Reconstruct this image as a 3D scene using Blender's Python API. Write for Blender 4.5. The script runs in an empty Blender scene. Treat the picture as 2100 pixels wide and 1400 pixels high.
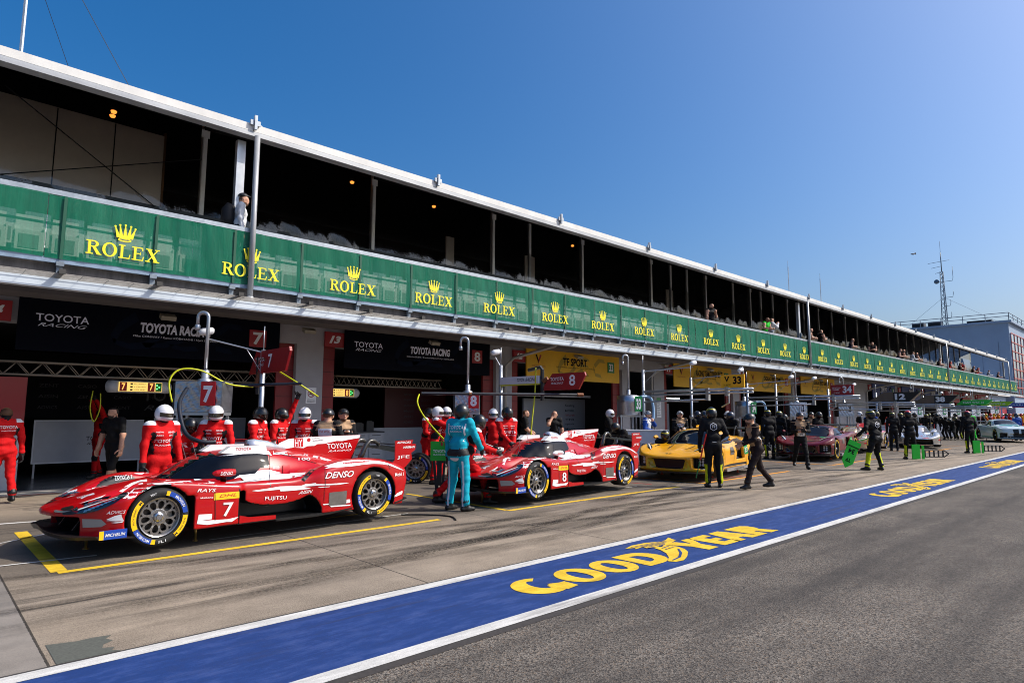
import bpy, math, random
import numpy as np
from mathutils import Vector, Matrix
from mathutils.bvhtree import BVHTree
from mathutils.geometry import delaunay_2d_cdt
random.seed(7); np.random.seed(7)
SC = bpy.context.scene
COL = SC.collection
R = math.radians
# ---------------------------------------------------------------- camera, sky, sun, exposure
cam = bpy.data.cameras.new('camera'); camo = bpy.data.objects.new('camera', cam); COL.objects.link(camo)
_F = Vector((0.6818, 0.7228, 0.1123)); _R = Vector((0.7275, -0.6861, -0.0001))
_yaw, _pi, _ro = R(46.669), R(6.450), R(0.205)
_F = Vector((math.cos(_pi)*math.cos(_yaw), math.cos(_pi)*math.sin(_yaw), math.sin(_pi)))
_R0 = Vector((math.sin(_yaw), -math.cos(_yaw), 0)); _U0 = _R0.cross(_F)
_R = _R0*math.cos(_ro) + _U0*math.sin(_ro); _U = _U0*math.cos(_ro) - _R0*math.sin(_ro)
M = Matrix((( _R.x, _U.x, -_F.x, 0), (_R.y, _U.y, -_F.y, 0), (_R.z, _U.z, -_F.z, 1.68), (0, 0, 0, 1)))
camo.matrix_world = M
cam.sensor_width = 36; cam.sensor_fit = 'HORIZONTAL'; cam.lens = 1297.19/2100*36; cam.clip_start = .05; cam.clip_end = 6000
SC.camera = camo
SUN_AZ = math.atan2(-0.686, 0.727); SUN_EL = R(44)
W = bpy.data.worlds.new('World'); SC.world = W; W.use_nodes = True
nt = W.node_tree; bg = nt.nodes['Background']
sky = nt.nodes.new('ShaderNodeTexSky'); sky.sky_type = 'NISHITA'; sky.sun_disc = False
sky.sun_elevation = SUN_EL; sky.sun_rotation = math.pi/2 - SUN_AZ
sky.altitude = 0; sky.air_density = 1.0; sky.dust_density = 4.3; sky.ozone_density = 5.0
hs = nt.nodes.new('ShaderNodeHueSaturation'); hs.inputs['Saturation'].default_value = 1.4
nt.links.new(sky.outputs[0], hs.inputs['Color']); nt.links.new(hs.outputs[0], bg.inputs[0]); bg.inputs[1].default_value = 0.125
sl = bpy.data.lights.new('sun', 'SUN'); sl.energy = 3.4; sl.angle = R(0.5); sl.color = (1, .93, .82)
so = bpy.data.objects.new('sun', sl); COL.objects.link(so)
_sd = Vector((math.cos(SUN_EL)*math.cos(SUN_AZ), math.cos(SUN_EL)*math.sin(SUN_AZ), math.sin(SUN_EL)))
so.rotation_euler = _sd.to_track_quat('Z', 'Y').to_euler(); so.location = (40, -40, 60)
vs = SC.view_settings; vs.view_transform = 'Standard'; vs.look = 'None'; vs.gamma = 1; vs.exposure = 0.42; vs.use_curve_mapping = False
SC.cycles.max_bounces = 8; SC.cycles.transparent_max_bounces = 16; SC.cycles.use_denoising = True; SC.cycles.filter_width = 1.0

# ---------------------------------------------------------------- helpers
def lin(c):
    return tuple(((v/255)/12.92 if v/255 <= .04045 else ((v/255+.055)/1.055)**2.4) for v in c)
MATS = {}
def mat(name, col, rough=.55, metal=0., var=0, vs_=6., bump=0, bs=40., coat=0, spec=.5, emis=0, alpha=1, stretch=None):
    if name in MATS: return MATS[name]
    m = bpy.data.materials.new(name); m.use_nodes = True; t = m.node_tree; b = t.nodes['Principled BSDF']
    c = (*lin(col), 1)
    b.inputs['Base Color'].default_value = c; b.inputs['Roughness'].default_value = rough; b.inputs['Metallic'].default_value = metal
    b.inputs['Coat Weight'].default_value = coat; b.inputs['Coat Roughness'].default_value = .04
    b.inputs['Specular IOR Level'].default_value = spec; b.inputs['Alpha'].default_value = alpha
    if emis: b.inputs['Emission Color'].default_value = c; b.inputs['Emission Strength'].default_value = emis
    if var or bump:
        tc = t.nodes.new('ShaderNodeTexCoord'); src = tc.outputs['Object']
        if stretch:
            mp = t.nodes.new('ShaderNodeMapping'); mp.inputs['Scale'].default_value = stretch
            t.links.new(src, mp.inputs[0]); src = mp.outputs[0]
    if var:
        n = t.nodes.new('ShaderNodeTexNoise'); n.inputs['Scale'].default_value = vs_; n.inputs['Detail'].default_value = 5; n.inputs['Roughness'].default_value = .65
        t.links.new(src, n.inputs['Vector'])
        mx = t.nodes.new('ShaderNodeMix'); mx.data_type = 'RGBA'
        mr = t.nodes.new('ShaderNodeMapRange'); mr.inputs[1].default_value = .3; mr.inputs[2].default_value = .7
        t.links.new(n.outputs['Fac'], mr.inputs[0]); t.links.new(mr.outputs[0], mx.inputs[0])
        mx.inputs[6].default_value = tuple(v*(1-var) for v in c[:3])+(1,); mx.inputs[7].default_value = tuple(min(1, v*(1+var)) for v in c[:3])+(1,)
        t.links.new(mx.outputs[2], b.inputs['Base Color'])
        r2 = t.nodes.new('ShaderNodeMapRange'); r2.inputs[3].default_value = max(.02, rough-.1); r2.inputs[4].default_value = min(1, rough+.12)
        t.links.new(n.outputs['Fac'], r2.inputs[0]); t.links.new(r2.outputs[0], b.inputs['Roughness'])
    if bump:
        n2 = t.nodes.new('ShaderNodeTexNoise'); n2.inputs['Scale'].default_value = bs; n2.inputs['Detail'].default_value = 3
        t.links.new(src, n2.inputs['Vector'])
        bp = t.nodes.new('ShaderNodeBump'); bp.inputs['Strength'].default_value = bump; bp.inputs['Distance'].default_value = .02
        t.links.new(n2.outputs['Fac'], bp.inputs['Height']); t.links.new(bp.outputs[0], b.inputs['Normal'])
    MATS[name] = m
    return m

def mesh_obj(name, me, parent=None):
    o = bpy.data.objects.new(name, me); COL.objects.link(o)
    if parent is not None: o.parent = parent
    return o
def tag(o, label=None, cat=None, group=None, kind=None):
    if label: o['label'] = label
    if cat: o['category'] = cat
    if group: o['group'] = group
    if kind: o['kind'] = kind
    return o
def thing(name, label, cat, loc=(0, 0, 0), rz=0, group=None):
    o = bpy.data.objects.new(name, None); COL.objects.link(o); o.empty_display_size = .1
    o.location = loc; o.rotation_euler = (0, 0, rz)
    return tag(o, label, cat, group)
def kids(o): return [c for c in bpy.data.objects if c.parent == o]
def dup(o, loc=None, rz=None, label=None, parent=None):
    c = o.copy(); COL.objects.link(c)
    if parent is not None: c.parent = parent
    if loc is not None: c.location = loc
    if rz is not None: c.rotation_euler = (0, 0, rz)
    if label: c['label'] = label
    for k in KIDS.get(o.name) or list(o.children): dup(k, parent=c)
    return c
KIDS = {}
class MB:
    def __init__(s): s.v = []; s.f = []; s.m = []; s.M = None
    def add(s, vs, fs, m=0):
        n = len(s.v)
        if s.M is not None: vs = [s.M @ Vector(p) for p in vs]
        s.v.extend([tuple(map(float, p)) for p in vs])
        s.f.extend([tuple(int(i)+n for i in f) for f in fs])
        if isinstance(m, int): s.m.extend([m]*len(fs))
        else: s.m.extend(m)
        return s
    def box(s, x0, x1, y0, y1, z0, z1, m=0):
        v = [(x, y, z) for x in (x0, x1) for y in (y0, y1) for z in (z0, z1)]
        f = [(0, 1, 3, 2), (4, 6, 7, 5), (0, 4, 5, 1), (2, 3, 7, 6), (0, 2, 6, 4), (1, 5, 7, 3)]
        return s.add(v, f, m)
    def beam(s, a, b, w, h=None, m=0, up=(0, 0, 1)):
        a, b = Vector(a), Vector(b); h = h or w
        d = (b-a).normalized(); u = Vector(up)
        if abs(d.dot(u)) > .98: u = Vector((0, 1, 0))
        x = d.cross(u).normalized(); y = x.cross(d).normalized()
        v = []
        for p in (a, b):
            for i, j in ((-1, -1), (1, -1), (1, 1), (-1, 1)): v.append(p + x*w/2*i + y*h/2*j)
        return s.add(v, [(3, 2, 1, 0), (4, 5, 6, 7), (0, 1, 5, 4), (1, 2, 6, 5), (2, 3, 7, 6), (3, 0, 4, 7)], m)
    def tube(s, pts, r, n=8, m=0, cap=True):
        pts = [Vector(p) for p in pts]; rs = r if isinstance(r, (list, tuple)) else [r]*len(pts)
        vs, fs = [], []; pu = None
        for i, p in enumerate(pts):
            d = (pts[min(i+1, len(pts)-1)] - pts[max(i-1, 0)]).normalized()
            if pu is None:
                u = Vector((0, 0, 1)) if abs(d.z) < .9 else Vector((1, 0, 0))
            else: u = pu
            x = d.cross(u).normalized(); y = x.cross(d).normalized(); pu = y
            for k in range(n):
                a = 2*math.pi*k/n; vs.append(p + (x*math.cos(a) + y*math.sin(a))*rs[i])
        for i in range(len(pts)-1):
            for k in range(n):
                k2 = (k+1) % n; fs.append((i*n+k, i*n+k2, (i+1)*n+k2, (i+1)*n+k))
        if cap: fs.append(tuple(range(n-1, -1, -1))); fs.append(tuple((len(pts)-1)*n+k for k in range(n)))
        return s.add(vs, fs, m)
    def lathe(s, prof, n=32, m=0, axis='z', c=(0, 0, 0), close=False):
        vs, fs = [], []
        for r, h in prof:
            for k in range(n):
                a = 2*math.pi*k/n
                p = (r*math.cos(a), r*math.sin(a), h) if axis == 'z' else ((r*math.cos(a), h, r*math.sin(a)) if axis == 'y' else (h, r*math.cos(a), r*math.sin(a)))
                vs.append((p[0]+c[0], p[1]+c[1], p[2]+c[2]))
        L = len(prof)
        for i in range(L if close else L-1):
            j = (i+1) % L
            for k in range(n):
                k2 = (k+1) % n; fs.append((i*n+k, i*n+k2, j*n+k2, j*n+k))
        ms = m if isinstance(m, int) else [m[i] for i in range(L if close else L-1) for k in range(n)]
        return s.add(vs, fs, ms)
    def prism(s, poly, O, U, V, th, m=0):
        O, U, V = Vector(O), Vector(U), Vector(V); N = U.cross(V).normalized(); n = len(poly)
        vs = [O+U*p[0]+V*p[1] for p in poly]; vs += [q - N*th for q in vs]
        fs = [tuple(range(n)), tuple(range(2*n-1, n-1, -1))]
        for i in range(n): j = (i+1) % n; fs.append((i, i+n, j+n, j))
        return s.add(vs, fs, m)
    def flat(s, pts2, faces, O, U, V, off=0, m=0):
        O, U, V = Vector(O), Vector(U), Vector(V); N = U.cross(V).normalized()
        return s.add([O+U*p[0]+V*p[1]+N*off for p in pts2], faces, m)
    def text(s, txt, O, U, V, w, h, m=0, off=.004, bold=0., shear=0., align=0):
        """planar text stretched to the box w x h whose lower left corner is O"""
        p, f = text2d(txt, bold, shear)
        q = [(x*w, y*h) for x, y in p]
        return s.flat(q, f, O, U, V, off, m)
    def build(s, name, mats, parent=None, smooth=False, auto=None):
        me = bpy.data.meshes.new(name); me.from_pydata(s.v, [], s.f)
        mats = mats if isinstance(mats, (list, tuple)) else [mats]
        for m in mats: me.materials.append(m)
        if len(mats) > 1: me.polygons.foreach_set('material_index', s.m)
        if smooth: me.polygons.foreach_set('use_smooth', [True]*len(s.f))
        if auto: me.set_sharp_from_angle(angle=R(auto))
        me.update(); return mesh_obj(name, me, parent)
_TX = {}
def text2d(txt, bold=0., shear=0.):
    k = (txt, bold, shear)
    if k not in _TX:
        cu = bpy.data.curves.new('lettering', 'FONT'); cu.body = txt; cu.offset = bold; cu.shear = shear; cu.resolution_u = 3
        ob = bpy.data.objects.new('lettering', cu); COL.objects.link(ob)
        dg = bpy.context.evaluated_depsgraph_get(); me = bpy.data.meshes.new_from_object(ob.evaluated_get(dg))
        v = np.array([x.co[:2] for x in me.vertices]); f = [tuple(p.vertices) for p in me.polygons]
        bpy.data.objects.remove(ob); bpy.data.curves.remove(cu); bpy.data.meshes.remove(me)
        v -= v.min(0); v /= np.maximum(v.max(0), 1e-6)
        # make sure faces look towards +N
        g = []
        for p in f:
            a = sum(v[p[i]][0]*v[p[(i+1) % len(p)]][1]-v[p[(i+1) % len(p)]][0]*v[p[i]][1] for i in range(len(p)))
            g.append(p if a > 0 else p[::-1])
        _TX[k] = (v, g)
    return _TX[k]
def ring_poly(cx, cy, rx, ry, n=24, p=2.0):
    return [(cx+rx*math.copysign(abs(math.cos(t))**(2/p), math.cos(t)), cy+ry*math.copysign(abs(math.sin(t))**(2/p), math.sin(t))) for t in [2*math.pi*i/n for i in range(n)]]
def ring_faces(outer, inner):
    n = len(outer); return list(outer)+list(inner), [(i, (i+1) % n, n+(i+1) % n, n+i) for i in range(n)]
def glyphs(parts):
    """list of (pts, faces) -> layered so that overlapping pieces never share a plane"""
    return parts
def in_poly(x, y, P_):
    c = False
    for i in range(len(P_)):
        (x0, y0), (x1, y1) = P_[i], P_[i-1]
        if (y0 > y) != (y1 > y) and x < (x1-x0)*(y-y0)/(y1-y0)+x0: c = not c
    return c
def tri2d(poly, step=0.0, holes=()):
    """triangulate a polygon (optionally with a grid of inner points)"""
    pts = [Vector(p) for p in poly]; n = len(pts); edges = [(i, (i+1) % n) for i in range(n)]
    for h in holes:
        k = len(pts); pts += [Vector(p) for p in h]; edges += [(k+i, k+(i+1) % len(h)) for i in range(len(h))]
    if step:
        P = np.array(poly); lo, hi = P.min(0), P.max(0)
        # refine edges
        pp, ee = [], []
        for a, b in edges:
            A, B = pts[a], pts[b]; c = max(1, int((B-A).length/step)); k = len(pp)
            for i in range(c): pp.append(A.lerp(B, i/c))
            ee.append((k, c))
        pts2 = []; edges2 = []; loops = [n]+[len(h) for h in holes]; idx = 0; e = 0
        for L in loops:
            st = len(pts2)
            for q in range(L):
                k, c = ee[e]; e += 1; pts2 += pp[k:k+c]
            m_ = len(pts2)-st; edges2 += [(st+i, st+(i+1) % m_) for i in range(m_)]
        for x in np.arange(lo[0]+step/2, hi[0], step):
            for y in np.arange(lo[1]+step/2, hi[1], step): pts2.append(Vector((x, y)))
        pts, edges = pts2, edges2
    r = delaunay_2d_cdt(pts, edges, [], 1, 1e-6)
    v = [(p.x, p.y) for p in r[0]]; f = []
    for t in r[2]:
        if holes and any(in_poly(sum(v[i][0] for i in t)/len(t), sum(v[i][1] for i in t)/len(t), h) for h in holes): continue
        a = sum(v[t[i]][0]*v[t[(i+1) % len(t)]][1]-v[t[(i+1) % len(t)]][0]*v[t[i]][1] for i in range(len(t)))
        f.append(tuple(t) if a > 0 else tuple(t)[::-1])
    return v, f
# ---- implicit surfaces -> mesh (surface nets)
def surfnet(f, lo, hi, h):
    ax = [np.arange(lo[i], hi[i]+h, h, dtype=np.float32) for i in range(3)]
    X, Y, Z = np.meshgrid(*ax, indexing='ij'); V = f(X, Y, Z).astype(np.float32); del X, Y, Z
    ins = V < 0; nx, ny, nz = [len(a)-1 for a in ax]
    sl = lambda A, i, j, k: A[i:i+nx, j:j+ny, k:k+nz]
    cnt = np.zeros((nx, ny, nz), np.int8)
    for i in (0, 1):
        for j in (0, 1):
            for k in (0, 1): cnt += sl(ins, i, j, k)
    act = (cnt > 0) & (cnt < 8); I = np.argwhere(act); idx = -np.ones((nx, ny, nz), np.int64); idx[act] = np.arange(len(I))
    P = np.zeros((len(I), 3)); C = np.zeros(len(I))
    cr = {(i, j, k): V[I[:, 0]+i, I[:, 1]+j, I[:, 2]+k] for i in (0, 1) for j in (0, 1) for k in (0, 1)}
    for a in cr:
        for d in range(3):
            if a[d] == 0:
                b = list(a); b[d] = 1; b = tuple(b); va, vb = cr[a], cr[b]; m = (va < 0) != (vb < 0)
                den = np.where(m, va-vb, 1); t = np.where(m, va/den, 0)
                q = np.tile(np.array(a, float), (len(I), 1)); q[:, d] += t
                P[m] += q[m]; C[m] += 1
    P = (P/C[:, None] + I)*h + np.array([a[0] for a in ax])
    Q = []
    for d in range(3):
        s0 = [slice(1, None)]*3; s1 = [slice(1, None)]*3; s0[d] = slice(0, -1); s1[d] = slice(1, None)
        # edges along d, interior in other axes
        a = ins[tuple(slice(0, n_) if i == d else slice(1, n_) for i, n_ in enumerate((nx, ny, nz)))]
        b = ins[tuple(slice(1, n_+1) if i == d else slice(1, n_) for i, n_ in enumerate((nx, ny, nz)))]
        for flip, mk in ((0, a & ~b), (1, ~a & b)):
            E = np.argwhere(mk)
            for i in range(3):
                if i != d: E[:, i] += 1
            u, w = [(1, 2), (2, 0), (0, 1)][d]
            def g(du, dw):
                F = E.copy(); F[:, u] -= du; F[:, w] -= dw; return idx[F[:, 0], F[:, 1], F[:, 2]]
            q = np.stack([g(1, 1), g(0, 1), g(0, 0), g(1, 0)], 1)
            Q.append(q[:, ::-1] if flip else q)
    return P, np.concatenate(Q)
def np_mesh(name, V, Q, mats, mi=None, smooth=True, parent=None):
    me = bpy.data.meshes.new(name); me.from_pydata(np.asarray(V).tolist(), [], Q if isinstance(Q, list) else Q.tolist())
    for m in mats: me.materials.append(m)
    if mi is not None: me.polygons.foreach_set('material_index', np.asarray(mi, np.int32))
    if smooth: me.polygons.foreach_set('use_smooth', [True]*len(me.polygons))
    me.update(); return mesh_obj(name, me, parent)
def smin(a, b, k):
    h = np.clip(.5+.5*(b-a)/k, 0, 1); return b+(a-b)*h - k*h*(1-h)
def smax(a, b, k): return -smin(-a, -b, k)
def pchip(xs, ys, x):
    xs, ys = np.asarray(xs, float), np.asarray(ys, float); h = np.diff(xs); d = np.diff(ys)/h
    m = np.zeros(len(xs)); m[0], m[-1] = d[0], d[-1]
    for i in range(1, len(xs)-1):
        if d[i-1]*d[i] > 0:
            w1, w2 = 2*h[i]+h[i-1], h[i]+2*h[i-1]; m[i] = (w1+w2)/(w1/d[i-1]+w2/d[i])
    x = np.asarray(x, float); xc = np.clip(x, xs[0], xs[-1]); i = np.clip(np.searchsorted(xs, xc)-1, 0, len(xs)-2)
    t = (xc-xs[i])/h[i]; t2, t3 = t*t, t*t*t
    return (2*t3-3*t2+1)*ys[i]+(t3-2*t2+t)*h[i]*m[i]+(-2*t3+3*t2)*ys[i+1]+(t3-t2)*h[i]*m[i+1]
# ================================================================ the ground
def nodes(name):
    m = bpy.data.materials.new(name); m.use_nodes = True; t = m.node_tree
    return m, t, t.nodes['Principled BSDF']
class NG:
    """tiny node-graph writer"""
    def __init__(s, t): s.t = t; s.L = t.links
    def n(s, kind, **kw):
        x = s.t.nodes.new(kind)
        for k, v in kw.items():
            if k.startswith('i'): x.inputs[int(k[1:])].default_value = v
            else: setattr(x, k, v)
        return x
    def pos(s): return s.n('ShaderNodeTexCoord').outputs['Object']
    def map(s, src, sc, loc=(0, 0, 0), rot=(0, 0, 0)):
        m = s.n('ShaderNodeMapping'); m.inputs['Scale'].default_value = sc; m.inputs['Location'].default_value = loc; m.inputs['Rotation'].default_value = rot
        s.L.new(src, m.inputs[0]); return m.outputs[0]
    def noise(s, src, sc, det=4, rough=.6, dist=0.):
        m = s.n('ShaderNodeTexNoise'); m.inputs['Scale'].default_value = sc; m.inputs['Detail'].default_value = det; m.inputs['Roughness'].default_value = rough; m.inputs['Distortion'].default_value = dist
        s.L.new(src, m.inputs['Vector']); return m.outputs['Fac']
    def rng(s, src, a, b, c=0., d=1.):
        m = s.n('ShaderNodeMapRange'); s.L.new(src, m.inputs[0])
        for i, v in ((1, a), (2, b), (3, c), (4, d)): m.inputs[i].default_value = v
        return m.outputs[0]
    def mix(s, fac, a, b, mode='MIX'):
        m = s.n('ShaderNodeMix', data_type='RGBA', blend_type=mode)
        if isinstance(fac, (int, float)): m.inputs[0].default_value = fac
        else: s.L.new(fac, m.inputs[0])
        for i, v in ((6, a), (7, b)):
            if isinstance(v, tuple): m.inputs[i].default_value = (*v, 1) if len(v) == 3 else v
            else: s.L.new(v, m.inputs[i])
        return m.outputs[2]
    def math(s, op, a, b=0., c=0.):
        m = s.n('ShaderNodeMath', operation=op)
        for i, v in enumerate((a, b, c)):
            if isinstance(v, (int, float)): m.inputs[i].default_value = v
            else: s.L.new(v, m.inputs[i])
        return m.outputs[0]
    def sep(s, src):
        m = s.n('ShaderNodeSeparateXYZ'); s.L.new(src, m.inputs[0]); return m.outputs
def asphalt():
    m, t, b = nodes('pit_lane_asphalt'); g = NG(t); p = g.pos(); s = g.sep(p)
    v = g.n('ShaderNodeTexVoronoi'); v.inputs['Scale'].default_value = 96; g.L.new(p, v.inputs['Vector'])
    c3 = g.sep(v.outputs['Color']); stone = c3[0]
    fine = g.noise(p, 60, 3, .7); big = g.noise(p, .35, 4, .6); mid = g.noise(g.map(p, (.4, 1.6, 1)), 1.1, 5, .65)
    a = g.mix(g.rng(stone, .1, .95), lin((44, 42, 41)), lin((146, 138, 128)))
    a = g.mix(g.rng(c3[1], .75, 1., 0, .55), a, lin((150, 124, 98)))
    a = g.mix(g.rng(fine, .40, .72, 0, .8), a, lin((70, 66, 62)))
    a = g.mix(g.rng(big, .40, .62, 0, .6), a, lin((64, 60, 57)))
    a = g.mix(g.rng(mid, .45, .68, 0, .65), a, lin((56, 53, 51)))
    # faint driven lines and a paving joint
    drive = g.noise(g.map(p, (.03, 1.1, 1)), 1.0, 3, .6)
    a = g.mix(g.rng(drive, .50, .62, 0, .42), a, lin((52, 50, 49)))
    a = g.mix(g.math('MULTIPLY', g.math('LESS_THAN', g.math('ABSOLUTE', g.math('ADD', s[1], g.math('MULTIPLY_ADD', fine, .02, 2.1))), .012), .6), a, lin((40, 38, 37)))
    cr = g.n('ShaderNodeTexVoronoi'); cr.feature = 'DISTANCE_TO_EDGE'; cr.inputs['Scale'].default_value = .45
    g.L.new(g.map(p, (.5, 1.2, 1)), cr.inputs['Vector'])
    g.L.new(a, b.inputs['Base Color']); b.inputs['Roughness'].default_value = .92; b.inputs['Specular IOR Level'].default_value = .25
    bp = g.n('ShaderNodeBump'); bp.inputs['Strength'].default_value = .6; bp.inputs['Distance'].default_value = .006
    g.L.new(v.outputs['Distance'], bp.inputs['Height']); g.L.new(bp.outputs[0], b.inputs['Normal'])
    return m
def concrete():
    m, t, b = nodes('apron_concrete'); g = NG(t); p = g.pos(); s = g.sep(p)
    grit = g.noise(p, 95, 2, .8); fine = g.noise(p, 40, 4, .75); mid = g.noise(p, 1.7, 6, .68); big = g.noise(p, .4, 3, .5)
    a = g.mix(g.rng(mid, .3, .7), lin((142, 128, 111)), lin((172, 157, 138)))
    a = g.mix(g.rng(big, .38, .66, 0, .5), a, lin((128, 119, 108)))
    a = g.mix(g.rng(fine, .45, .75, 0, .5), a, lin((96, 86, 76)))
    a = g.mix(g.rng(grit, .56, .68, 0, .7), a, lin((66, 58, 52)))
    a = g.mix(g.rng(grit, .40, .30, 0, .45), a, lin((184, 170, 152)))
    gravel = g.math('MULTIPLY', g.rng(g.math('ADD', s[1], g.math('MULTIPLY', mid, 1.2)), 6.5, 5.7), g.rng(grit, .47, .56))
    a = g.mix(g.math('MULTIPLY', gravel, .7), a, lin((70, 64, 56)))
    # rubber: thin broken streaks along the lane, a few crossing it where cars swing in and out
    def streak(rot, sx, sy, lo, hi, off, patch):
        n = g.noise(g.map(p, (sx, sy, 1), off, (0, 0, R(rot))), 1.0, 9, .78)
        k = g.noise(g.map(p, (.18, .55, 1), off, (0, 0, R(rot))), 1.0, 3, .55)
        return g.math('MULTIPLY', g.rng(n, lo, hi), g.rng(k, patch, patch+.16))
    rub = streak(1, .30, 6.5, .52, .60, (0, 0, 0), .46)
    for q in ((-5, .25, 6., .52, .59, (5, 3, 0), .50), (7, .25, 6., .52, .59, (9, 1, 0), .50), (-13, .2, 8., .54, .60, (2, 8, 0), .52), (16, .2, 9., .55, .61, (7, 5, 0), .54)):
        rub = g.math('MAXIMUM', rub, streak(*q))
    wob = g.math('ADD', s[1], g.math('MULTIPLY', g.math('SUBTRACT', g.noise(g.map(p, (.12, 0, 0)), 1.0, 2, .5), .5), 1.3))
    def lane(y0, w, k):
        return g.math('MULTIPLY', g.rng(g.math('ABSOLUTE', g.math('SUBTRACT', wob, y0)), w, w*.25), k)
    brk = g.math('MULTIPLY', g.rng(g.noise(g.map(p, (.5, 4.5, 1), (1, 1, 0), (0, 0, R(2))), 1.0, 8, .75), .36, .54), g.rng(fine, .30, .55, .4, 1))
    lanes = lane(7.75, .55, .95)
    for q in ((6.55, .22, .8), (6.95, .12, .6), (5.95, .16, .5), (7.2, .10, .7), (8.3, .3, .8)): lanes = g.math('MAXIMUM', lanes, lane(*q))
    lanes = g.math('MULTIPLY', g.math('MULTIPLY', lanes, brk), .72)
    band = g.rng(s[1], 5.3, 6.2)
    rub = g.math('MULTIPLY', g.math('MAXIMUM', rub, lanes), g.math('MULTIPLY_ADD', band, .7, .3))
    rub = g.math('MULTIPLY', rub, g.rng(grit, .30, .52, .5, 1))
    a = g.mix(g.math('MULTIPLY', rub, .88), a, lin((42, 39, 37)))
    inbox = g.math('MULTIPLY', g.rng(g.math('ADD', s[1], g.math('MULTIPLY', mid, .7)), 8.35, 9.0), g.rng(s[1], 13.6, 12.4))
    a = g.mix(g.math('MULTIPLY', inbox, g.math('MULTIPLY', g.rng(mid, .25, .7, .5, .92), g.rng(fine, .3, .6, .75, 1))), a, lin((66, 62, 59)))
    a = g.mix(g.rng(s[0], .80, .79, 0, .7), a, g.mix(g.rng(mid, .3, .7), lin((112, 108, 104)), lin((142, 137, 132))))
    fx = g.math('FRACT', g.math('DIVIDE', g.math('SUBTRACT', g.math('MULTIPLY_ADD', fine, .02, s[0]), .80), 3.08))
    j = g.math('MULTIPLY', g.math('LESS_THAN', fx, .0055), g.rng(fine, .2, .5, .6, 1))
    a = g.mix(g.math('MULTIPLY', j, .9), a, lin((40, 37, 34)))
    g.L.new(a, b.inputs['Base Color']); b.inputs['Specular IOR Level'].default_value = .3
    g.L.new(g.rng(rub, 0, 1, .9, .6), b.inputs['Roughness'])
    bp = g.n('ShaderNodeBump'); bp.inputs['Strength'].default_value = .4; bp.inputs['Distance'].default_value = .004
    g.L.new(grit, bp.inputs['Height']); g.L.new(bp.outputs[0], b.inputs['Normal'])
    return m
def paint(name, c, wear=.35, c2=(90, 86, 80)):
    m, t, b = nodes(name); g = NG(t); p = g.pos()
    f = g.noise(p, 120, 3, .75); w = g.noise(g.map(p, (.5, 1.5, 1)), 2.2, 6, .7); l = g.noise(g.map(p, (.3, 14, 1)), 1.4, 4, .7)
    a = g.mix(g.rng(w, .35, .7, 0, .35), lin(c), tuple(v*.72 for v in lin(c)))
    a = g.mix(g.rng(l, .45, .75, 0, .22), a, tuple(min(1, v*1.5+.02) for v in lin(c)))
    a = g.mix(g.math('MULTIPLY', g.rng(f, .54, .66), wear), a, lin(c2))
    bl = g.noise(g.map(p, (.8, 2.5, 1)), 3.0, 7, .75)
    a = g.mix(g.rng(bl, .46, .68, 0, .6), a, tuple(v*.6+.012 for v in lin(c)))
    a = g.mix(g.rng(bl, .52, .36, 0, .4), a, tuple(min(1, v*1.2+.06) for v in lin(c)))
    sc = g.noise(g.map(p, (.25, 5, 1), (3, 1, 0), (0, 0, R(4))), 1., 8, .75); pt = g.noise(g.map(p, (.3, .9, 1)), 1., 3, .5)
    a = g.mix(g.math('MULTIPLY', g.math('MULTIPLY', g.rng(sc, .52, .62), g.rng(pt, .42, .6)), .45), a, lin((58, 54, 52)))
    g.L.new(a, b.inputs['Base Color']); b.inputs['Roughness'].default_value = .7; b.inputs['Specular IOR Level'].default_value = .25
    bp = g.n('ShaderNodeBump'); bp.inputs['Strength'].default_value = .3; bp.inputs['Distance'].default_value = .004
    g.L.new(f, bp.inputs['Height']); g.L.new(bp.outputs[0], b.inputs['Normal'])
    return m
def sheet(name, x0, x1, y0, y1, z, m, nx=1):
    mb = MB()
    for i in range(nx):
        a, b_ = x0+(x1-x0)*i/nx, x0+(x1-x0)*(i+1)/nx
        mb.add([(a, y0, z), (b_, y0, z), (b_, y1, z), (a, y1, z)], [(0, 1, 2, 3)])
    return tag(mb.build(name, m), kind='structure')
M_white = paint('road_white', (205, 203, 198), .5); M_blue = paint('road_blue', (26, 58, 118), .45, (40, 50, 78)); M_yel = paint('road_yellow', (226, 186, 44), .35)
M_org = paint('road_orange', (226, 150, 40), .4); M_dark = mat('joint_dark', (58, 54, 52), .9, var=.3, vs_=30)
sheet('ground', -3000, 3000, -3000, 3000, -.02, mat('field_ground', (120, 116, 104), .9, var=.2, vs_=.05))
sheet('pit_lane', -60, 420, -14, 3.80, 0, asphalt())
sheet('apron', -60, 420, 3.80, 16.28, 0, concrete())
sheet('lane_edge_joint', -60, 420, 3.74, 3.83, .003, M_dark)
sheet('lane_edge_line', -60, 420, 3.83, 3.975, .006, M_white)
sheet('painted_strip', -60, 420, 3.975, 5.13, .004, M_blue)
sheet('lane_edge_line', -60, 420, 5.13, 5.275, .006, M_white)
sheet('lane_edge_joint', -60, 420, 5.272, 5.31, .003, M_dark)
# worn grey repair at the joint by the strip
mb = MB(); q = [(.84, 5.315), (1.22, 5.315), (1.17, 5.36), (1.20, 5.42), (1.13, 5.46), (1.15, 5.53), (1.22, 5.58), (1.19, 5.66), (1.24, 5.72), (1.12, 5.75), (1.02, 5.74), (.84, 5.80)]
mb.add([(x, y, .003) for x, y in q], [tuple(range(len(q)))]); tag(mb.build('ground_patch', mat('patch_grey', (84, 86, 79), .9, var=.25, vs_=40)), kind='structure')
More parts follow.
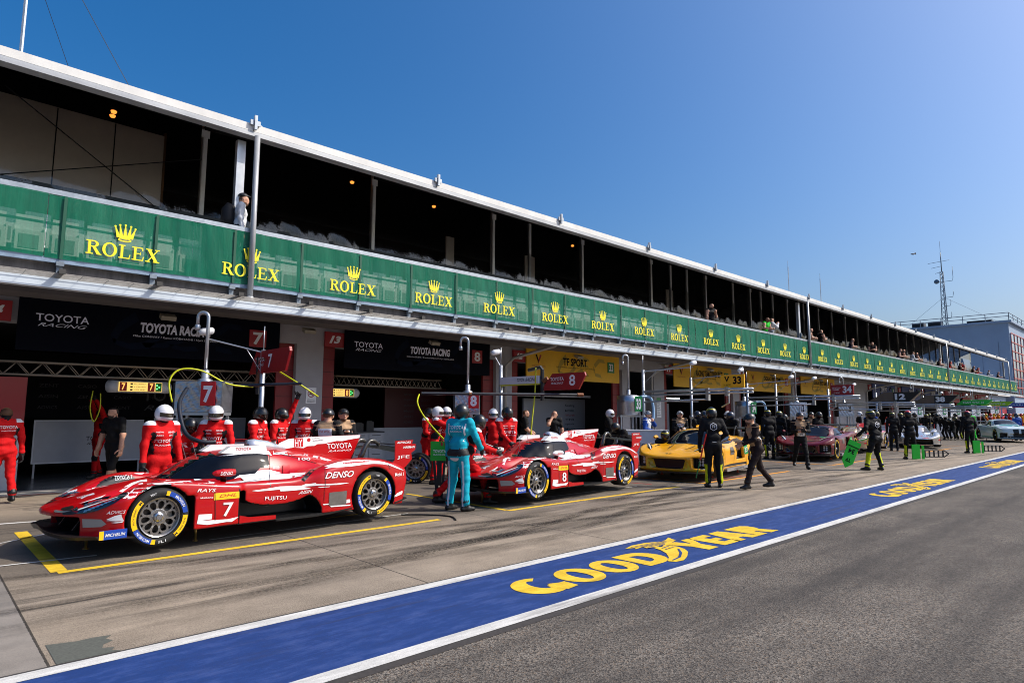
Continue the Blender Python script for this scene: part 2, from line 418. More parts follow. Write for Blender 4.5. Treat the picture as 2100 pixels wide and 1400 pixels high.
# strip lettering: G O O D (winged foot) Y E A R, long axis along the lane
def road_word(x0):
    mb = MB(); z = .008
    def put(pts, faces, lift=0): mb.add([(x0+a, b, z+lift) for a, b in pts], faces)
    def poly(p, lift=0): v, f = tri2d(p); put(v, f, lift)
    def hole(o, i, lift=0): v, f = ring_faces(o, i); put(v, f, lift)
    yb, yt = 4.20, 4.75; yc = (yb+yt)/2; hh = (yt-yb)/2
    # G: fat C with a slit, and a bar
    cx = .30; n = 26; a0, a1 = R(58), R(345)
    o, i_ = [], []
    for k in range(n+1):
        t = a0+(a1-a0)*k/n
        o.append((cx+.29*math.cos(t), yc+hh*math.sin(t))); i_.append((cx+.02+.085*math.cos(t), yc+.03+hh*.55*math.sin(t)))
    put(o+i_, [(k, k+1, n+1+k+1, n+1+k) for k in range(n)]); poly([(cx+.05, yb+.22), (cx+.30, yb+.22), (cx+.30, yb+.03), (cx+.12, yb+.005), (cx+.05, yb+.1)], .0006)
    for cx in (.905, 1.48): hole(ring_poly(cx, yc, .272, hh, 28), ring_poly(cx, yc, .088, hh*.64, 28))
    d0 = 1.79; out = [(d0, yb), (d0+.24, yb)]+[(d0+.24+.30*math.cos(t), yc+hh*math.sin(t)) for t in [R(-75)+R(150)*k/12 for k in range(13)]]+[(d0+.24, yt), (d0, yt)]
    inn = [(d0+.17, yb+.13), (d0+.23, yb+.13)]+[(d0+.24+.10*math.cos(t), yc+hh*.5*math.sin(t)) for t in [R(-75)+R(150)*k/12 for k in range(13)]]+[(d0+.23, yt-.13), (d0+.17, yt-.13)]
    hole(out, inn)
    # winged sandal between the words
    poly([(2.30, 4.93), (2.52, 4.99), (2.80, 4.97), (3.02, 4.88), (3.16, 4.90), (3.32, 4.97), (3.24, 4.80), (3.02, 4.74), (2.78, 4.76), (2.70, 4.70), (2.52, 4.76), (2.56, 4.84), (2.38, 4.83), (2.44, 4.88)], .001)
    poly([(2.62, 4.74), (2.74, 4.68), (2.86, 4.74), (2.90, 4.56), (2.84, 4.42), (2.72, 4.30), (2.50, 4.18), (2.30, 4.10), (2.16, 4.12), (2.12, 4.20), (2.30, 4.30), (2.46, 4.44), (2.56, 4.58)], .0016)
    def cut(p, lift): v, f = tri2d(p); mb.add([(x0+a, q, z+lift) for a, q in v], f, 1)
    for k, (xa, ya, xb, yb_) in enumerate(((2.42, 4.93, 3.10, 4.865), (2.46, 4.89, 3.06, 4.825), (2.52, 4.85, 3.00, 4.79), (2.60, 4.80, 2.92, 4.765))): cut([(xa, ya-.007), (xb, yb_-.007), (xb, yb_+.006), (xa, ya+.006)], .0030+.0004*k)
    cut([(2.50, 4.752), (2.76, 4.700), (2.90, 4.742), (2.90, 4.752), (2.76, 4.718), (2.52, 4.768)], .005)
    cut([(2.20, 4.17), (2.40, 4.20), (2.62, 4.32), (2.78, 4.46), (2.76, 4.475), (2.60, 4.345), (2.38, 4.225), (2.19, 4.19)], .0054)
    cut([(2.66, 4.62), (2.84, 4.64), (2.84, 4.655), (2.66, 4.637)], .0058); cut([(2.62, 4.55), (2.82, 4.56), (2.82, 4.573), (2.62, 4.565)], .0062)
    y0 = 2.86   # Y
    poly([(y0, yt), (y0+.26, yt), (y0+.33, yc+.06), (y0+.42, yt), (y0+.64, yt), (y0+.42, yc-.02), (y0+.42, yb), (y0+.18, yb), (y0+.18, yc-.02)])
    e0 = 3.44
    poly([(e0, yb), (e0+.42, yb), (e0+.42, yb+.13), (e0+.22, yb+.13), (e0+.22, yc-.05), (e0+.36, yc-.05), (e0+.36, yc+.06), (e0+.22, yc+.06), (e0+.22, yt-.12), (e0+.41, yt-.12), (e0+.41, yt), (e0, yt)])
    a_ = 3.80
    poly([(a_, yb), (a_+.2, yb), (a_+.24, yb+.13), (a_+.36, yb+.13), (a_+.40, yb), (a_+.62, yb), (a_+.44, yt), (a_+.18, yt)])
    r0 = 4.42
    poly([(r0, yb), (r0+.22, yb), (r0+.22, yc-.08), (r0+.28, yc-.08), (r0+.34, yb), (r0+.58, yb), (r0+.47, yc-.03), (r0+.53, yc+.05), (r0+.54, yt-.10), (r0+.46, yt-.01), (r0+.36, yt), (r0, yt)])
    return mb
for k in range(9):
    o = road_word(4.30+10.35*k).build('road_lettering', [M_yel, M_blue]); tag(o, kind='structure')
# tyre marks laid over the apron by cars swinging in and out of the boxes
def rubber():
    m, t, b = nodes('tyre_rubber_mark'); g = NG(t); p = g.pos()
    b.inputs['Base Color'].default_value = (*lin((34, 32, 31)), 1); b.inputs['Roughness'].default_value = .7; b.inputs['Specular IOR Level'].default_value = .2
    n = g.noise(p, 30, 4, .8); k = g.noise(g.map(p, (.35, .7, 1)), 1.0, 4, .6); s_ = g.noise(g.map(p, (.6, 22, 1)), 1.0, 4, .7)
    al = g.math('MULTIPLY', g.math('MULTIPLY', g.rng(n, .32, .58), g.rng(k, .36, .60)), g.rng(s_, .35, .55, .3, 1))
    at_ = g.n('ShaderNodeAttribute', attribute_name='fade'); g.L.new(g.math('MULTIPLY', g.math('MULTIPLY', al, .62), at_.outputs['Fac']), b.inputs['Alpha'])
    return m
M_rub = rubber()
rr = random.Random(5)
def mark(x0, x1, y0, y1, w, z, k=1.):
    n = 48; v = []; fd = []
    for i in range(n+1):
        u = i/n; s_ = u*u*(3-2*u); x = x0+(x1-x0)*u; y = y0+(y1-y0)*s_+.05*math.sin(u*5+x0)
        for e in (-1, -.4, .4, 1): v.append((x, y+e*w/2, z)); fd.append((0. if abs(e) == 1 else 1.)*k*min(1, 6*u, 6*(1-u)))
    mb = MB(); mb.add(v, [(4*i+j, 4*i+4+j, 4*i+5+j, 4*i+1+j) for i in range(n) for j in range(3)])
    o = mb.build('tyre_mark', M_rub); a_ = o.data.attributes.new('fade', 'FLOAT', 'POINT'); a_.data.foreach_set('value', fd); tag(o, kind='structure')
zz = .0012
for x0, x1, y0, y1 in ((22, 3, 5.9, 8.9), (20, 6, 6.0, 7.6), (12.5, .9, 6.1, 7.9), (30, 9, 6.2, 9.0), (26, 12, 5.8, 7.7), (16, -2, 6.9, 6.3), (11, 1, 7.4, 6.0), (40, 18, 6.3, 9.0), (36, 20, 6.0, 7.4), (46, 25, 6.4, 9.2), (54, 30, 6.2, 7.8), (7, -3, 6.6, 8.3), (9.5, 2, 5.8, 6.4), (60, 36, 6.3, 9.3), (14, 4.5, 7.9, 5.9)):
    for off in (0, 1.55): mark(x0, x1, y0+off*.35+rr.uniform(-.1, .1), y1+off*.35, rr.uniform(.22, .36), zz, rr.uniform(.7, 1.)); zz += .00004
# yellow pit boxes
def line(x0, y0, x1, y1, w, m, z=.004):
    mb = MB(); d = Vector((x1-x0, y1-y0, 0)).normalized(); n = Vector((-d.y, d.x, 0))*w/2
    a, b_ = Vector((x0, y0, z)), Vector((x1, y1, z)); mb.add([a-n, b_-n, b_+n, a+n], [(0, 1, 2, 3)])
    return tag(mb.build('marking_line', m), kind='structure')
for bx, by, ln, m in ((1.27, 8.25, 4.95, M_yel), (7.67, 8.2, 5.4, M_yel), (14.1, 8.2, 4.9, M_org), (22.4, 8.2, 4.6, M_org), (33.4, 8.2, 4.6, M_org), (41, 8.2, 4.6, M_org)):
    line(bx-.02, by, bx+ln, by, .11, m); line(bx, by+.045, bx-.02, by+3.1, .15 if bx < 3 else .09, m); line(bx+3.1, by-.06, bx+3.12, by+.04, .06, m, .005)
line(-1, 12.75, 1.55, 12.25, .10, M_white); line(.2, 10.0, 1.72, 11.1, .05, M_white); line(.5, 9.05, 1.72, 8.92, .05, M_white, .0062); line(3.0, 9.0, 6.2, 9.1, .035, M_white)
line(9.4, 9.0, 12.4, 8.9, .035, M_white); line(6.0, 11.3, 8.0, 11.9, .08, M_white); line(4.95, 9.55, 5.75, 9.62, .05, M_yel)
M_red_l = paint('road_red', (186, 60, 52), .5)
line(-8, 16.20, 100, 16.20, .05, M_red_l); line(12.9, 9.6, 13.0, 8.9, .05, M_red_l); line(14.2, 8.45, 17.2, 8.45, .04, M_red_l); line(21.4, 9.9, 22.3, 9.1, .04, M_red_l)

# ================================================================ the pit building
M_wall = mat('wall_plaster', (196, 194, 196), .85, var=.10, vs_=1.2, bump=.1)
M_pier = mat('pier_plaster', (158, 158, 164), .8, var=.07, vs_=2)
M_conc = mat('stained_concrete', (96, 90, 88), .9, var=.45, vs_=2.2, stretch=(2.6, 2.6, .55))
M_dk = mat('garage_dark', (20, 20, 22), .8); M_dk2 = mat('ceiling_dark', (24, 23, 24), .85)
M_floor = mat('garage_floor', (92, 98, 104), .22, var=.12, vs_=1.2)
M_steel = mat('galvanised_steel', (158, 166, 174), .45, .55, var=.18, vs_=7)
M_alu = mat('aluminium', (198, 202, 206), .35, .6, var=.08, vs_=5)
M_reddoor = mat('red_door', (122, 22, 24), .55, var=.12, vs_=3)
M_roof = mat('roof_membrane', (222, 221, 217), .6, var=.10, vs_=1.3, stretch=(1.6, 2, .5)); M_gut = mat('gutter_grey', (168, 170, 172), .4, .3, var=.14, vs_=1.4)
M_black = mat('black_plain', (14, 14, 15), .6); M_whiteplain = mat('white_plain', (225, 226, 228), .5, var=.03)
GX = [-.6, 8.34, 15.66, 25.41, 32.68, 39.8, 53.1, 60.5, 67.5, 74.7, 81.9, 89.1]     # left edge of each garage opening
GW = 6.55
GE = lambda x: x+GW if x > 0 else 7.55      # right edge of an opening
B = thing('pit_building', 'long two-storey pit garage block with grey walls, open garages and a terrace', 'building', (0, 16.6, 0))
B0 = (0, -16.6, 0)
def bpart(name, mb, mats, smooth=False, parent=None):
    o = mb.build(name, mats, parent or B, smooth)
    if parent is None or parent is B: o.location = B0
    return o
XE = 97.0
w = MB()
edges = []
prev = -30.0
for x in GX: edges.append((prev, x)); prev = GE(x)
edges.append((prev, XE))
for a, b_ in edges:
    if abs(a-22.21) < .1:   # passage between two garages
        w.box(a, 22.75, 16.6, 17.1, 0, 3.55); w.box(24.58, b_, 16.6, 17.1, 0, 3.55)
    else: w.box(a, b_, 16.6, 17.1, 0, 3.55)
w.box(-30, XE, 16.603, 17.1, 3.55, 4.3)
bpart('wall', w, M_pier)
s = MB(); s.box(-30, XE, 13.98, 17.1, 4.3, 4.5); s.box(-30, XE, 15.7, 16.6, 4.05, 4.297)
bpart('floor_slab', s, mat('soffit', (104, 101, 102), .9, var=.1))
f = MB(); f.box(-30, XE, 13.86, 13.977, 4.06, 4.52); bpart('terrace_edge', f, M_conc)
# inner rooms
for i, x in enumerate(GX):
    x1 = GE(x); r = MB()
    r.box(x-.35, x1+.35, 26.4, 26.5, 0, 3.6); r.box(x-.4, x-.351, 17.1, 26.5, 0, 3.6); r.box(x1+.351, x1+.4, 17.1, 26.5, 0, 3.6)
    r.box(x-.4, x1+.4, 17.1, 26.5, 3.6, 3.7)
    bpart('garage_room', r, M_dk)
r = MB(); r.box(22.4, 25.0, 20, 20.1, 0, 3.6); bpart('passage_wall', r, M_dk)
fl = MB(); fl.box(-30, XE, 16.95, 26.6, -.02, .012); bpart('garage_floor', fl, M_floor)
th = MB(); th.box(-30, XE, 16.28, 16.95, -.05, .016); bpart('threshold', th, mat('threshold_concrete', (178, 176, 170), .8, var=.12, vs_=5))
for i, x in enumerate(GX):
    for a, c in ((x+.004, x+.42), (GE(x)-.48, GE(x)-.004)):
        d = MB(); d.box(a, c, 16.75, 16.83, .02, 3.545)
        for k in range(9): d.box(a, c, 16.742, 16.75, .3+k*.36, .31+k*.36, 1)
        bpart('garage_door', d, [M_reddoor, M_dk])
# drainpipes
for x in (15.28, 24.3, 39.3, 52.6, 66.9, 81.3):
    p = MB(); p.tube([(x, 16.52, .05), (x, 16.52, 3.35), (x+.1, 16.2, 3.62), (x+.5, 14.6, 3.95), (x+.6, 14.3, 4.2)], .055, 8); bpart('drainpipe', p, M_gut, True)
# little wall floodlights under the slab
for x in (4.2, 7.7, 11.9, 18.9, 24.9, 29, 36, 43): 
    p = MB(); p.tube([(x, 16.6, 3.98), (x, 16.25, 3.92)], .02, 6); p.M = Matrix.Translation((x, 16.2, 3.88)) @ Matrix.Rotation(R(25), 4, 'X'); p.box(-.16, .16, -.1, .1, -.05, .05); p.M = None
    bpart('floodlight', p, mat('lamp_housing', (150, 146, 132), .5))
# terrace tent: roof, valance, gutter, posts, clear walls
ZR0, ZR1 = 7.73, 8.01
t = MB()
prof = [(13.70, 7.86), (13.69, 8.02), (13.78, 8.06), (16.0, 9.0), (19.5, 10.45), (23, 9.0), (25.4, 8.0), (25.4, 7.93), (23, 8.93), (19.5, 10.38), (16.0, 8.93), (13.80, 8.0), (13.78, 7.86)]
def sweepx(mb, prof, x0, x1, m=0, closed=True):
    n = len(prof); v = [(x0, y, z) for y, z in prof]+[(x1, y, z) for y, z in prof]
    fs = [(i, (i+1) % n, n+(i+1) % n, n+i) for i in range(n if closed else n-1)]
    mb.add(v, fs, m)
    if closed: mb.add(v[:n], [tuple(range(n-1, -1, -1))], m); mb.add(v[n:], [tuple(range(n))], m)
for k in range(-6, 18):
    x0 = 5.02*k+.0; sweepx(t, prof, x0+.012, min(x0+5.008, 92)) if x0 < 92 else None
TENT = thing('terrace_tent', 'long white hospitality tent roof over the terrace with clear plastic walls', 'tent', (0, 17, 4.5))
def tpart(name, mb, mats, smooth=False):
    o = mb.build(name, mats, TENT, smooth); o.location = (0, -17, -4.5); return o
tpart('roof', t, M_roof)
gmb = MB(); sweepx(gmb, [(13.66, 7.735), (13.66, 7.80), (13.70, 7.81), (13.70, 7.855), (13.90, 7.855), (13.90, 7.735)], -30, 92)
tpart('gutter', gmb, M_gut)
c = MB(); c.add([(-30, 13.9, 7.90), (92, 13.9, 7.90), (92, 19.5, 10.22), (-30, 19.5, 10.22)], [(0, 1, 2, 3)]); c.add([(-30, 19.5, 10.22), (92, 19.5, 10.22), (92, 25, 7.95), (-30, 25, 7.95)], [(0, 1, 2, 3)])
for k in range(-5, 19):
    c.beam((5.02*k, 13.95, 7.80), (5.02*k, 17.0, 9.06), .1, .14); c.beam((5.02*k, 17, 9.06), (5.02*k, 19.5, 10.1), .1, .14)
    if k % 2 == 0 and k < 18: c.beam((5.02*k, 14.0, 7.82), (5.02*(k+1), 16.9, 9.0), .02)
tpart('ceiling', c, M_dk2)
for k in range(-4, 19):      # bracket on every bay joint of the eave
    if 5.02*k > 92: continue
    b_ = MB(); x = 5.04+5.02*(k-1)
    b_.box(x-.03, x+.03, 13.60, 13.68, 7.88, 8.20); b_.box(x-.11, x-.032, 13.63, 13.68, 7.98, 8.09); b_.box(x+.032, x+.11, 13.63, 13.68, 7.98, 8.09); b_.beam((x+.03, 13.66, 8.06), (x+.22, 13.75, 8.0), .04)
    tpart('eave_bracket', b_, M_steel)
for k in range(-4, 19):
    x = 5.02*k-.02
    if x > 92: continue
    b_ = MB(); b_.box(x-.06, x+.06, 16.94, 17.06, 4.5, 9.1); b_.box(x-.1, x+.1, 16.92, 16.937, 8.75, 8.95); b_.box(x-.02, x+.02, 16.88, 16.92, 5.9, 6.6)
    tpart('tent_post', b_, mat('post_pale', (236, 234, 230), .5, var=.06))
for x in (16.9, 33.0, 26.7, 28.2, 36.4, 38.0, 42.6, 47.5, 52.6, 57.5, 62.7, 67.5, 72.6, 77.5, 82.5):
    b_ = MB(); b_.box(x-.05, x+.05, 16.9, 17.0, 4.5, 9.0); tpart('door_frame', b_, mat('grey_frame', (226, 224, 220), .5))
# clear PVC walls, billowing at the foot
def pvc_mat():
    m, t_, b = nodes('clear_pvc'); g = NG(t_); p = g.pos(); s_ = g.sep(p)
    tr = t_.nodes.new('ShaderNodeBsdfTransparent'); tr.inputs[0].default_value = (.84, .83, .82, 1); gl = t_.nodes.new('ShaderNodeBsdfGlossy'); gl.inputs['Roughness'].default_value = .04
    fr = t_.nodes.new('ShaderNodeFresnel'); fr.inputs['IOR'].default_value = 1.62; ms = t_.nodes.new('ShaderNodeMixShader')
    n = g.noise(g.map(p, (1.6, 1.6, .5)), 2.2, 3, .6, 1.2); n2 = g.noise(g.map(p, (1.6, 1, .22)), 9., 4, .65, .8)
    lowf = g.rng(s_[2], 7.2, 6.0)
    h = g.math('MULTIPLY', g.math('ADD', n, g.math('MULTIPLY', n2, .5)), lowf)
    bp = g.n('ShaderNodeBump'); bp.inputs['Strength'].default_value = .55; bp.inputs['Distance'].default_value = .055
    g.L.new(h, bp.inputs['Height']); g.L.new(bp.outputs[0], gl.inputs['Normal']); g.L.new(bp.outputs[0], fr.inputs['Normal'])
    g.L.new(g.math('MULTIPLY', fr.outputs[0], 1.2), ms.inputs[0]); g.L.new(tr.outputs[0], ms.inputs[1]); g.L.new(gl.outputs[0], ms.inputs[2]); g.L.new(ms.outputs[0], t_.nodes['Material Output'].inputs['Surface'])
    return m
M_pvc = pvc_mat()
for k in range(-4, 19):
    x0 = 5.02*k
    if x0 > 87: continue
    if k in (0,): x0b = 5.0
    nx, nz = 90, 50; v = []; rnd = random.Random(k*7+3)
    ph = [rnd.random()*6.28 for _ in range(8)]; am = .6+.8*rnd.random()
    for j in range(nz+1):
        z = 4.55+j*(9.1-4.55)/nz
        for i in range(nx+1):
            u = i/nx; e = min(1, 6*u*(1-u)*1.2); lo = min(1, max(0, (7.6-z)/1.0))
            bl = math.sin(math.pi*min(1, max(0, (z-5.7)/2.3)))
            dy = -am*e*(.14*bl+lo*bl*(.020*math.sin(7*u+ph[0]+.6*z)+.022*math.sin(19*u+ph[1]+1.1*z)+.009*math.sin(44*u+ph[2]+2*z)+(.0035*math.sin(85*u+ph[4]+6*z) if k % 2 else 0)))
            v.append((x0+.06+u*4.9, 16.93+dy, z))
    b_ = MB(); b_.add(v, [(j*(nx+1)+i, j*(nx+1)+i+1, (j+1)*(nx+1)+i+1, (j+1)*(nx+1)+i) for j in range(nz) for i in range(nx)])
    tpart('clear_wall', b_, M_pvc, True)
b_ = MB()
b_.box(-30, 92, 16.82, 16.87, 6.58, 6.66); b_.box(-30, 92, 16.83, 16.86, 6.40, 6.43)
for k in range(60): b_.box(-28+k*2.0, -27.95+k*2.0, 16.835, 16.86, 4.5, 6.6)
tpart('dark_rail', b_, mat('dark_steel', (52, 58, 62), .5, .3))
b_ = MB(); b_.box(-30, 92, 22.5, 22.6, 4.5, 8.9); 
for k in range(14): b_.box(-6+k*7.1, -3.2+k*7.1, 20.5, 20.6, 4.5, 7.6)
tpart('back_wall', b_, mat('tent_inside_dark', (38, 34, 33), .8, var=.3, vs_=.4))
PM = [mat('beige_panel', (226, 214, 200), .7, var=.04), M_dk, mat('wood_edge', (120, 84, 50), .6)]
b_ = MB(); b_.box(-20, 4.12, 17.25, 17.33, 4.55, 8.62)
for x in (.6, 1.9, 3.05): b_.box(x-.012, x+.012, 17.235, 17.252, 4.55, 8.6, 1)
b_.box(4.121, 4.17, 17.22, 17.36, 4.55, 8.7, 2); tpart('partition', b_, PM)
for x0, x1 in ((17.2, 17.75), (13.3, 13.65), (27.2, 27.8)):
    b_ = MB(); b_.box(x0, x1, 17.5, 17.56, 4.55, 7.9); tpart('partition', b_, PM[0])
b_ = MB()
for a, c2 in (((.9, 16.78, 8.6), (3.9, 16.78, 6.62)), ((.9, 16.79, 6.62), (4.9, 16.79, 8.1))): b_.beam(a, c2, .02)
tpart('bracing_cable', b_, M_dk2)
lampm = mat('terrace_lamp', (255, 150, 60), emis=1.6)
for x, y, z in ((3.05, 17.6, 9.0), (3.1, 18.0, 9.05), (9.6, 17.6, 8.9), (12.8, 17.6, 8.85), (20.4, 17.8, 8.9)):
    b_ = MB(); b_.lathe([(0, .0), (.055, .0), (.07, .05), (.03, .07)], 10, c=(x, y, z)); tpart('ceiling_lamp', b_, lampm)
# main poles of the terrace (pipe + white boxed column)
for i, x in enumerate((5.1, 34.92, 64.0, 91.6)):
    P = thing('terrace_pole', ['pale round pipe from the gutter to the tent eave, nearest of four', 'pale round pipe standing before the middle of the terrace, second from the camera', 'pale round pipe beside the far spectators, third from the camera', 'pale round pipe at the far end of the terrace roof'][i], 'pole', (x, 13.62, 4.1))
    b_ = MB(); b_.tube([(0, 0, -.02), (0, 0.03, 3.65)], .06, 12); b_.lathe([(.09, -.04), (.09, .02), (.06, .05)], 12); b_.build('pipe', M_gut, P, True)
    b_ = MB(); b_.box(-.28, -.10, .42, .56, .4, 3.62); b_.box(-.2, -.16, .38, .42, .9, 1.9, 1); b_.box(-.215, -.145, .37, .43, 1.75, 1.95, 1); b_.build('column', [M_alu, mat('strap_blue', (70, 96, 120), .5)], P)

# ================================================================ terrace fence with banners
FEN = thing('terrace_fence', 'long steel fence along the terrace edge that carries the green banners', 'fence', (0, 13.75, 4.3))
def fpart(name, mb, mats, smooth=False):
    o = mb.build(name, mats, FEN, smooth); o.location = (0, -13.75, -4.3); return o
b_ = MB(); b_.box(-30, XE, 13.70, 13.80, 5.568, 5.66); fpart('top_rail', b_, M_steel)
b_ = MB(); b_.box(-30, XE, 13.72, 13.78, 4.33, 4.43); b_.box(-30, XE, 13.74, 13.78, 5.02, 5.06); fpart('lower_rail', b_, mat('blue_grey_steel', (128, 146, 166), .5, .3, var=.15))
for k in range(-3, 64):
    x = 1.74+1.507*k; b_ = MB(); b_.box(x-.045, x+.045, 13.765, 13.845, 4.02, 5.6); b_.box(x-.06, x+.06, 13.70, 13.763, 4.28, 4.36)
    fpart('post', b_, mat('post_steel', (120, 130, 140), .5, .4, var=.2))
# mesh catch-shelf under the fence
SH = thing('mesh_shelf', 'narrow wire mesh shelf and pale gutter running under the green banners', 'shelf', (0, 13.5, 4))
def spart(name, mb, mats, smooth=False):
    o = mb.build(name, mats, SH, smooth); o.location = (0, -13.5, -4); return o
b_ = MB(); b_.box(-30, XE, 13.30, 13.70, 3.84, 3.92); b_.box(-30, XE, 13.26, 13.30, 3.80, 3.97); spart('gutter', b_, mat('pale_gutter', (196, 206, 214), .5, .1, var=.12, vs_=1.1))
b_ = MB()
for k in range(8): b_.box(-30, XE, 13.10+.075*k, 13.108+.075*k, 4.03, 4.04)
for k in range(-30*5, int(XE*5)):
    if k*.2 < 60 and k % 2 == 0: b_.box(k*.2, k*.2+.006, 13.10, 13.66, 4.021, 4.029)
spart('wire_mesh', b_, mat('wire_steel', (150, 146, 140), .6, .3, var=.3, vs_=9))
for k in range(-3, 64):
    x = 1.70+1.507*k; b_ = MB(); b_.box(x-.045, x+.045, 13.08, 13.72, 4.045, 4.09); b_.box(x-.05, x+.05, 13.05, 13.08, 4.03, 4.11); spart('bracket_arm', b_, mat('arm_dark', (66, 64, 62), .6, .3, var=.2))
# the printed banners
def banner_mat():
    m, t_, b = nodes('green_mesh'); g = NG(t_); p = g.pos()
    w1 = g.noise(g.map(p, (1.4, 1, .35)), 1.6, 4, .6); w2 = g.noise(g.map(p, (9, 1, .7)), 1.5, 3, .6)
    a = g.mix(g.rng(w2, .35, .7, 0, .35), lin((0, 98, 74)), lin((0, 124, 94)))
    g.L.new(a, b.inputs['Base Color']); b.inputs['Roughness'].default_value = .55; b.inputs['Alpha'].default_value = .82; b.inputs['Specular IOR Level'].default_value = .15
    b.inputs['Transmission Weight'].default_value = 0
    bp = g.n('ShaderNodeBump'); bp.inputs['Strength'].default_value = .5; bp.inputs['Distance'].default_value = .06
    g.L.new(g.math('ADD', w1, g.math('MULTIPLY', w2, .25)), bp.inputs['Height']); g.L.new(bp.outputs[0], b.inputs['Normal'])
    return m
M_ban = banner_mat(); M_banY = mat('banner_yellow', (238, 226, 30), .55)
def serif_word(mb, O, U, V, W, H, m=0):
    """R O L E X in a slab-serif cut; W,H the box"""
    cell = W/5.25; off = [0.004]
    def put(v, f):
        mb.flat([(x, y) for x, y in v], f, O, U, V, off[0], m); off[0] += .0006
    def poly(p): v, f = tri2d(p); put(v, f)
    def rect(x0, y0, x1, y1): put([(x0, y0), (x1, y0), (x1, y1), (x0, y1)], [(0, 1, 2, 3)])
    sw = .17*cell*1.1; sr = .075*H; c = cell
    # R
    x = 0; rect(x+.14*c, 0, x+.14*c+sw, H); rect(x, 0, x+.5*c, sr); rect(x, H-sr, x+.45*c, H)
    o = [(x+.3*c, H)]+[(x+.5*c+.36*c*math.cos(t), H*.76+H*.24*math.sin(t)) for t in [R(90)-R(180)*k/10 for k in range(11)]]+[(x+.3*c, H*.52)]
    i_ = [(x+.3*c, H*.92)]+[(x+.48*c+.17*c*math.cos(t), H*.76+H*.16*math.sin(t)) for t in [R(90)-R(180)*k/10 for k in range(11)]]+[(x+.3*c, H*.6)]
    put(*ring_faces(o[::-1], i_[::-1])); poly([(x+.42*c, H*.53), (x+.66*c, H*.53), (x+.98*c, sr), (x+1.08*c, sr), (x+1.08*c, 0), (x+.76*c, 0)])
    x = 1.10*c; put(*ring_faces(ring_poly(x+.52*c, H/2, .52*c, H*.53, 24), ring_poly(x+.52*c, H/2, .30*c, H*.43, 24)))
    x = 2.25*c; rect(x+.14*c, 0, x+.14*c+sw, H); rect(x, H-sr, x+.46*c, H); rect(x, 0, x+.8*c, sr); poly([(x+.72*c, sr), (x+.8*c, sr), (x+.86*c, H*.33), (x+.79*c, H*.33)])
    x = 3.20*c; rect(x+.14*c, 0, x+.14*c+sw, H); rect(x, H-sr, x+.80*c, H); rect(x, 0, x+.84*c, sr); poly([(x+.76*c, sr), (x+.84*c, sr), (x+.90*c, H*.32), (x+.83*c, H*.32)]); poly([(x+.72*c, H-sr), (x+.75*c, H*.74), (x+.82*c, H*.74), (x+.8*c, H-sr)]); rect(x+.3*c, H*.48, x+.62*c, H*.55); rect(x+.58*c, H*.4, x+.64*c, H*.63)
    x = 4.20*c; poly([(x+.08*c, H), (x+.36*c, H), (x+.98*c, 0), (x+.70*c, 0)]); poly([(x+.88*c, H), (x+.98*c, H), (x+.20*c, 0), (x+.08*c, 0)])
    rect(x, H-sr, x+.48*c, H); rect(x+.68*c, H-sr, x+1.05*c, H); rect(x, 0, x+.36*c, sr); rect(x+.58*c, 0, x+1.06*c, sr)
def crown(mb, O, U, V, W, H, m=0):
    off = [.004]
    def put(v, f): mb.flat(v, f, O, U, V, off[0], m); off[0] += .0006
    cx = W/2
    put(*ring_faces(ring_poly(cx, H*.10, W*.30, H*.10, 20), ring_poly(cx, H*.115, W*.22, H*.045, 20)))
    for bx, by, tx, ty in ((.24, .20, .06, .80), (.36, .15, .26, .90), (.5, .13, .5, .94), (.64, .15, .74, .90), (.76, .20, .94, .80)):
        d = .10; v = [((bx-d)*W, by*H), ((bx+d)*W, by*H), ((tx+.018)*W, ty*H), ((tx-.018)*W, ty*H)]; put(v, [(0, 1, 2, 3)])
        c_ = ring_poly(tx*W, ty*H+.02*H, W*.052, W*.052, 10); put(c_, [tuple(range(10))])
def banner(x0, x1, logo=True):
    n = 36; mb = MB(); v = []
    rnd = random.Random(int(x0*10)); ph = rnd.random()*6
    nz = 5
    for j in range(nz+1):
        zb = 4.40; zt = 5.565
        for i in range(n+1):
            u = i/n; w_ = abs(math.sin(2.085*(x0+(x1-x0)*u-1.74))); z = zb+.022*w_*math.sin(ph)+(zt-.012*w_-zb)*j/nz; v.append((x0+(x1-x0)*u, 13.703+.010*math.sin(17*u+ph)*(1 if j not in (0, nz) else .3)+.006*math.sin(41*u+ph*2+j)+.008*math.sin(7*u+ph*3)*(j/nz)*(1-j/nz)*4, z))
    mb.add(v, [(j*(n+1)+i, j*(n+1)+i+1, (j+1)*(n+1)+i+1, (j+1)*(n+1)+i) for j in range(nz) for i in range(n)])
    for xx in [1.74+1.507*q for q in range(-4, 64) if x0 < 1.74+1.507*q < x1]: mb.add([(xx-.025, 13.678, 4.40), (xx+.025, 13.678, 4.40), (xx+.03, 13.679, 5.55), (xx-.02, 13.679, 5.55)], [(0, 1, 2, 3)], 1)
    o = mb.build('fence_banner', [M_ban, mat('banner_seam', (0, 78, 56), .6)], None, True)
    return o
places = {0: 'over the dark garage sign at the left', 1: 'behind the nearest pale pipe', 2: 'just right of the nearest pale pipe', 3: 'above the garage pier left of the second dark sign', 4: 'above the second dark garage sign', 5: 'above the right end of the second dark sign', 6: 'above the left half of the nearest yellow garage sign', 7: 'above the right half of the nearest yellow garage sign', 8: 'above the dark passage between two yellow signs', 9: 'just right of the dark passage', 10: 'above the second yellow garage sign'}
C0 = None; LET = None
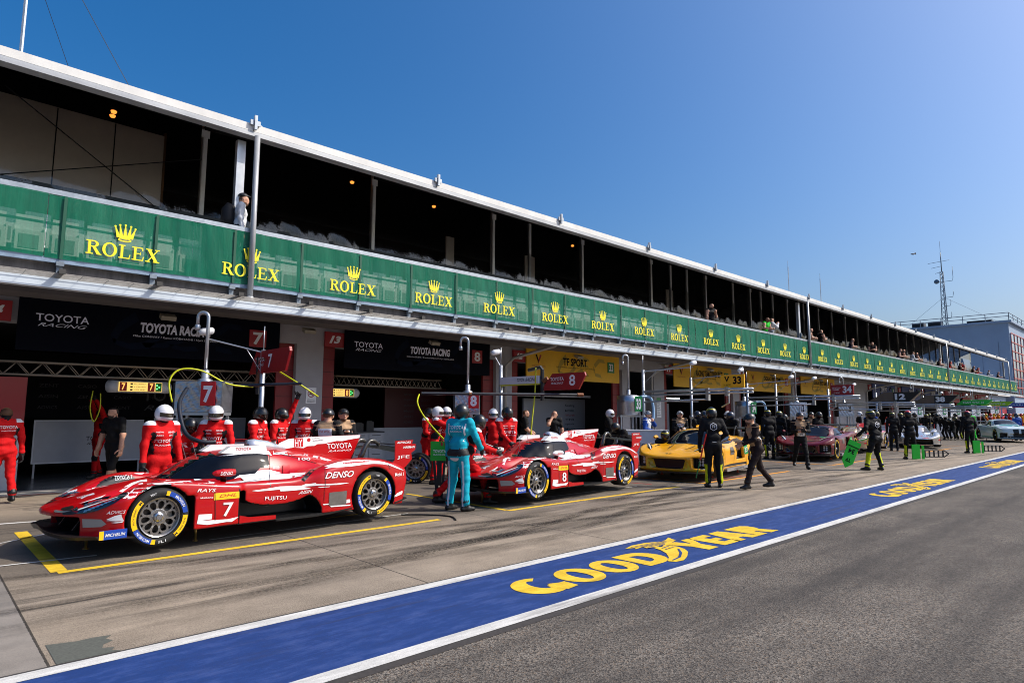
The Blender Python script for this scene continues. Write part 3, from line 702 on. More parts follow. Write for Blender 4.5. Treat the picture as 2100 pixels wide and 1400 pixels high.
for k in range(-1, 39):
    xc = 2.71+2.43*k
    if k == -1:
        o = banner(-6, xc+1.205); tag(o, 'plain stretch of green mesh banner at the left end of the fence', 'banner', 'green mesh banners on the terrace fence'); continue
    o = banner(xc-1.213, min(xc+1.213, 96.9))
    o.data.name = 'fence_banner'
    if k in places: lab = 'green crown banner '+places[k]
    elif k < 14: lab = 'green crown banner under the two spectators in green and white' if k == 12 else 'green crown banner left of the spectators in green and white' if k == 11 else 'green crown banner beside the second pale pipe'
    elif k < 26: lab = 'distant green crown banner between the second and third pale pipes'
    else: lab = 'tiny far green crown banner between the third and last pale pipes'
    tag(o, lab, 'banner', 'green mesh banners on the terrace fence')
    if LET is None:
        mb = MB(); U, V = (1, 0, 0), (0, 0, 1)
        serif_word(mb, (-.61, -.018, 4.58), U, V, 1.22, .26); crown(mb, (-.19, -.018, 4.90), U, V, .38, .34)
        LET = mb.build('lettering', M_banY, o); LET.location = (xc, 13.700, 0)
    else:
        l2 = LET.copy(); COL.objects.link(l2); l2.parent = o; l2.location = (xc+random.uniform(-.05, .05), 13.700, random.uniform(-.018, .018)); l2.rotation_euler = (0, 0, 0)
# folding seats behind the mesh
sm = mat('seat_white', (236, 240, 238), .4); 
def seat_mesh():
    mb = MB(); mb.box(-.21, .21, .0, .05, .40, .82); mb.box(-.21, .21, -.09, -.045, .12, .52); mb.box(-.15, .15, -.10, -.092, .18, .44, 1); mb.box(-.24, -.215, -.06, .06, .1, .6); mb.box(.215, .24, -.06, .06, .1, .6)
    me_o = mb.build('stadium_seat', [sm, mat('seat_grey', (150, 156, 156), .5)])
    return me_o
first = None
for row, (y, z) in enumerate(((14.65, 4.52), (15.45, 4.80))):
    for i in range(46):
        x = -.9+i*.56+row*.2
        if 4.6 < x < 5.6: continue
        if first is None: first = seat_mesh(); o = first
        else: o = first.copy(); COL.objects.link(o)
        o.location = (x, y, z); tag(o, 'front row white folding seat behind the green mesh' if row == 0 else 'back row white folding seat on the terrace step behind the green mesh', 'seat', 'stadium seats behind the banners')
b_ = MB(); b_.box(-30, XE, 15.1, 16.8, 4.5, 4.78); bpart('terrace_step', b_, M_conc)
# stencils for the red prototype: metres in the plane y = -0.93 of the car, seen from a point beside it
DEC = {
'W1': [(-0.404,0.594),(-0.349,0.637),(-0.36,0.669),(-0.325,0.708),(-0.252,0.748),(-0.107,0.774),(0.158,0.769),(0.301,0.781),(0.426,0.758),(0.546,0.722),(0.639,0.696),(0.612,0.682),(0.483,0.699),(0.421,0.693),(0.304,0.731),(0.252,0.721),(0.166,0.732),(0.107,0.719),(0.04,0.723),(-0.067,0.724),(-0.007,0.717),(-0.094,0.698),(-0.17,0.667),(-0.21,0.624),(-0.268,0.602),(-0.334,0.585)],
'W1b': [(-0.446,0.677),(-0.384,0.731),(-0.32,0.767),(-0.229,0.79),(-0.161,0.796),(-0.159,0.768),(-0.236,0.77),(-0.31,0.738),(-0.366,0.702),(-0.409,0.667)],
'W2': [(-0.634,0.911),(-0.592,0.931),(-0.479,0.933),(-0.314,0.927),(-0.193,0.901),(-0.018,0.909),(-0.017,0.881),(-0.086,0.866),(-0.191,0.868),(-0.224,0.852),(-0.31,0.872),(-0.393,0.873),(-0.525,0.884),(-0.62,0.877),(-0.558,0.895)],
'W3': [(-0.958,0.65),(-0.78,0.726),(-0.719,0.727),(-0.72,0.709)],
'W4': [(-0.948,0.718),(-0.857,0.741),(-0.857,0.721),(-0.942,0.703)],
'W5': [(-0.831,0.58),(-0.62,0.639),(-0.574,0.657),(-0.619,0.624),(-0.771,0.589)],
'W6': [(-0.72,0.738),(-0.628,0.755),(-0.549,0.766),(-0.544,0.751),(-0.711,0.727)],
'W7': [(-1.025,0.727),(-0.949,0.789),(-0.849,0.838),(-0.774,0.863),(-0.756,0.87),(-0.789,0.849),(-0.891,0.803),(-0.969,0.754)],
'W8': [(-0.555,0.375),(-0.477,0.406),(-0.405,0.42),(-0.332,0.424),(-0.325,0.321),(-0.456,0.326),(-0.505,0.336),(-0.424,0.337),(-0.376,0.343),(-0.458,0.348),(-0.554,0.364),(-0.491,0.372)],
'W8b': [(-0.82,0.64),(-0.776,0.662),(-0.693,0.683),(-0.688,0.667),(-0.76,0.652),(-0.811,0.626)],
'W9': [(0.456,0.319),(0.619,0.31),(0.618,0.246),(0.473,0.24),(0.693,0.228),(0.825,0.221),(0.959,0.236),(0.961,0.206),(0.875,0.181),(0.808,0.189),(0.695,0.184),(0.567,0.181),(0.44,0.208)],
'W10': [(0.659,1.023),(0.733,1.043),(0.876,1.065),(1.177,1.067),(1.323,1.066),(1.35,1.04),(1.379,0.999),(1.325,1.016),(1.178,1.036),(0.976,1.039),(0.83,1.029)],
'W11': [(0.931,0.768),(1.14,0.778),(1.2,0.813),(1.356,0.812),(1.53,0.759),(1.402,0.748),(1.843,0.734),(1.845,0.697),(1.621,0.672),(1.3,0.675),(1.095,0.671),(0.897,0.667),(0.763,0.673),(0.78,0.695),(0.875,0.726)],
'W12': [(1.121,0.553),(1.264,0.56),(1.517,0.579),(1.839,0.564),(1.906,0.583),(2.197,0.555),(2.564,0.548),(2.615,0.541),(2.44,0.529),(2.127,0.543),(1.851,0.549),(1.989,0.513),(1.831,0.506),(1.632,0.507),(1.525,0.512),(1.519,0.537),(1.348,0.536),(1.203,0.538)],
'W13': [(1.409,0.739),(1.621,0.745),(1.899,0.742),(1.878,0.713),(1.733,0.707),(1.624,0.695),(1.411,0.685)],
'W14': [(1.388,1.174),(1.472,1.172),(1.659,1.115),(1.805,1.079),(1.853,1.011),(2.11,0.952),(2.304,0.89),(2.232,0.884),(2.017,0.944),(1.832,0.988),(1.665,0.992),(1.501,1.009),(1.395,1.016)],
'W15': [(2.187,0.812),(2.282,0.833),(2.427,0.862),(2.615,0.874),(2.77,0.875),(3.078,0.845),(3.216,0.821),(3.387,0.771),(3.503,0.724),(3.637,0.658),(3.504,0.699),(3.359,0.754),(3.217,0.787),(3.052,0.801),(2.878,0.8),(2.708,0.788),(2.493,0.784),(2.308,0.782),(2.188,0.775),(2.259,0.798)],
'W16': [(3.466,0.285),(3.516,0.315),(3.704,0.371),(3.69,0.34),(3.603,0.29),(3.46,0.251)],
'W17': [(2.58,0.3),(2.694,0.3),(2.702,0.251),(2.576,0.248)],
'W18': [(2.306,0.238),(2.703,0.219),(2.691,0.204),(2.319,0.218)],
'W18b': [(2.185,0.274),(2.28,0.272),(2.281,0.256),(2.198,0.259)],
'W19': [(2.093,0.522),(2.295,0.516),(2.283,0.509),(2.128,0.512)],
'W20': [(1.929,0.576),(2.067,0.584),(2.061,0.575),(1.964,0.564)],
'YEL': [(0.633,0.562),(0.952,0.56),(0.956,0.476),(0.633,0.477)],
'PAN': [(2.286,0.428),(2.581,0.429),(2.57,0.232),(2.284,0.24)],
'INT': [(1.824,0.65),(1.977,0.783),(2.04,0.8),(2.038,0.767),(1.882,0.616)],
'MICH': [(-0.652,0.238),(-0.31,0.22),(-0.308,0.152),(-0.65,0.181)],
'MICHY': [(-0.652,0.238),(-0.609,0.236),(-0.619,0.178),(-0.65,0.181)],
'HL': [(-0.894,0.518),(-0.844,0.547),(-0.771,0.587),(-0.642,0.619),(-0.477,0.644),(-0.396,0.659),(-0.351,0.657),(-0.361,0.629),(-0.471,0.558),(-0.564,0.513),(-0.664,0.48),(-0.763,0.465),(-0.846,0.472),(-0.825,0.497)],
'SLOT': [(-1.102,0.599),(-1.043,0.563),(-0.977,0.552),(-0.889,0.563),(-0.873,0.546),(-0.893,0.513),(-0.975,0.525),(-1.048,0.541),(-1.108,0.577)],
'LIP': [(-1.119,0.584),(-1.048,0.534),(-0.975,0.519),(-0.893,0.511),(-0.973,0.495),(-1.039,0.508),(-1.106,0.553)],  # pale reflection on the red nose lip, painted on as a silver patch
'BLK': [(-0.977,0.495),(-0.893,0.511),(-0.839,0.475),(-0.883,0.469),(-0.971,0.475)],
'DUCT': [(-0.789,0.411),(-0.603,0.385),(-0.548,0.326),(-0.597,0.301),(-0.775,0.315)],
'WIN': [(-0.041,0.827),(0.069,0.935),(0.218,1.016),(0.355,1.064),(0.594,1.016),(0.638,0.967),(0.654,0.929),(0.631,0.837),(0.588,0.784),(0.479,0.777),(0.161,0.804),(-0.007,0.811)],
'SWIN': [(0.842,0.804),(0.866,0.898),(0.901,0.973),(0.977,1.017),(1.242,1.01),(1.305,0.992),(1.331,0.891),(1.301,0.868),(1.213,0.863),(1.145,0.789),(0.989,0.785)],
'SUR': [(-0.088,0.804),(-0.059,0.863),(0.068,0.951),(0.217,1.03),(0.354,1.087),(0.497,1.1),(0.654,1.023),(0.83,1.031),(0.976,1.041),(1.241,1.033),(1.32,1.006),(1.347,0.885),(1.317,0.852),(1.224,0.848),(1.156,0.774),(0.941,0.767),(0.875,0.726),(0.714,0.7),(0.636,0.752),(0.48,0.754),(0.163,0.775)],
'HATCH': [(1.536,0.865),(1.64,0.859),(1.652,0.736),(1.547,0.743)],
'HYB': [(2.191,1.188),(2.346,1.187),(2.352,1.044),(2.203,1.047)],
}
TXT = [
('TOYOTA 7',(-0.5,0.817),(-0.319,0.817),(-0.503,0.856)),
('RACING',(-0.495,0.805),(-0.356,0.809),(-0.496,0.814)),
('CASIO',(-0.722,0.886),(-0.667,0.858),(-0.722,0.901)),
('ADVICS',(-0.555,0.433),(-0.373,0.426),(-0.541,0.467)),
('RAYS',(0.422,0.596),(0.65,0.579),(0.424,0.638)),
('DHL',(0.696,0.503),(0.921,0.505),(0.704,0.54)),
('N',(0.752,0.262),(0.881,0.255),(0.756,0.436)),
('akebono',(0.463,0.511),(0.622,0.503),(0.461,0.534)),
('FUJITSU',(1.308,0.399),(1.618,0.384),(1.31,0.46)),
('AISIN',(1.794,0.446),(2.003,0.447),(1.811,0.492)),
('DENSO',(2.206,0.631),(2.682,0.629),(2.217,0.721)),
('Mobil 1',(3.462,0.58),(3.632,0.579),(3.456,0.633)),
('ZENT',(1.326,1.109),(1.481,1.099),(1.329,1.153)),
('100',(1.773,0.917),(1.958,0.906),(1.771,0.953)),
('CONWAY',(1.397,0.843),(1.488,0.839),(1.396,0.854)),
('KOBAYASHI',(1.398,0.829),(1.494,0.825),(1.397,0.84)),
('DE VRIES',(1.398,0.815),(1.493,0.811),(1.398,0.826)),
('MICHELIN',(-0.557,0.19),(-0.341,0.177),(-0.554,0.221)),
('SKYEXPO',(-0.85,0.634),(-0.688,0.667),(-0.858,0.649)),
('HY',(2.211,1.06),(2.339,1.058),(2.204,1.17)),
('TOYOTA',(2.781,0.999),(3.246,1.002),(2.768,1.085)),
('RACING',(2.797,0.949),(3.237,0.954),(2.805,0.978)),
('JAPAN',(2.5,1.16),(2.638,1.171),(2.499,1.177)),
('AIRLINES',(2.507,1.128),(2.705,1.14),(2.507,1.146)),
('TOYOTA',(0.913,1.117),(1.103,1.114),(0.909,1.151)),
]
# ================================================================ racing cars
def hf(xs, ys, tab, ax, ay):
    T = np.array([pchip(xs, row, ax) for row in tab])          # (ny_stations, nx)
    out = np.empty((len(ax), len(ay)))
    for i in range(len(ax)): out[i] = pchip(ys, T[:, i], np.abs(ay))
    return out
def lmp_field(X, Y, Z):
    ax, ay = X[:, 0, 0], Y[0, :, 0]; yy = np.abs(Y)
    xs = [-1.05, -.9, -.7, -.5, -.3, -.1, .1, .3, .5, .7, .9, 1.1, 1.4, 1.7, 2.0, 2.3, 2.6, 2.9, 3.2, 3.5, 3.75]
    tab = [[.42, .465, .53, .595, .655, .705, .74, .775, .875, .985, 1.035, 1.055, 1.065, 1.065, 1.03, .98, .92, .86, .80, .74, .70],
           [.41, .455, .52, .58, .63, .665, .695, .735, .835, .945, 1.005, 1.04, 1.05, 1.04, .99, .915, .85, .79, .74, .69, .65],
           [.395, .445, .505, .55, .545, .53, .55, .595, .68, .805, .935, .995, 1.01, .975, .905, .83, .77, .74, .71, .68, .64],
           [.38, .435, .50, .545, .55, .525, .52, .535, .57, .62, .70, .745, .765, .755, .74, .74, .76, .77, .75, .70, .64],
           [.37, .428, .50, .562, .63, .695, .715, .70, .675, .66, .665, .685, .695, .69, .72, .79, .835, .845, .82, .76, .665],
           [.36, .42, .495, .575, .665, .732, .757, .742, .717, .697, .675, .668, .66, .66, .71, .825, .88, .89, .865, .795, .68],
           [.34, .40, .47, .545, .645, .71, .735, .72, .695, .67, .65, .635, .615, .605, .63, .745, .815, .835, .815, .755, .64]]
    H = hf(xs, [0, .25, .40, .555, .645, .77, .95], tab, ax, ay)[:, :, None]
    Wd = pchip([-1.05, -.36, 0, .96, 1.06, 1.6, 1.95, 2.2, 2.6, 3.3, 3.75], [.95, .95, .955, .945, .885, .865, .875, .94, .96, .95, .91], ax)[:, None, None]
    xf = pchip([0, .3, .45, .6, .75, .85, .96], [-1.0, -.95, -.87, -.77, -.63, -.52, -.36], np.abs(ay))[None, :, None]
    side = yy - Wd + .10*np.clip(Z-.5, 0, 1)
    f = smax(Z-H, side, .05)
    f = smax(f, (xf-X)*.85 + .35*np.clip(.40-Z, 0, 1)*(yy < .62), .05)
    f = smax(f, X-3.72+.25*np.clip(.5-Z, 0, 1), .04)
    f = np.maximum(f, .14-Z)
    f = np.maximum(f, -np.maximum.reduce([X+.12, yy-.60, Z-.385, ]))                        # mouth between nose and splitter
    c1 = np.sqrt((X-.01)**2+(Z-.33)**2)-.375
    c1 = np.minimum(c1, np.maximum.reduce([X-.40, -X, Z-.56]))
    f = np.maximum(f, -np.maximum(c1, .65-yy))
    f = np.maximum(f, -np.maximum(np.sqrt((X-3.06)**2+(Z-.34)**2)-.405, .63-yy))
    zl = pchip([.96, 1.02, 1.1, 1.35, 1.6, 1.85, 2.0, 2.08, 2.2], [.57, .47, .40, .335, .325, .36, .41, .36, .16], ax)[:, None, None]
    f = np.maximum(f, -np.maximum.reduce([Z-zl, .96-X, X-2.16, .50-yy]))
    f = np.maximum(f, -np.maximum.reduce([.96-X, X-1.06, .24-Z, Z-.56, .70-yy]))
    f = np.maximum(f, -np.maximum.reduce([3.35-X, Z-.5, yy-.80]))                            # open tail
    return f
def gt_field(kind):
    def fld(X, Y, Z):
        ax, ay = X[:, 0, 0], Y[0, :, 0]; yy = np.abs(Y)
        if kind == 'mid':
            xs = [-1.05, -.85, -.6, -.3, 0, .3, .6, .9, 1.2, 1.5, 1.8, 2.1, 2.4, 2.7, 3.0, 3.3, 3.65]
            tab = [[.50, .57, .635, .685, .73, .79, .93, 1.08, 1.165, 1.18, 1.155, 1.10, 1.04, .99, .96, .94, .91],
                   [.49, .56, .62, .67, .71, .77, .92, 1.07, 1.155, 1.17, 1.14, 1.08, 1.01, .96, .94, .93, .90],
                   [.48, .56, .64, .70, .725, .745, .86, 1.01, 1.09, 1.10, 1.06, 1.0, .95, .92, .91, .90, .88],
                   [.46, .55, .66, .75, .775, .76, .765, .84, .90, .90, .88, .875, .90, .91, .90, .88, .85],
                   [.42, .52, .65, .755, .785, .765, .735, .73, .735, .745, .78, .84, .90, .92, .90, .87, .83],
                   [.38, .48, .62, .73, .755, .735, .705, .69, .69, .705, .75, .81, .87, .89, .88, .84, .80]]
        else:
            xs = [-1.05, -.85, -.6, -.3, 0, .3, .6, .9, 1.2, 1.5, 1.8, 2.1, 2.4, 2.7, 3.0, 3.3, 3.65]
            tab = [[.74, .80, .85, .89, .92, .95, .98, 1.05, 1.18, 1.28, 1.32, 1.32, 1.28, 1.20, 1.10, 1.05, 1.02],
                   [.73, .79, .84, .88, .91, .94, .97, 1.04, 1.17, 1.27, 1.31, 1.31, 1.27, 1.19, 1.09, 1.04, 1.01],
                   [.70, .77, .83, .87, .90, .92, .93, .99, 1.10, 1.20, 1.25, 1.25, 1.21, 1.13, 1.05, 1.02, .99],
                   [.66, .74, .81, .87, .90, .90, .88, .89, .93, 1.0, 1.04, 1.05, 1.03, 1.0, .98, .97, .94],
                   [.60, .69, .79, .87, .90, .89, .86, .85, .85, .86, .87, .90, .93, .94, .93, .92, .89],
                   [.54, .64, .75, .84, .87, .86, .83, .82, .81, .81, .83, .87, .90, .91, .90, .88, .85]]
        H = hf(xs, [0, .3, .55, .75, .9, 1.01], tab, ax, ay)[:, :, None]
        Wd = pchip([-1.05, -.5, -.2, .3, .6, 1.5, 2.2, 2.6, 3.2, 3.65], [.93, 1.0, 1.02, 1.01, .96, .95, 1.0, 1.03, 1.02, .96], ax)[:, None, None]
        fr = pchip([0, .3, .6, .8, .92, 1.02], [-1.0, -.98, -.9, -.78, -.62, -.42] if kind == 'mid' else [-.92, -.91, -.87, -.8, -.68, -.45], np.abs(ay))[None, :, None]
        side = yy - Wd + .16*np.clip(Z-.6, 0, 1) + .12*np.clip(.45-Z, 0, 1)*(X > .4)*(X < 2.2)
        f = smax(Z-H, side, .06); f = smax(f, (fr-X)*.8+.12*np.abs(Z-.45), .06); f = smax(f, X-3.6+.2*np.clip(.6-Z, 0, 1), .05); f = np.maximum(f, .15-Z)
        for cx in (0, 2.72): f = np.maximum(f, -np.maximum(np.sqrt((X-cx)**2+(Z-.345)**2)-.40, .64-yy))
        if kind == 'mid':   # side scoop and mouth
            f = np.maximum(f, -np.maximum.reduce([np.abs(X-1.80)-.20-.35*(.62-Z), Z-.72, .36-Z, .80-yy]))
        f = np.maximum(f, -np.maximum.reduce([X+.78, Z-.46, .22-Z, yy-.52+.35*np.abs(Z-.40)]))
        f = np.maximum(f, -np.maximum.reduce([X+.55, Z-.50, .24-Z, np.abs(yy-.77)-.15]))
        return f
    return fld
_BASE = {}
def inner_mask(kind, V, Q):
    c = V[Q].mean(1); x, y, z = c[:, 0], np.abs(c[:, 1]), c[:, 2]
    wb = 3.06 if kind == 'lmp' else 2.72
    m = np.zeros(len(c), bool)
    for cx in (0, wb): m |= (np.hypot(x-cx, z-.34) < (.378 if (kind == 'lmp' and cx == 0) else .404)+.008) & (y > .6) & (y < .93)
    if kind == 'lmp':
        zl = pchip([.96, 1.02, 1.1, 1.35, 1.6, 1.85, 2.0, 2.08, 2.2], [.57, .47, .40, .335, .325, .36, .41, .36, .16], x)
        m |= (x > .955) & (x < 2.17) & (z < zl+.012) & (y > .49)
        m |= (x > .94) & (x < 1.062) & (z < .565) & (z > .2) & (y > .68)
        m |= (x > -.01) & (x < .41) & (z < .57) & (y > .6) & (y < .93) | (x < -.1) & (z < .39) & (y < .605) & (x > -.93)
    else:
        m |= (x < -.5) & (x > -.9) & (z < .51) & (z > .2) & (y < .95) & ((x > -.75) | (y < .3))
        m |= (np.abs(x-1.8) < .5) & (y < .9) & (y > .7) & (z < .73) & (z > .3) & (kind == 'mid')
    return m | (z < .145)
def car_base(kind):
    if kind not in _BASE:
        f = lmp_field if kind == 'lmp' else gt_field(kind)
        V, Q = surfnet(f, (-1.08, -1.08, .1), (3.8, 1.08, 1.38 if kind != 'lmp' else 1.16), .0185 if kind == 'lmp' else .023)
        _BASE[kind] = (V, Q, BVHTree.FromPolygons([tuple(v) for v in V], [tuple(q) for q in Q]))
    return _BASE[kind]
class Skin:
    """collects a surface plus paint laid on it"""
    def __init__(s, V, Q, bvh): s.V = [np.asarray(V)]; s.Q = list(map(tuple, np.asarray(Q).tolist())); s.m = [0]*len(s.Q); s.n = len(V); s.b = bvh
    def add(s, v, f, m):
        s.V.append(np.asarray(v, float).reshape(-1, 3)); s.Q += [tuple(i+s.n for i in t) for t in f]; s.m += [m]*len(f); s.n += len(v)
    def lay(s, P, F, frm, m, off=.004, maxe=.12, far=6., mirror=False):
        """P: 3-D stencil points; frm: function point->(origin, direction)"""
        out, ok = [], []
        for p in P:
            o, d = frm(Vector(p)); h = s.b.ray_cast(o, d, 30)
            if h[0] is None: ok.append(False); out.append((0, 0, 0)); continue
            n = h[1] if h[1].dot(d) < 0 else -h[1]
            out.append(h[0]+n*off*.6-d*off*.6); ok.append(True)
        ff = []
        for t in F:
            if all(ok[i] for i in t):
                if all((Vector(out[t[i]])-Vector(out[t[(i+1) % len(t)]])).length < maxe for i in range(len(t))): ff.append(t)
        s.add([tuple(q) for q in out], ff, m)
        if mirror: s.add([(q[0], -q[1], q[2]-.0012) for q in out], [t[::-1] for t in ff], m)
    def build(s, name, mats, parent):
        return np_mesh(name, np.concatenate(s.V), s.Q, mats, s.m, True, parent)
EYE = Vector((-2.837, -9.285, 1.59))
def from_eye(p): return EYE, (p-EYE).normalized()
def plane_pts(v, y=-.93): return [(a, y, b) for a, b in v]
def affine_text(t, ll, lr, ul, bold=.0, shear=0.):
    p, f = text2d(t, bold, shear)
    ll, lr, ul = np.array(ll), np.array(lr), np.array(ul)
    return [tuple(ll+(lr-ll)*x+(ul-ll)*y) for x, y in p], f
C_red = mat('paint_red', (172, 2, 10), .32, coat=.5, spec=.25); C_white = mat('paint_white', (232, 232, 234), .3, coat=.8)
C_glass = mat('dark_glass', (10, 14, 22), .03, spec=.25); C_carbon = mat('carbon', (17, 17, 18), .38, var=.3, vs_=60)
C_yel = mat('sticker_yellow', (238, 190, 10), .4); C_blue = mat('sticker_blue', (22, 66, 160), .4); C_panel = mat('panel_grey', (96, 92, 88), .5, var=.2, vs_=12)
C_dred = mat('sticker_red', (186, 20, 24), .4); C_silver = mat('silver_inlay', (150, 150, 152), .3, .7)
C_tyre = mat('tyre_rubber', (24, 24, 25), .75, bump=.15, bs=90); C_rim = mat('rim_gunmetal', (150, 147, 145), .28, .85, var=.1, vs_=20); C_rimdark = mat('hub_dark', (26, 26, 28), .5, .3); C_chrome = mat('wheel_nut', (190, 190, 192), .18, 1.)
C_lamp = mat('headlight_blue', (84, 130, 166), .08, .3, coat=1., var=.5, vs_=18, stretch=(1, 1, 3)); C_lampw = mat('lamp_strip', (214, 226, 226), .2)
C_gold = mat('jack_brass', (168, 140, 84), .35, .8)
def tyre_mesh(rr=.34, w=.31, ri=.236, brand='mich'):
    mb = MB(); h = w/2
    prof = [(ri, -h*.78), (ri+.012, -h*.93), (ri+.04, -h*1.0), (rr-.035, -h*.985), (rr-.012, -h*.88), (rr, -h*.7), (rr, h*.7), (rr-.012, h*.88), (rr-.035, h*.985), (ri+.04, h), (ri+.012, h*.93), (ri, h*.78)]
    mb.lathe(prof, 64, 0, 'y')
    y = -h-.003
    def band(a0, a1, r0, r1, m, yy=y, n=14):
        v = []
        for k in range(n+1):
            a = R(a0+(a1-a0)*k/n)
            for r in (r0, r1): v.append((r*math.cos(a), yy, r*math.sin(a)))
        mb.add(v, [(2*k, 2*k+1, 2*k+3, 2*k+2) for k in range(n)], m)
    def arc_text(t, amid, span, r0, r1, m, flip=False, bold=.01):
        p, f = text2d(t, bold); v = []
        for x, yv in p:
            if not flip: a = R(amid+span*(.5-x)); r = r0+(r1-r0)*yv
            else: a = R(amid-span*(.5-x)); r = r1-(r1-r0)*yv
            v.append((r*math.cos(a), y-.0015, r*math.sin(a)))
        mb.add(v, f, m)
    if brand == 'mich':
        r0, r1 = .258, .312
        band(16, 62, r0, r1, 2); band(-2, 14, r0, r1, 2); arc_text('MICHELIN', 30, 34, r0+.012, r1-.012, 3); band(62, 70, r0, r1, 1)
        band(128, 196, r0, r1, 1); arc_text('PILOT SPORT', 165, 38, r0+.018, r1-.018, 0, bold=0); arc_text('M', 133, 7, r0+.012, r1-.012, 0)
        band(197, 245, r0, r1, 2); arc_text('MICHELIN', 222, 36, r0+.012, r1-.012, 3); band(245, 254, r0, r1, 1)
        band(300, 352, r0, r1, 1); arc_text('PILOT SPORT', 328, 34, r0+.018, r1-.018, 0, bold=0); arc_text('M', 304, 6, r0+.012, r1-.012, 0)
        arc_text('FL I', 270, 16, r0+.012, r1-.012, 3, True); arc_text('TEST', 100, 14, r0+.016, r1-.016, 3)
    else:
        band(0, 360, .30, .318, 1, n=48); arc_text('GOODYEAR', 90, 50, .262, .292, 1); arc_text('GOODYEAR', 270, 50, .262, .292, 1)
    return mb.build('tyre', [C_tyre, C_yel, C_blue, C_white], None, False)
def rim_mesh(col):
    mb = MB(); h = .155
    mb.lathe([(.236, -h*.80), (.228, -h*.95), (.215, -h*.9), (.212, -h*.55), (.214, h*.8), (.236, h*.8)], 48, 0, 'y')
    # face: disc with pear-shaped windows between ten forked spokes
    outer = ring_poly(0, 0, .214, .214, 80); holes = []
    for k in range(10):
        a = 2*math.pi*k/10; c, s_ = math.cos(a), math.sin(a); pts = []
        for j in range(14):
            t = 2*math.pi*j/14; r = .140+.048*math.cos(t); wd = (.036*math.sin(t))*(.72+.42*(r-.092)/.096)
            pts.append((r*c-wd*s_, r*s_+wd*c))
        holes.append(pts)
        a2 = a+math.pi/10; c, s_ = math.cos(a2), math.sin(a2)
        holes.append([(r*c-wd*s_, r*s_+wd*c) for r, wd in ((.172, 0), (.203, -.022), (.203, .022))])
    V, fs = tri2d(outer, 0, holes)
    def yy(x, z, d): rr = math.hypot(x, z); return -h*.62+d-.0-.02*max(0, (.12-rr))/.12+.25*max(0, .03-abs(rr-.10))
    n = len(V); v3 = [(x, yy(x, z, 0), z) for x, z in V]+[(x, yy(x, z, .035), z) for x, z in V]
    g = []
    for t in fs:
        a = sum(V[t[i]][0]*V[t[(i+1) % 3]][1]-V[t[(i+1) % 3]][0]*V[t[i]][1] for i in range(3)); g.append(t if a > 0 else t[::-1])
    cnt = {}
    for t in g:
        for i in range(3): e = (t[i], t[(i+1) % 3]); cnt[e] = 1
    walls = [(b, a, a+n, b+n) for a, b in cnt if (b, a) not in cnt]
    mb.add(v3, g+[tuple(i+n for i in t[::-1]) for t in g]+walls, 0)
    mb.lathe([(0, -h*.92), (.030, -h*.92), (.036, -h*.85), (.052, -h*.80), (.062, -h*.60), (.07, -h*.55)], 24, 1, 'y')
    for k in range(10): a = 2*math.pi*(k+.5)/10; mb.lathe([(0, -h*.66), (.006, -h*.66), (.006, -h*.55)], 6, 1, 'y', (.066*math.cos(a), 0, .066*math.sin(a)))
    return mb.build('rim', [col, C_chrome], None, False)
WHEEL = {}
def wheel(parent, x, y, z, brand='mich', rim=None, spin=0.):
    key = (brand, (rim or C_rim).name)
    if key not in WHEEL:
        a = tyre_mesh(brand=brand); b = rim_mesh(rim or C_rim)
        mb = MB(); mb.lathe([(0, -.02), (.17, -.02), (.17, .02), (0, .02)], 32, 0, 'y'); mb.lathe([(0, .02), (.2, .03), (.2, .13), (0, .13)], 24, 1, 'y'); mb.box(.05, .17, -.045, -.02, -.06, .06, 2)
        c = mb.build('wheel', [mat('brake_disc', (70, 64, 60), .4, .7), C_rimdark, mat('caliper_grey', (120, 116, 110), .4, .5)])
        for q in (a, b): q.parent = c
        a.data.polygons.foreach_set('use_smooth', [True]*len(a.data.polygons)); a.data.set_sharp_from_angle(angle=R(40))
        WHEEL[key] = (c, a, b); me = (c, a, b)
    else:
        me = [o.copy() for o in WHEEL[key]]
        for o in me: COL.objects.link(o)
        me[1].parent = me[0]; me[2].parent = me[0]
    w_ = me[0]; w_.parent = parent; w_.location = (x, y, z); w_.rotation_euler = (0, spin, math.pi if y > 0 else 0)
    return w_
def prism_y(mb, poly, y0, y1, m=0):
    """polygon given as (x, z), thickened from y0 to y1"""
    v, f = tri2d(poly); n = len(v)
    mb.add([(a, y0, b) for a, b in v]+[(a, y1, b) for a, b in v], list(f)+[tuple(i+n for i in t[::-1]) for t in f], m)
    k = len(poly); P = [tuple(p) for p in poly]; ar = sum(P[i][0]*P[(i+1) % k][1]-P[(i+1) % k][0]*P[i][1] for i in range(k))
    if ar < 0: P = P[::-1]
    mb.add([(a, y0, b) for a, b in P]+[(a, y1, b) for a, b in P], [(i, i+k, (i+1) % k+k, (i+1) % k) for i in range(k)], m)
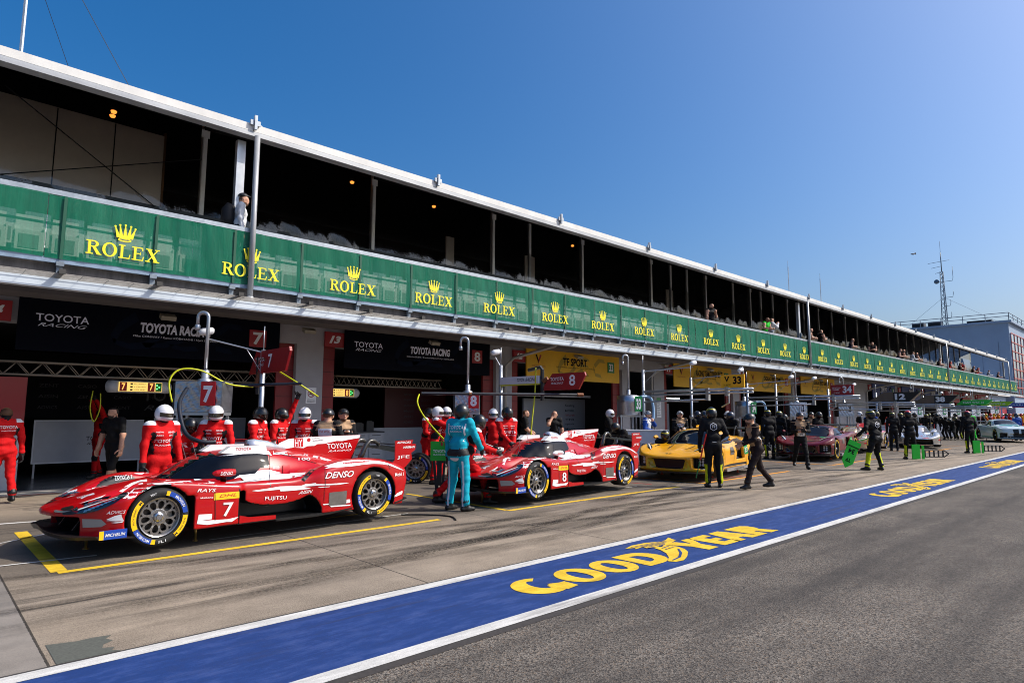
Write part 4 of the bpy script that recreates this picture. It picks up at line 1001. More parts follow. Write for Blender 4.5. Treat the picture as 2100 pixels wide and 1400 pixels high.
def red_prototype(num, label, loc, rz, jack=.09):
    t = thing('race_car', label, 'race car', loc, rz, 'red and white prototype race cars')
    V, Q, bvh = car_base('lmp'); s = Skin(V, Q, bvh); s.m = (inner_mask('lmp', V, Q)*2).tolist()
    def st(k, m, off=.004, mir=False, step=.045):
        v, f = tri2d(DEC[k], step); s.lay(plane_pts(v), f, from_eye, m, off, .16, mirror=mir)
    for k in ('W1', 'W1b', 'W2', 'W3', 'W5', 'W6', 'W8', 'W8b', 'W9', 'W11', 'W12', 'W13', 'W14', 'W15', 'W16', 'W17', 'W18', 'W18b', 'W19', 'W20'): st(k, 1, .004, k in ('W1', 'W1b', 'W15', 'W11', 'W12'))
    st('W4', 1); st('W7', 1)
    st('SUR', 3, .0055, True); st('W10', 1, .0065, True); st('YEL', 4, .005); st('PAN', 5, .006); st('INT', 2, .005, True); st('SLOT', 2, .005, True); st('LIP', 7, .0055); st('BLK', 2, .006); st('DUCT', 7, .006)
    st('HATCH', 0, .012)
    for seam in ([(1.345, 1.02), (1.36, .86), (1.36, .70), (1.38, .58)], [(2.20, .78), (2.215, .60), (2.20, .30)], [(.94, .66), (1.30, .70), (1.37, .72)], [(-.20, .90), (-.17, .82), (-.02, .77)], [(.64, .58), (.66, .30), (.66, .22)], [(3.30, .82), (3.36, .70)], [(1.40, 1.04), (1.75, .95), (2.05, .86)]):
        P_ = [(a-.003, b) for a, b in seam]+[(a+.004, b+.003) for a, b in reversed(seam)]; v, f = tri2d(P_, .05); s.lay(plane_pts(v), f, from_eye, 2, .0075, .16)
    for tx, a, b, c in TXT:
        if tx in ('HY', 'TOYOTA', 'RACING', 'JAPAN', 'AIRLINES', 'MICHELIN') and not (tx == 'RACING' and a[0] < 0): continue
        p, f = affine_text(str(num) if tx == 'N' else tx.replace('7', str(num)), a, b, c, .012 if tx in ('N', 'DENSO') else .004, .25 if tx in ('DHL', 'DENSO', 'AISIN', 'RAYS') else 0)
        s.lay(plane_pts(p), f, from_eye, {'DHL': 6, 'ZENT': 6}.get(tx, 1), .009, .5)
    s.build('body', [C_red, C_white, C_carbon, C_glass, C_yel, C_panel, C_dred, C_silver], t)
    # glazing and lamps as parts of their own
    for k, nm, m, off in (('WIN', 'windscreen', C_glass, .008), ('SWIN', 'side_window', C_glass, .008), ('HL', 'headlight', C_lamp, .008)):
        g = Skin(np.zeros((0, 3)), np.zeros((0, 4), int), bvh); v, f = tri2d(DEC[k], .04); g.lay(plane_pts(v), f, from_eye, 0, off, .16)
        mats = [m]
        if nm == 'headlight':
            hl = DEC['HL']; q = np.array(hl)
            c0, c1 = (q[-1]+q[0])/2, q[6]
            for u0, u1, w0 in ((.05, .80, .012),):
                p0, p1 = c0+(c1-c0)*u0+[0, -.01], c0+(c1-c0)*u1+[0, -.015]; pl = [tuple(p0), tuple(p1), tuple(p1+[0, .006]), tuple(p0+[0, w0])]
                v, f = tri2d(pl, .04); g.lay(plane_pts(v), f, from_eye, 1, .012, .2)
            for j in range(9):
                u = .15+.075*j; p0 = c0+(c1-c0)*u
                for dz, hh in ((.012, .03*(1-.6*u)), (-.055*(1-.6*u), .028*(1-.5*u))):
                    pl = [(p0[0], p0[1]+dz), (p0[0]+.035, p0[1]+dz+.004), (p0[0]+.05, p0[1]+dz+hh), (p0[0]+.015, p0[1]+dz+hh-.004)]
                    v, f = tri2d(pl); g.lay(plane_pts(v), f, from_eye, 2, .011, .2)
            mats = [mat('headlight_dark', (12, 20, 34), .05, coat=1.), C_lampw, C_lamp]
        g.build(nm, mats, t)
        if nm != 'windscreen':
            ob = [o for o in t.children if o.name.split('.')[0] == nm][-1]; c = ob.copy(); COL.objects.link(c); c.scale = (1, -1, 1)
    # driver behind the glass is only a dim shape; wipers, aerials
    mb = MB(); mb.tube([(.52, -.06, .915), (.16, -.30, .76)], .008, 6); mb.tube([(.55, .02, .93), (.55, .02, .935)], .02, 6); mb.build('wiper', C_carbon, t, True)
    for x, y in ((.62, .03), (.70, -.14)):
        mb = MB(); mb.tube([(x, y, .95), (x-.07, y, 1.17)], .004, 5); mb.build('aerial', C_silver, t)
    # splitter
    mb = MB(); n = 20; v = []
    for k in range(n+1):
        y = -.95+1.90*k/n; a = abs(y)/.95
        xfr = -1.02+.42*max(0, a-.30)**1.5+.12*(a > .97)
        up = .055*max(0, 1-a*1.4) + .0
        v += [(xfr, y, .20+up+.02*(1-a)), (xfr+.03, y, .165+up*.8), (-.25, y, .135), (-.25, y, .155), (xfr+.06, y, .19+up*.9)]
    f = []
    for k in range(n):
        for j in range(5): f.append((k*5+j, (k+1)*5+j, (k+1)*5+(j+1) % 5, k*5+(j+1) % 5))
    f += [(4, 3, 2, 1, 0), tuple(n*5+j for j in range(5))]
    mb.add(v, f)
    for sgn in (-1, 1): mb.beam((-.74, sgn*.30, .17), (-.60, sgn*.30, .38), .03, .02)
    mb.build('splitter', mat('splitter_dark', (34, 28, 28), .35, .1), t, False)
    mb = MB(); mb.box(-.62, -.34, .937, .953, .155, .255, 0); mb.build('splitter_end_plate', C_blue, t)
    mb = MB(); mb.box(-.62, -.34, -.953, -.937, .155, .255, 0); mb.box(-.62, -.575, -.957, -.9545, .157, .253, 1); mb.text('MICHELIN', (-.56, -.955, .185), (1, 0, 0), (0, 0, 1), .2, .035, 2, .003, .01, .2)
    mb.build('splitter_end_plate', [C_blue, C_yel, C_white], t)
    # floor and skirts
    mb = MB(); mb.box(.95, 2.2, -.93, .93, .135, .152); mb.box(2.2, 3.6, -.85, .85, .135, .15)
    for sgn in (-1, 1):
        q = [(.97, .15), (1.47, .15), (1.47, .20), (1.1, .215), (.97, .25)]; prism_y(mb, q, sgn*.935-.006, sgn*.935+.006, 1)
        q = [(1.47, .14), (2.05, .135), (2.3, .15), (2.68, .185), (2.66, .165), (2.3, .125), (2.05, .115), (1.47, .12)]; prism_y(mb, q, sgn*.93-.03, sgn*.93+.03, 0)
        mb.beam((3.45, sgn*.9, .17), (3.7, sgn*.86, .22), .12, .02)
    mb.build('floor', [C_carbon, C_red], t)
    # shark fin
    FIN = [(1.90, 1.07), (1.952, 1.125), (2.093, 1.182), (2.389, 1.203), (3.408, 1.215), (3.395, 1.166), (3.20, .76), (2.5, .80), (2.0, .95)]
    FINW = [(1.93, 1.09), (1.952, 1.122), (2.093, 1.179), (2.389, 1.200), (3.402, 1.212), (3.39, 1.163), (3.195, 1.141), (3.05, 1.119), (2.95, 1.125), (2.80, 1.10), (2.731, 1.087), (2.60, 1.085), (2.549, 1.06), (2.42, 1.058), (2.359, 1.03), (2.197, 1.047), (2.05, 1.03)]
    mb = MB(); prism_y(mb, FIN, -.012, .012)
    v, f = tri2d(FINW); mb.add([(a, -.014, b) for a, b in v], f, 1); mb.add([(a, .014, b) for a, b in v], [t_[::-1] for t_ in f], 1)
    mb.add([(a, -.0155, b) for a, b in ((2.195, 1.05), (2.35, 1.05), (2.346, 1.187), (2.191, 1.188))], [(0, 1, 2, 3)], 2)
    for tx, a, b, c in TXT:
        if tx in ('HY', 'TOYOTA', 'RACING', 'JAPAN', 'AIRLINES') and a[0] > 1:
            p, f = affine_text(tx, a, b, c, .012 if tx in ('HY', 'TOYOTA') else 0, .35 if tx in ('RACING', 'JAPAN', 'AIRLINES') else 0)
            mb.add([(x, -.0175, z) for x, z in p], f, 3 if tx in ('JAPAN', 'AIRLINES') else 1)
    c_ = ring_poly(2.445, 1.155, .03, .03, 16); mb.add([(x, -.0165, z) for x, z in c_], [tuple(range(16))], 2)
    mb.build('shark_fin', [C_red, C_white, C_dred, C_carbon], t)
    # roof pods and air scoop
    for sgn in (-1, 1):
        mb = MB()
        prism_y(mb, [(.92, 1.03), (1.05, 1.115), (1.56, 1.11), (1.58, 1.0), (1.2, 1.0)], sgn*.33-.055, sgn*.33+.055)
        if sgn < 0: mb.text('TOYOTA', (1.12, -.387, 1.055), (1, 0, 0), (0, 0, 1), .22, .042, 1, .003, .01)
        mb.build('roof_pod', [C_white, C_dred], t)
    mb = MB(); mb.tube([(1.45, 0, 1.10), (1.55, 0, 1.105), (1.75, 0, 1.085), (2.05, 0, 1.03)], [.085, .09, .08, .03], 14, 0); mb.lathe([(0, 1.449), (.078, 1.4485)], 14, 1, 'x', (0, 0, 1.10)); mb.build('air_scoop', [mat('paint_silver', (206, 210, 218), .18, .5, coat=1.), C_carbon], t, True)
    # mirrors
    for sgn in (-1, 1):
        mb = MB(); c = (.80, sgn*.80, .80)
        mb.tube([(c[0]-.15, c[1], c[2]), (c[0]-.11, c[1], c[2]), (c[0]-.02, c[1], c[2]), (c[0]+.08, c[1], c[2]), (c[0]+.14, c[1], c[2])], [.012, .036, .052, .052, .042], 14, 0)
        mb.beam((.80, sgn*.78, .75), (.84, sgn*.70, .66), .07, .03, 1)
        if sgn < 0: mb.text('DENSO', (.73, -.857, .775), (1, 0, 0), (0, 0, 1), .16, .042, 2, .002, .012, .2)
        mb.build('mirror', [C_red if num == 7 else C_white, C_carbon, C_white if num == 7 else C_dred], t, False)
    # rear wing on two swan necks
    for y in (.16, -.16):
        mb = MB(); mb.tube([(3.28, y, .76), (3.36, y, .92), (3.42, y, 1.05), (3.50, y, 1.115), (3.58, y, 1.12), (3.66, y, 1.07), (3.70, y, 1.0)], [.05, .045, .04, .036, .034, .032, .028], 10); mb.build('wing_pylon', mat('pylon_dark', (58, 54, 46), .25, .4, coat=1), t, True)
    mb = MB(); n = 24; v = []
    for k in range(n+1):
        y = -.86+1.72*k/n; a = abs(y)/.86; dz = .025*math.cos(math.pi*a)
        v += [(3.52, y, .985+dz), (3.60, y, .965+dz), (3.86, y, 1.0+dz), (3.60, y, 1.0+dz)]
    f = []
    for k in range(n):
        for j in range(4): f.append((k*4+j, k*4+(j+1) % 4, (k+1)*4+(j+1) % 4, (k+1)*4+j))
    mb.add(v, f); mb.box(3.84, 3.95, -.86, .86, 1.045, 1.055); mb.build('rear_wing', C_carbon, t)
    EP = [(3.5, 1.135), (3.859, 1.142), (3.838, 1.077), (3.915, 1.074), (3.91, .978), (3.827, .934), (3.845, .831), (3.70, .70), (3.40, .70), (3.467, .804), (3.502, .837)]
    for sgn in (-1, 1):
        mb = MB(); prism_y(mb, EP, sgn*.86-.009, sgn*.86+.009)
        if sgn < 0:
            mb.text('JFE', (3.54, -.869, .837), (1, 0, 0), (0, 0, 1), .25, .06, 1, .003, 0.); mb.text('HARMAN', (3.66, -.869, 1.01), (1, 0, 0), (0, 0, 1), .24, .035, 1, .003, .02, .2); mb.text('ALPHADAX', (3.53, -.869, 1.09), (1, 0, 0), (0, 0, 1), .29, .034, 1, .003, .02, .2)
        mb.build('wing_end_plate', [C_red, C_white], t)
    for x, y in ((0, -.805), (0, .805), (3.06, -.81), (3.06, .81)): wheel(t, x, y, .34, spin=R(-8) if x == 0 else R(20))
    for x, y in ((.62, -.45), (.62, .45), (-.5, 0)):
        mb = MB(); mb.tube([(x, y, .15), (x, y, -jack)], .017, 8); mb.tube([(x, y, -jack+.012), (x, y, -jack)], .035, 8); mb.build('air_jack', C_gold, t, True)
    return t
CAR7 = red_prototype(7, 'red and white prototype race car with number 7, nearest to the camera', (2.193, 9.458, .09), R(3.94))
CAR8 = red_prototype(8, 'red and white prototype race car with number 8, second in the row', (8.47, 9.30, .10), R(5.0), .10)
# ------------------------------------------------ GT cars
def from_dir(d):
    d = Vector(d).normalized()
    return lambda p: (p-d*6, d)
def gt_car(kind, label, loc, rz, paint, second, num, grp=None, wing=None, jack=.06, brand='gy', extra=None, name='race_car'):
    t = thing(name, label, 'race car', loc, rz, grp)
    V, Q, bvh = car_base(kind); s = Skin(V, Q, bvh); s.m = (inner_mask(kind, V, Q)*1).tolist()
    D = from_dir((0, 1, 0)); DT = from_dir((0, 0, -1)); DF = from_dir((1, 0, 0))
    def sd(poly, m, off=.005, mir=True, step=.06):
        v, f = tri2d(poly, step); s.lay([(a, -1.2, b) for a, b in v], f, D, m, off, .16, mirror=mir)
    def top(poly, m, off=.005, mir=True, step=.06):
        v, f = tri2d(poly, step); s.lay([(a, b, 1.6) for a, b in v], f, DT, m, off, .2, mirror=mir)
    def front(poly, m, off=.005, mir=True, step=.05):
        v, f = tri2d(poly, step); s.lay([(-1.5, a, b) for a, b in v], f, DF, m, off, .2, mirror=mir)
    if kind == 'mid':
        ws = [(.30, 0), (.30, -.35), (.42, -.60), (.62, -.60), (1.02, -.50), (1.06, -.25), (1.08, 0)]
        sw = [(.62, .80), (.80, .82), (1.10, 1.02), (1.55, 1.05), (1.82, .95), (1.60, .83), (1.2, .79)]
        hl = [(-.62, -.58), (-.50, -.72), (-.16, -.90), (-.02, -.93), (-.12, -.84), (-.42, -.62)]
        front([(-.50, .40), (-.42, .23), (0, .23), (0, .44), (-.46, .45)], 1, .004); front([(-.90, .48), (-.93, .28), (-.66, .26), (-.62, .49)], 1, .004)
        for cy in (-.80, -.72):
            for r in range(3): front([(x*.034+cy, z*.034+.32+r*.075) for x, z in ((-1, 0), (-.5, -.9), (.5, -.9), (1, 0), (.5, .9), (-.5, .9))], 5, .012)
        front([(-.52, .46), (-.44, .47), (-.36, .23), (-.44, .19), (-.60, .20)], 2, .006); front([(-.95, .215), (-.42, .205), (-.42, .185), (-.95, .19)], 2, .007)
        top([(-.86, -.02), (-.80, -.10), (-.78, -.02)], 1, .006); top([(-.45, -.20), (-.10, -.30), (.20, -.32), (.20, -.285), (-.10, -.26)], 1, .005); top([(-.30, -.62), (.15, -.66), (.16, -.645), (-.30, -.60)], 1, .005)
        top([(-.20, -.80), (.10, -.84), (.12, -.76), (-.16, -.72)], 1, .006); top([(1.15, -.42), (1.9, -.36), (1.9, -.34), (1.15, -.40)], 1, .005)
        sd([(-.62, .46), (-.44, .36), (-.47, .34), (-.64, .42)], 1, .006); sd([(-.66, .38), (-.46, .28), (-.50, .27), (-.67, .35)], 1, .006); sd([(.55, .66), (.56, .66), (.60, .26), (.59, .26)], 1, .005); sd([(1.36, .80), (1.37, .80), (1.30, .26), (1.29, .26)], 1, .005)
        sd([(2.3, .60), (2.34, .60), (2.38, .30), (2.3, .30)], 1, .005); sd([(3.25, .74), (3.5, .70), (3.5, .62), (3.25, .62)], 1, .005)
        sd([(1.45, .73), (1.60, .40), (2.0, .34), (2.05, .42), (1.95, .68), (1.8, .74)], 1)
        sd([(1.0, .50), (1.3, .50), (1.3, .70), (1.02, .70)], 6, .006)
        top([(-.75, -.12), (-.6, -.42), (-.5, -.42), (-.62, -.1)], 1, .004) if extra == 'm' else None
        top([(.05, -.62), (.25, -.70), (.30, -.42), (.12, -.36)], 7, .006, False)
        top([(2.0, -.45), (2.6, -.42), (2.6, 0), (2.0, 0)], 1, .005)
    else:
        ws = [(.78, 0), (.80, -.40), (.90, -.62), (1.1, -.62), (1.48, -.52), (1.5, 0)]
        sw = [(1.2, .92), (1.55, 1.16), (2.1, 1.2), (2.6, 1.1), (2.8, .98), (2.0, .92)]
        hl = [(-.72, -.55), (-.62, -.80), (-.32, -.92), (-.30, -.85), (-.55, -.55)]
        front([(-.36, .72), (-.30, .34), (-.06, .34), (-.06, .74)], 1, .006); front([(-.85, .48), (-.88, .22), (0, .2), (0, .30), (-.6, .32), (-.62, .5)], 1)
        top([(-.3, -.2), (.2, -.45), (.75, -.5), (.7, 0), (.1, 0)], 2, .004)
    top(ws, 3, .007); sd(sw, 3, .007); top(hl, 4, .008)
    v, f = tri2d([(hl[0][0]+.03, hl[0][1]-.02), (hl[2][0], hl[2][1]+.02), (hl[2][0]+.02, hl[2][1]+.05), (hl[0][0]+.05, hl[0][1]+.0)], .05); s.lay([(a, b, 1.6) for a, b in v], f, DT, 5, .012, .2, mirror=True)
    sd([(-.1, .22), (.95, .2), (2.2, .2), (2.2, .26), (.95, .26)], 2 if kind != 'mid' else 1, .004)
    if num:
        p, f = affine_text(str(num), (1.32, .47), (1.62, .47), (1.32, .66), .015); sd([(1.28, .44), (1.42, .70), (1.30, .70)], 0)
        q = [(2.02, .46), (2.28, .48), (2.28, .72), (2.04, .70)]; sd(q, 7, .006, False)
        p, f = affine_text(str(num), (2.06, .52), (2.24, .53), (2.07, .66), .015); s.lay([(a, -1.2, b) for a, b in p], f, D, 5, .010, .4)
        p, f = affine_text('GOODYEAR', (-.5, .50), (-.22, .50), (-.5, .54), .01); s.lay([(a, -1.2, b) for a, b in p], f, D, 1 if kind == 'mid' and extra == 'y' else 5, .008, .4)
        if extra == 'y':
            p, f = affine_text('Keating', (1.02, .54), (1.34, .54), (1.02, .63), .01); s.lay([(a, -1.2, b) for a, b in p], f, D, 1, .010, .4)
    s.build('body', [paint, C_carbon, second, C_glass, mat('lamp_smoked', (30, 34, 40), .08, coat=1.), C_white, C_panel, mat('number_green', (0, 140, 70), .4)], t)
    mb = MB(); v = []
    for k in range(13):
        y = -1.0+2.0*k/12; a = abs(y); v += [(-1.08+.25*max(0, a-.5), y, .13), (-1.08+.25*max(0, a-.5), y, .155), (-.4, y, .155), (-.4, y, .13)]
    mb.add(v, [(k*4+j, (k+1)*4+j, (k+1)*4+(j+1) % 4, k*4+(j+1) % 4) for k in range(12) for j in range(4)]+[(3, 2, 1, 0), (48, 49, 50, 51)])
    mb.build('splitter', C_carbon, t)
    for sgn in (-1, 1):
        mb = MB(); mb.box(.45, 2.25, sgn*1.0-.05, sgn*1.0+.05, .10, .17)
        mb.text('CORVETTE' if kind == 'mid' else 'RACING', (1.0, -1.051, .11), (1, 0, 0), (0, 0, 1), .8, .045, 1, .003) if sgn < 0 else None
        mb.build('side_skirt', [mat('skirt_silver', (170, 172, 176), .3, .6), C_carbon], t)
        mb = MB(); mb.tube([(.62, sgn*1.06, .93), (.72, sgn*1.06, .93), (.80, sgn*1.06, .93)], [.03, .055, .05], 10); mb.beam((.72, sgn*1.02, .91), (.78, sgn*.82, .84), .05, .02, 1); mb.build('mirror', [paint, C_carbon], t)
        mb = MB(); prism_y(mb, [(3.42, 1.22), (3.80, 1.25), (3.80, 1.05), (3.70, 1.0), (3.5, 1.05)], sgn*.93-.008, sgn*.93+.008); mb.build('wing_end_plate', wing or paint, t)
        mb = MB(); mb.tube([(3.2, sgn*.32, .92), (3.3, sgn*.32, 1.12), (3.42, sgn*.32, 1.22), (3.52, sgn*.32, 1.19)], .022, 8); mb.build('wing_pylon', C_carbon, t)
    mb = MB(); sweep = [(3.42, 1.15), (3.5, 1.125), (3.80, 1.19), (3.5, 1.165)]
    mb.add([(a, -.93, b) for a, b in sweep]+[(a, .93, b) for a, b in sweep], [(i, (i+1) % 4, (i+1) % 4+4, i+4) for i in range(4)]); mb.build('rear_wing', C_carbon, t)
    for x, y in ((0, -.86), (0, .86), (2.72, -.87), (2.72, .87)): wheel(t, x, y, .345, brand, C_rimdark, spin=.4)
    for x, y in ((.3, -.7), (.3, .7), (2.3, -.7), (2.3, .7)):
        mb = MB(); mb.tube([(x, y, .15), (x, y, -jack)], .02, 8); mb.tube([(x, y, -jack+.012), (x, y, -jack)], .045, 8); mb.build('air_jack', mat('jack_orange', (196, 80, 50), .5), t, True)
    return t
P_yel = mat('paint_gold_yellow', (236, 166, 2), .3, coat=.6); P_mar = mat('paint_maroon', (96, 2, 16), .32, coat=.4, spec=.3); P_bmw = mat('paint_pearl', (214, 226, 224), .3, coat=1.)
G33 = gt_car('mid', 'golden yellow GT race car with dark windows, third in the row', (14.9, 9.25, .09), R(9), P_yel, mat('paint_lemon', (236, 204, 30), .3, coat=1.), 33, 'GT race cars', extra='y')
G34 = gt_car('mid', 'dark maroon GT race car with a green number panel', (24.3, 9.75, .09), R(6), P_mar, mat('paint_black_gloss', (20, 14, 18), .25, coat=1.), 34, 'GT race cars', extra='m')
GBM = gt_car('front', 'white and teal GT coupe with a tall twin grille, farthest away', (49.6, 7.4, .08), R(28), P_bmw, mat('paint_teal', (20, 150, 120), .3, coat=1.), None, 'GT race cars')
def far_proto(label, loc, rz, paint, second):
    t = thing('race_car', label, 'race car', loc, rz, 'gold and silver prototype race cars')
    V, Q, bvh = car_base('lmp'); s = Skin(V, Q, bvh); s.m = (inner_mask('lmp', V, Q)*2).tolist()
    def st(k, m, off=.005, mir=True): v, f = tri2d(DEC[k], .07); s.lay(plane_pts(v), f, from_eye, m, off, .2, mirror=mir)
    for k in ('W1', 'W11', 'W12', 'W15'): st(k, 1)
    for k in ('W8', 'W3', 'W16', 'W17'): st(k, 4, .006)
    st('SUR', 2, .006); st('HL', 3, .007); st('INT', 2); st('SLOT', 4, .006); st('YEL', 5)
    s.build('body', [paint, second, C_glass, C_lampw, C_dred, C_yel], t)
    mb = MB(); mb.box(-1.06, -.3, -.96, .96, .14, .165); mb.build('splitter', C_carbon, t)
    mb = MB(); mb.box(3.5, 3.9, -.86, .86, .98, 1.0); mb.build('rear_wing', C_carbon, t)
    for sg in (-1, 1):
        mb = MB(); prism_y(mb, [(3.45, 1.1), (3.9, 1.1), (3.9, .95), (3.7, .72), (3.45, .8)], sg*.87-.01, sg*.87+.01); mb.build('wing_end_plate', C_dred, t)
    mb = MB(); prism_y(mb, [(1.9, 1.07), (2.1, 1.18), (3.4, 1.21), (3.2, .76), (2.2, .9)], -.012, .012); mb.build('shark_fin', second, t)
    for x, y in ((0, -.805), (0, .805), (3.06, -.81), (3.06, .81)): wheel(t, x, y, .34, 'mich', C_rimdark)
    return t
P_gold = mat('paint_champagne', (176, 150, 116), .22, .5, coat=1.); P_chrome = mat('paint_mirror_silver', (214, 208, 200), .12, .8, coat=1.)
far_proto('champagne gold prototype race car behind the maroon one', (30.6, 10.6, .06), R(4), P_gold, mat('paint_rose', (196, 60, 70), .3, coat=1.))
far_proto('mirror silver and gold prototype race car, sun flashing on its windscreen', (37.4, 9.5, .06), R(15), P_chrome, P_gold)
# ================================================================ signs, garages' contents, far building
UX, UZ = (1, 0, 0), (0, 0, 1)
def panel(mb, x0, x1, z0, z1, y, th=.03, m=0): mb.box(x0, x1, y, y+th, z0, z1, m)
S_navy = mat('sign_navy', (9, 12, 24), .6, spec=.05); S_navy2 = mat('sign_navy_mark', (13, 21, 38), .6, spec=.05); S_txt = mat('sign_letter_grey', (226, 230, 248), .5); S_yel = mat('sign_yellow', (226, 176, 26), .55, var=.05); S_olive = mat('sign_olive_mark', (172, 146, 44), .55)
S_ink = mat('sign_ink', (20, 20, 27), .6, spec=.1); S_red = mat('sign_red', (150, 20, 30), .45, var=.06); S_green = mat('sign_green', (0, 122, 62), .45); S_blue = mat('sign_blue', (30, 62, 128), .5, var=.08); S_crim = mat('sign_crimson', (150, 24, 44), .5, var=.08); S_wh = mat('sign_white', (226, 228, 232), .5)
def wec(mb, x0, x1, z0, z1, y, m):
    """the broad watermark letters on a garage sign, as swept strokes"""
    W_, H_ = x1-x0, z1-z0
    def stroke(pts, th):
        L = []
        for i, (a, b) in enumerate(pts): L.append((a, b+th/2))
        for a, b in reversed(pts): L.append((a+.03, b-th/2))
        v, f = tri2d(L); mb.flat(v, f, (x0, y-.006, z0), (W_, 0, 0), (0, 0, H_), 0, m)
    stroke([(0, .30), (.05, .62), (.16, .92)], .22); stroke([(.0, .26), (.12, .14), (.24, .20), (.34, .5)], .16)
    stroke([(.22, .20), (.36, .22), (.5, .40)], .12)
    stroke([(.42, .86), (.55, .92), (.64, .84)], .12); stroke([(.44, .56), (.54, .60), (.62, .56)], .10); stroke([(.42, .22), (.52, .16), (.62, .2)], .12)
    stroke([(.98, .86), (.86, .88), (.76, .62)], .16); stroke([(.74, .56), (.76, .24), (.90, .18)], .16)
def garage_sign(i, x0, kind, label, title, sub, num, numc, w=5.55):
    t = thing('garage_sign', label, 'sign', (x0+w/2, 16.5, 2.95), 0, 'garage name signs')
    z0, z1, y = 2.95, 4.06, 16.46
    mb = MB(); mb.M = Matrix.Translation((-(x0+w/2), -16.5, -2.95))
    base, ink, mark = {'navy': (S_navy, S_txt, S_navy2), 'yel': (S_yel, S_ink, S_olive), 'blue': (S_blue, S_wh, S_navy2), 'red': (S_crim, S_wh, S_red)}[kind]
    mb.box(x0, x0+w, y, y+.05, z0, z1, 0)
    wec(mb, x0+w*.30, x0+w*.82, z0+.08, z1-.12, y-.001, 2)
    if kind == 'navy':
        mb.text('TOYOTA', (x0+.30, y, 3.58), UX, UZ, .95, .16, 1, .012, .01); mb.text('RACING', (x0+.34, y, 3.47), UX, UZ, .88, .075, 1, .012, 0, .45)
        mb.text(title, (x0+2.25, y, 3.50), UX, UZ, 1.55, .24, 1, .012, .045, .12); mb.text(sub, (x0+2.12, y, 3.38), UX, UZ, 1.85, .06, 1, .012)
    else:
        mb.text(title, (x0+w*.42-.35, y, 3.52), UX, UZ, min(2.6, .18*len(title)), .30, 1, .012, .03); mb.text(sub, (x0+1.6, y, 3.42), UX, UZ, 2.3, .055, 1, .012)
        if kind == 'yel':
            for s_, mm in ((-1, 4), (1, 3)): v = [(.0, 0), (.16*s_, .32), (.09*s_, .34), (0, .14)]; v = v if s_ < 0 else v[::-1]; a, f = tri2d(v); mb.flat(a, f, (x0+.62, y, 3.52), UX, UZ, .012+.001*s_, mm)
            mb.text('CORVETTE RACING', (x0+.28, y, 3.40), UX, UZ, .7, .06, 3, .012)
    if num:
        nx = x0+w*.855
        mb.box(nx, nx+.44, y-.02, y-.001, 3.36, 3.80, 3 if numc == 'r' else 5); mb.text(str(num), (nx+.09, y-.02, 3.42), UX, UZ, .26, .32, 6, .006, .03)
    mb.M = None
    mb.build('panel', [base, ink, mark, S_red, S_navy, S_green, S_wh], t)
    return t
G = 'garage name signs'
garage_sign(14, 1.45, 'navy', 'dark navy garage sign with white team lettering and a red 7, nearest', 'TOYOTA RACING', 'Mike CONWAY / Kamui KOBAYASHI / Nyck DE VRIES', 7, 'r')
garage_sign(13, 8.92, 'navy', 'dark navy garage sign with white team lettering and a red 8', 'TOYOTA RACING', 'Sebastien BUEMI / Brendon HARTLEY / Ryo HIRAKAWA', 8, 'r')
garage_sign(12, 16.27, 'yel', 'yellow garage sign with a green 33', 'TF SPORT', 'Ben KEATING / Jonny EDGAR / Daniel JUNCADELLA', 33, 'g')
garage_sign(11, 26.05, 'yel', 'yellow garage sign with a green 34', 'RACING TEAM TURKEY BY TF', 'Salih YOLUC / Charlie EASTWOOD / Peter DEMPSEY', 34, 'g')
garage_sign(10, 33.4, 'yel', 'yellow garage sign with a red 12', 'CADILLAC HERTZ TEAM JOTA', 'Alex LYNN / Norman NATO / Will STEVENS', 12, 'r')
garage_sign(9, 40.5, 'yel', 'yellow garage sign farthest from the camera', 'CADILLAC HERTZ TEAM JOTA', 'Earl BAMBER / Sebastien BOURDAIS', 38, 'r')
for k, (x, kd, lb) in enumerate(((53.8, 'blue', 'blue garage sign right after the blank white wall'), (61.2, 'blue', 'blue garage sign in the middle of the three blue ones'), (68.2, 'blue', 'blue garage sign farthest of the blue ones'), (75.4, 'red', 'crimson garage sign nearest of the crimson ones'), (82.6, 'red', 'crimson garage sign in the middle of the crimson ones'), (89.8, 'red', 'crimson garage sign at the far end'))):
    garage_sign(8-k, x, kd, lb, 'TEAM WRT' if kd == 'blue' else 'FERRARI AF CORSE', 'drivers of the car', 30+k, 'g')
for i, x in enumerate(GX):
    n = 14-i
    if n < 3: break
    mb = MB(); mb.box(-.0, .60, -.07, 0, 0, .42, 0); mb.text(str(n), (.12, -.07, .10), UX, UZ, .36, .22, 1, .004, .05, .35)
    o = mb.build('bay_number_sign', [S_red, S_wh]); o.location = (x if i else .75, 16.585, 3.53); tag(o, 'red box sign with slanted white bay number %d' % n, 'sign', 'bay number signs')
# no smoking notice on the pier
mb = MB(); mb.box(0, .30, -.012, 0, 0, .44, 0); v, f = ring_faces(ring_poly(.15, .27, .10, .10, 28), ring_poly(.15, .27, .08, .08, 28)); mb.flat(v, f, (0, -.012, 0), UX, UZ, .003, 1)
v, f = tri2d([(.085, .32), (.10, .335), (.215, .22), (.20, .205)]); mb.flat(v, f, (0, -.012, 0), UX, UZ, .0045, 1); mb.flat([(.09, .255), (.19, .255), (.19, .275), (.09, .275)], [(0, 1, 2, 3)], (0, -.012, 0), UX, UZ, .002, 2)
for k in range(3): mb.text('VIETATO FUMARE' if k == 0 else 'NO SMOKING', (.04, -.012, .10-.035*k), UX, UZ, .22, .02, 2, .003)
o = mb.build('no_smoking_sign', [S_wh, S_red, S_ink]); o.location = (7.86, 16.597, 1.92); tag(o, 'white no smoking notice with a red ring on the grey pier', 'sign')
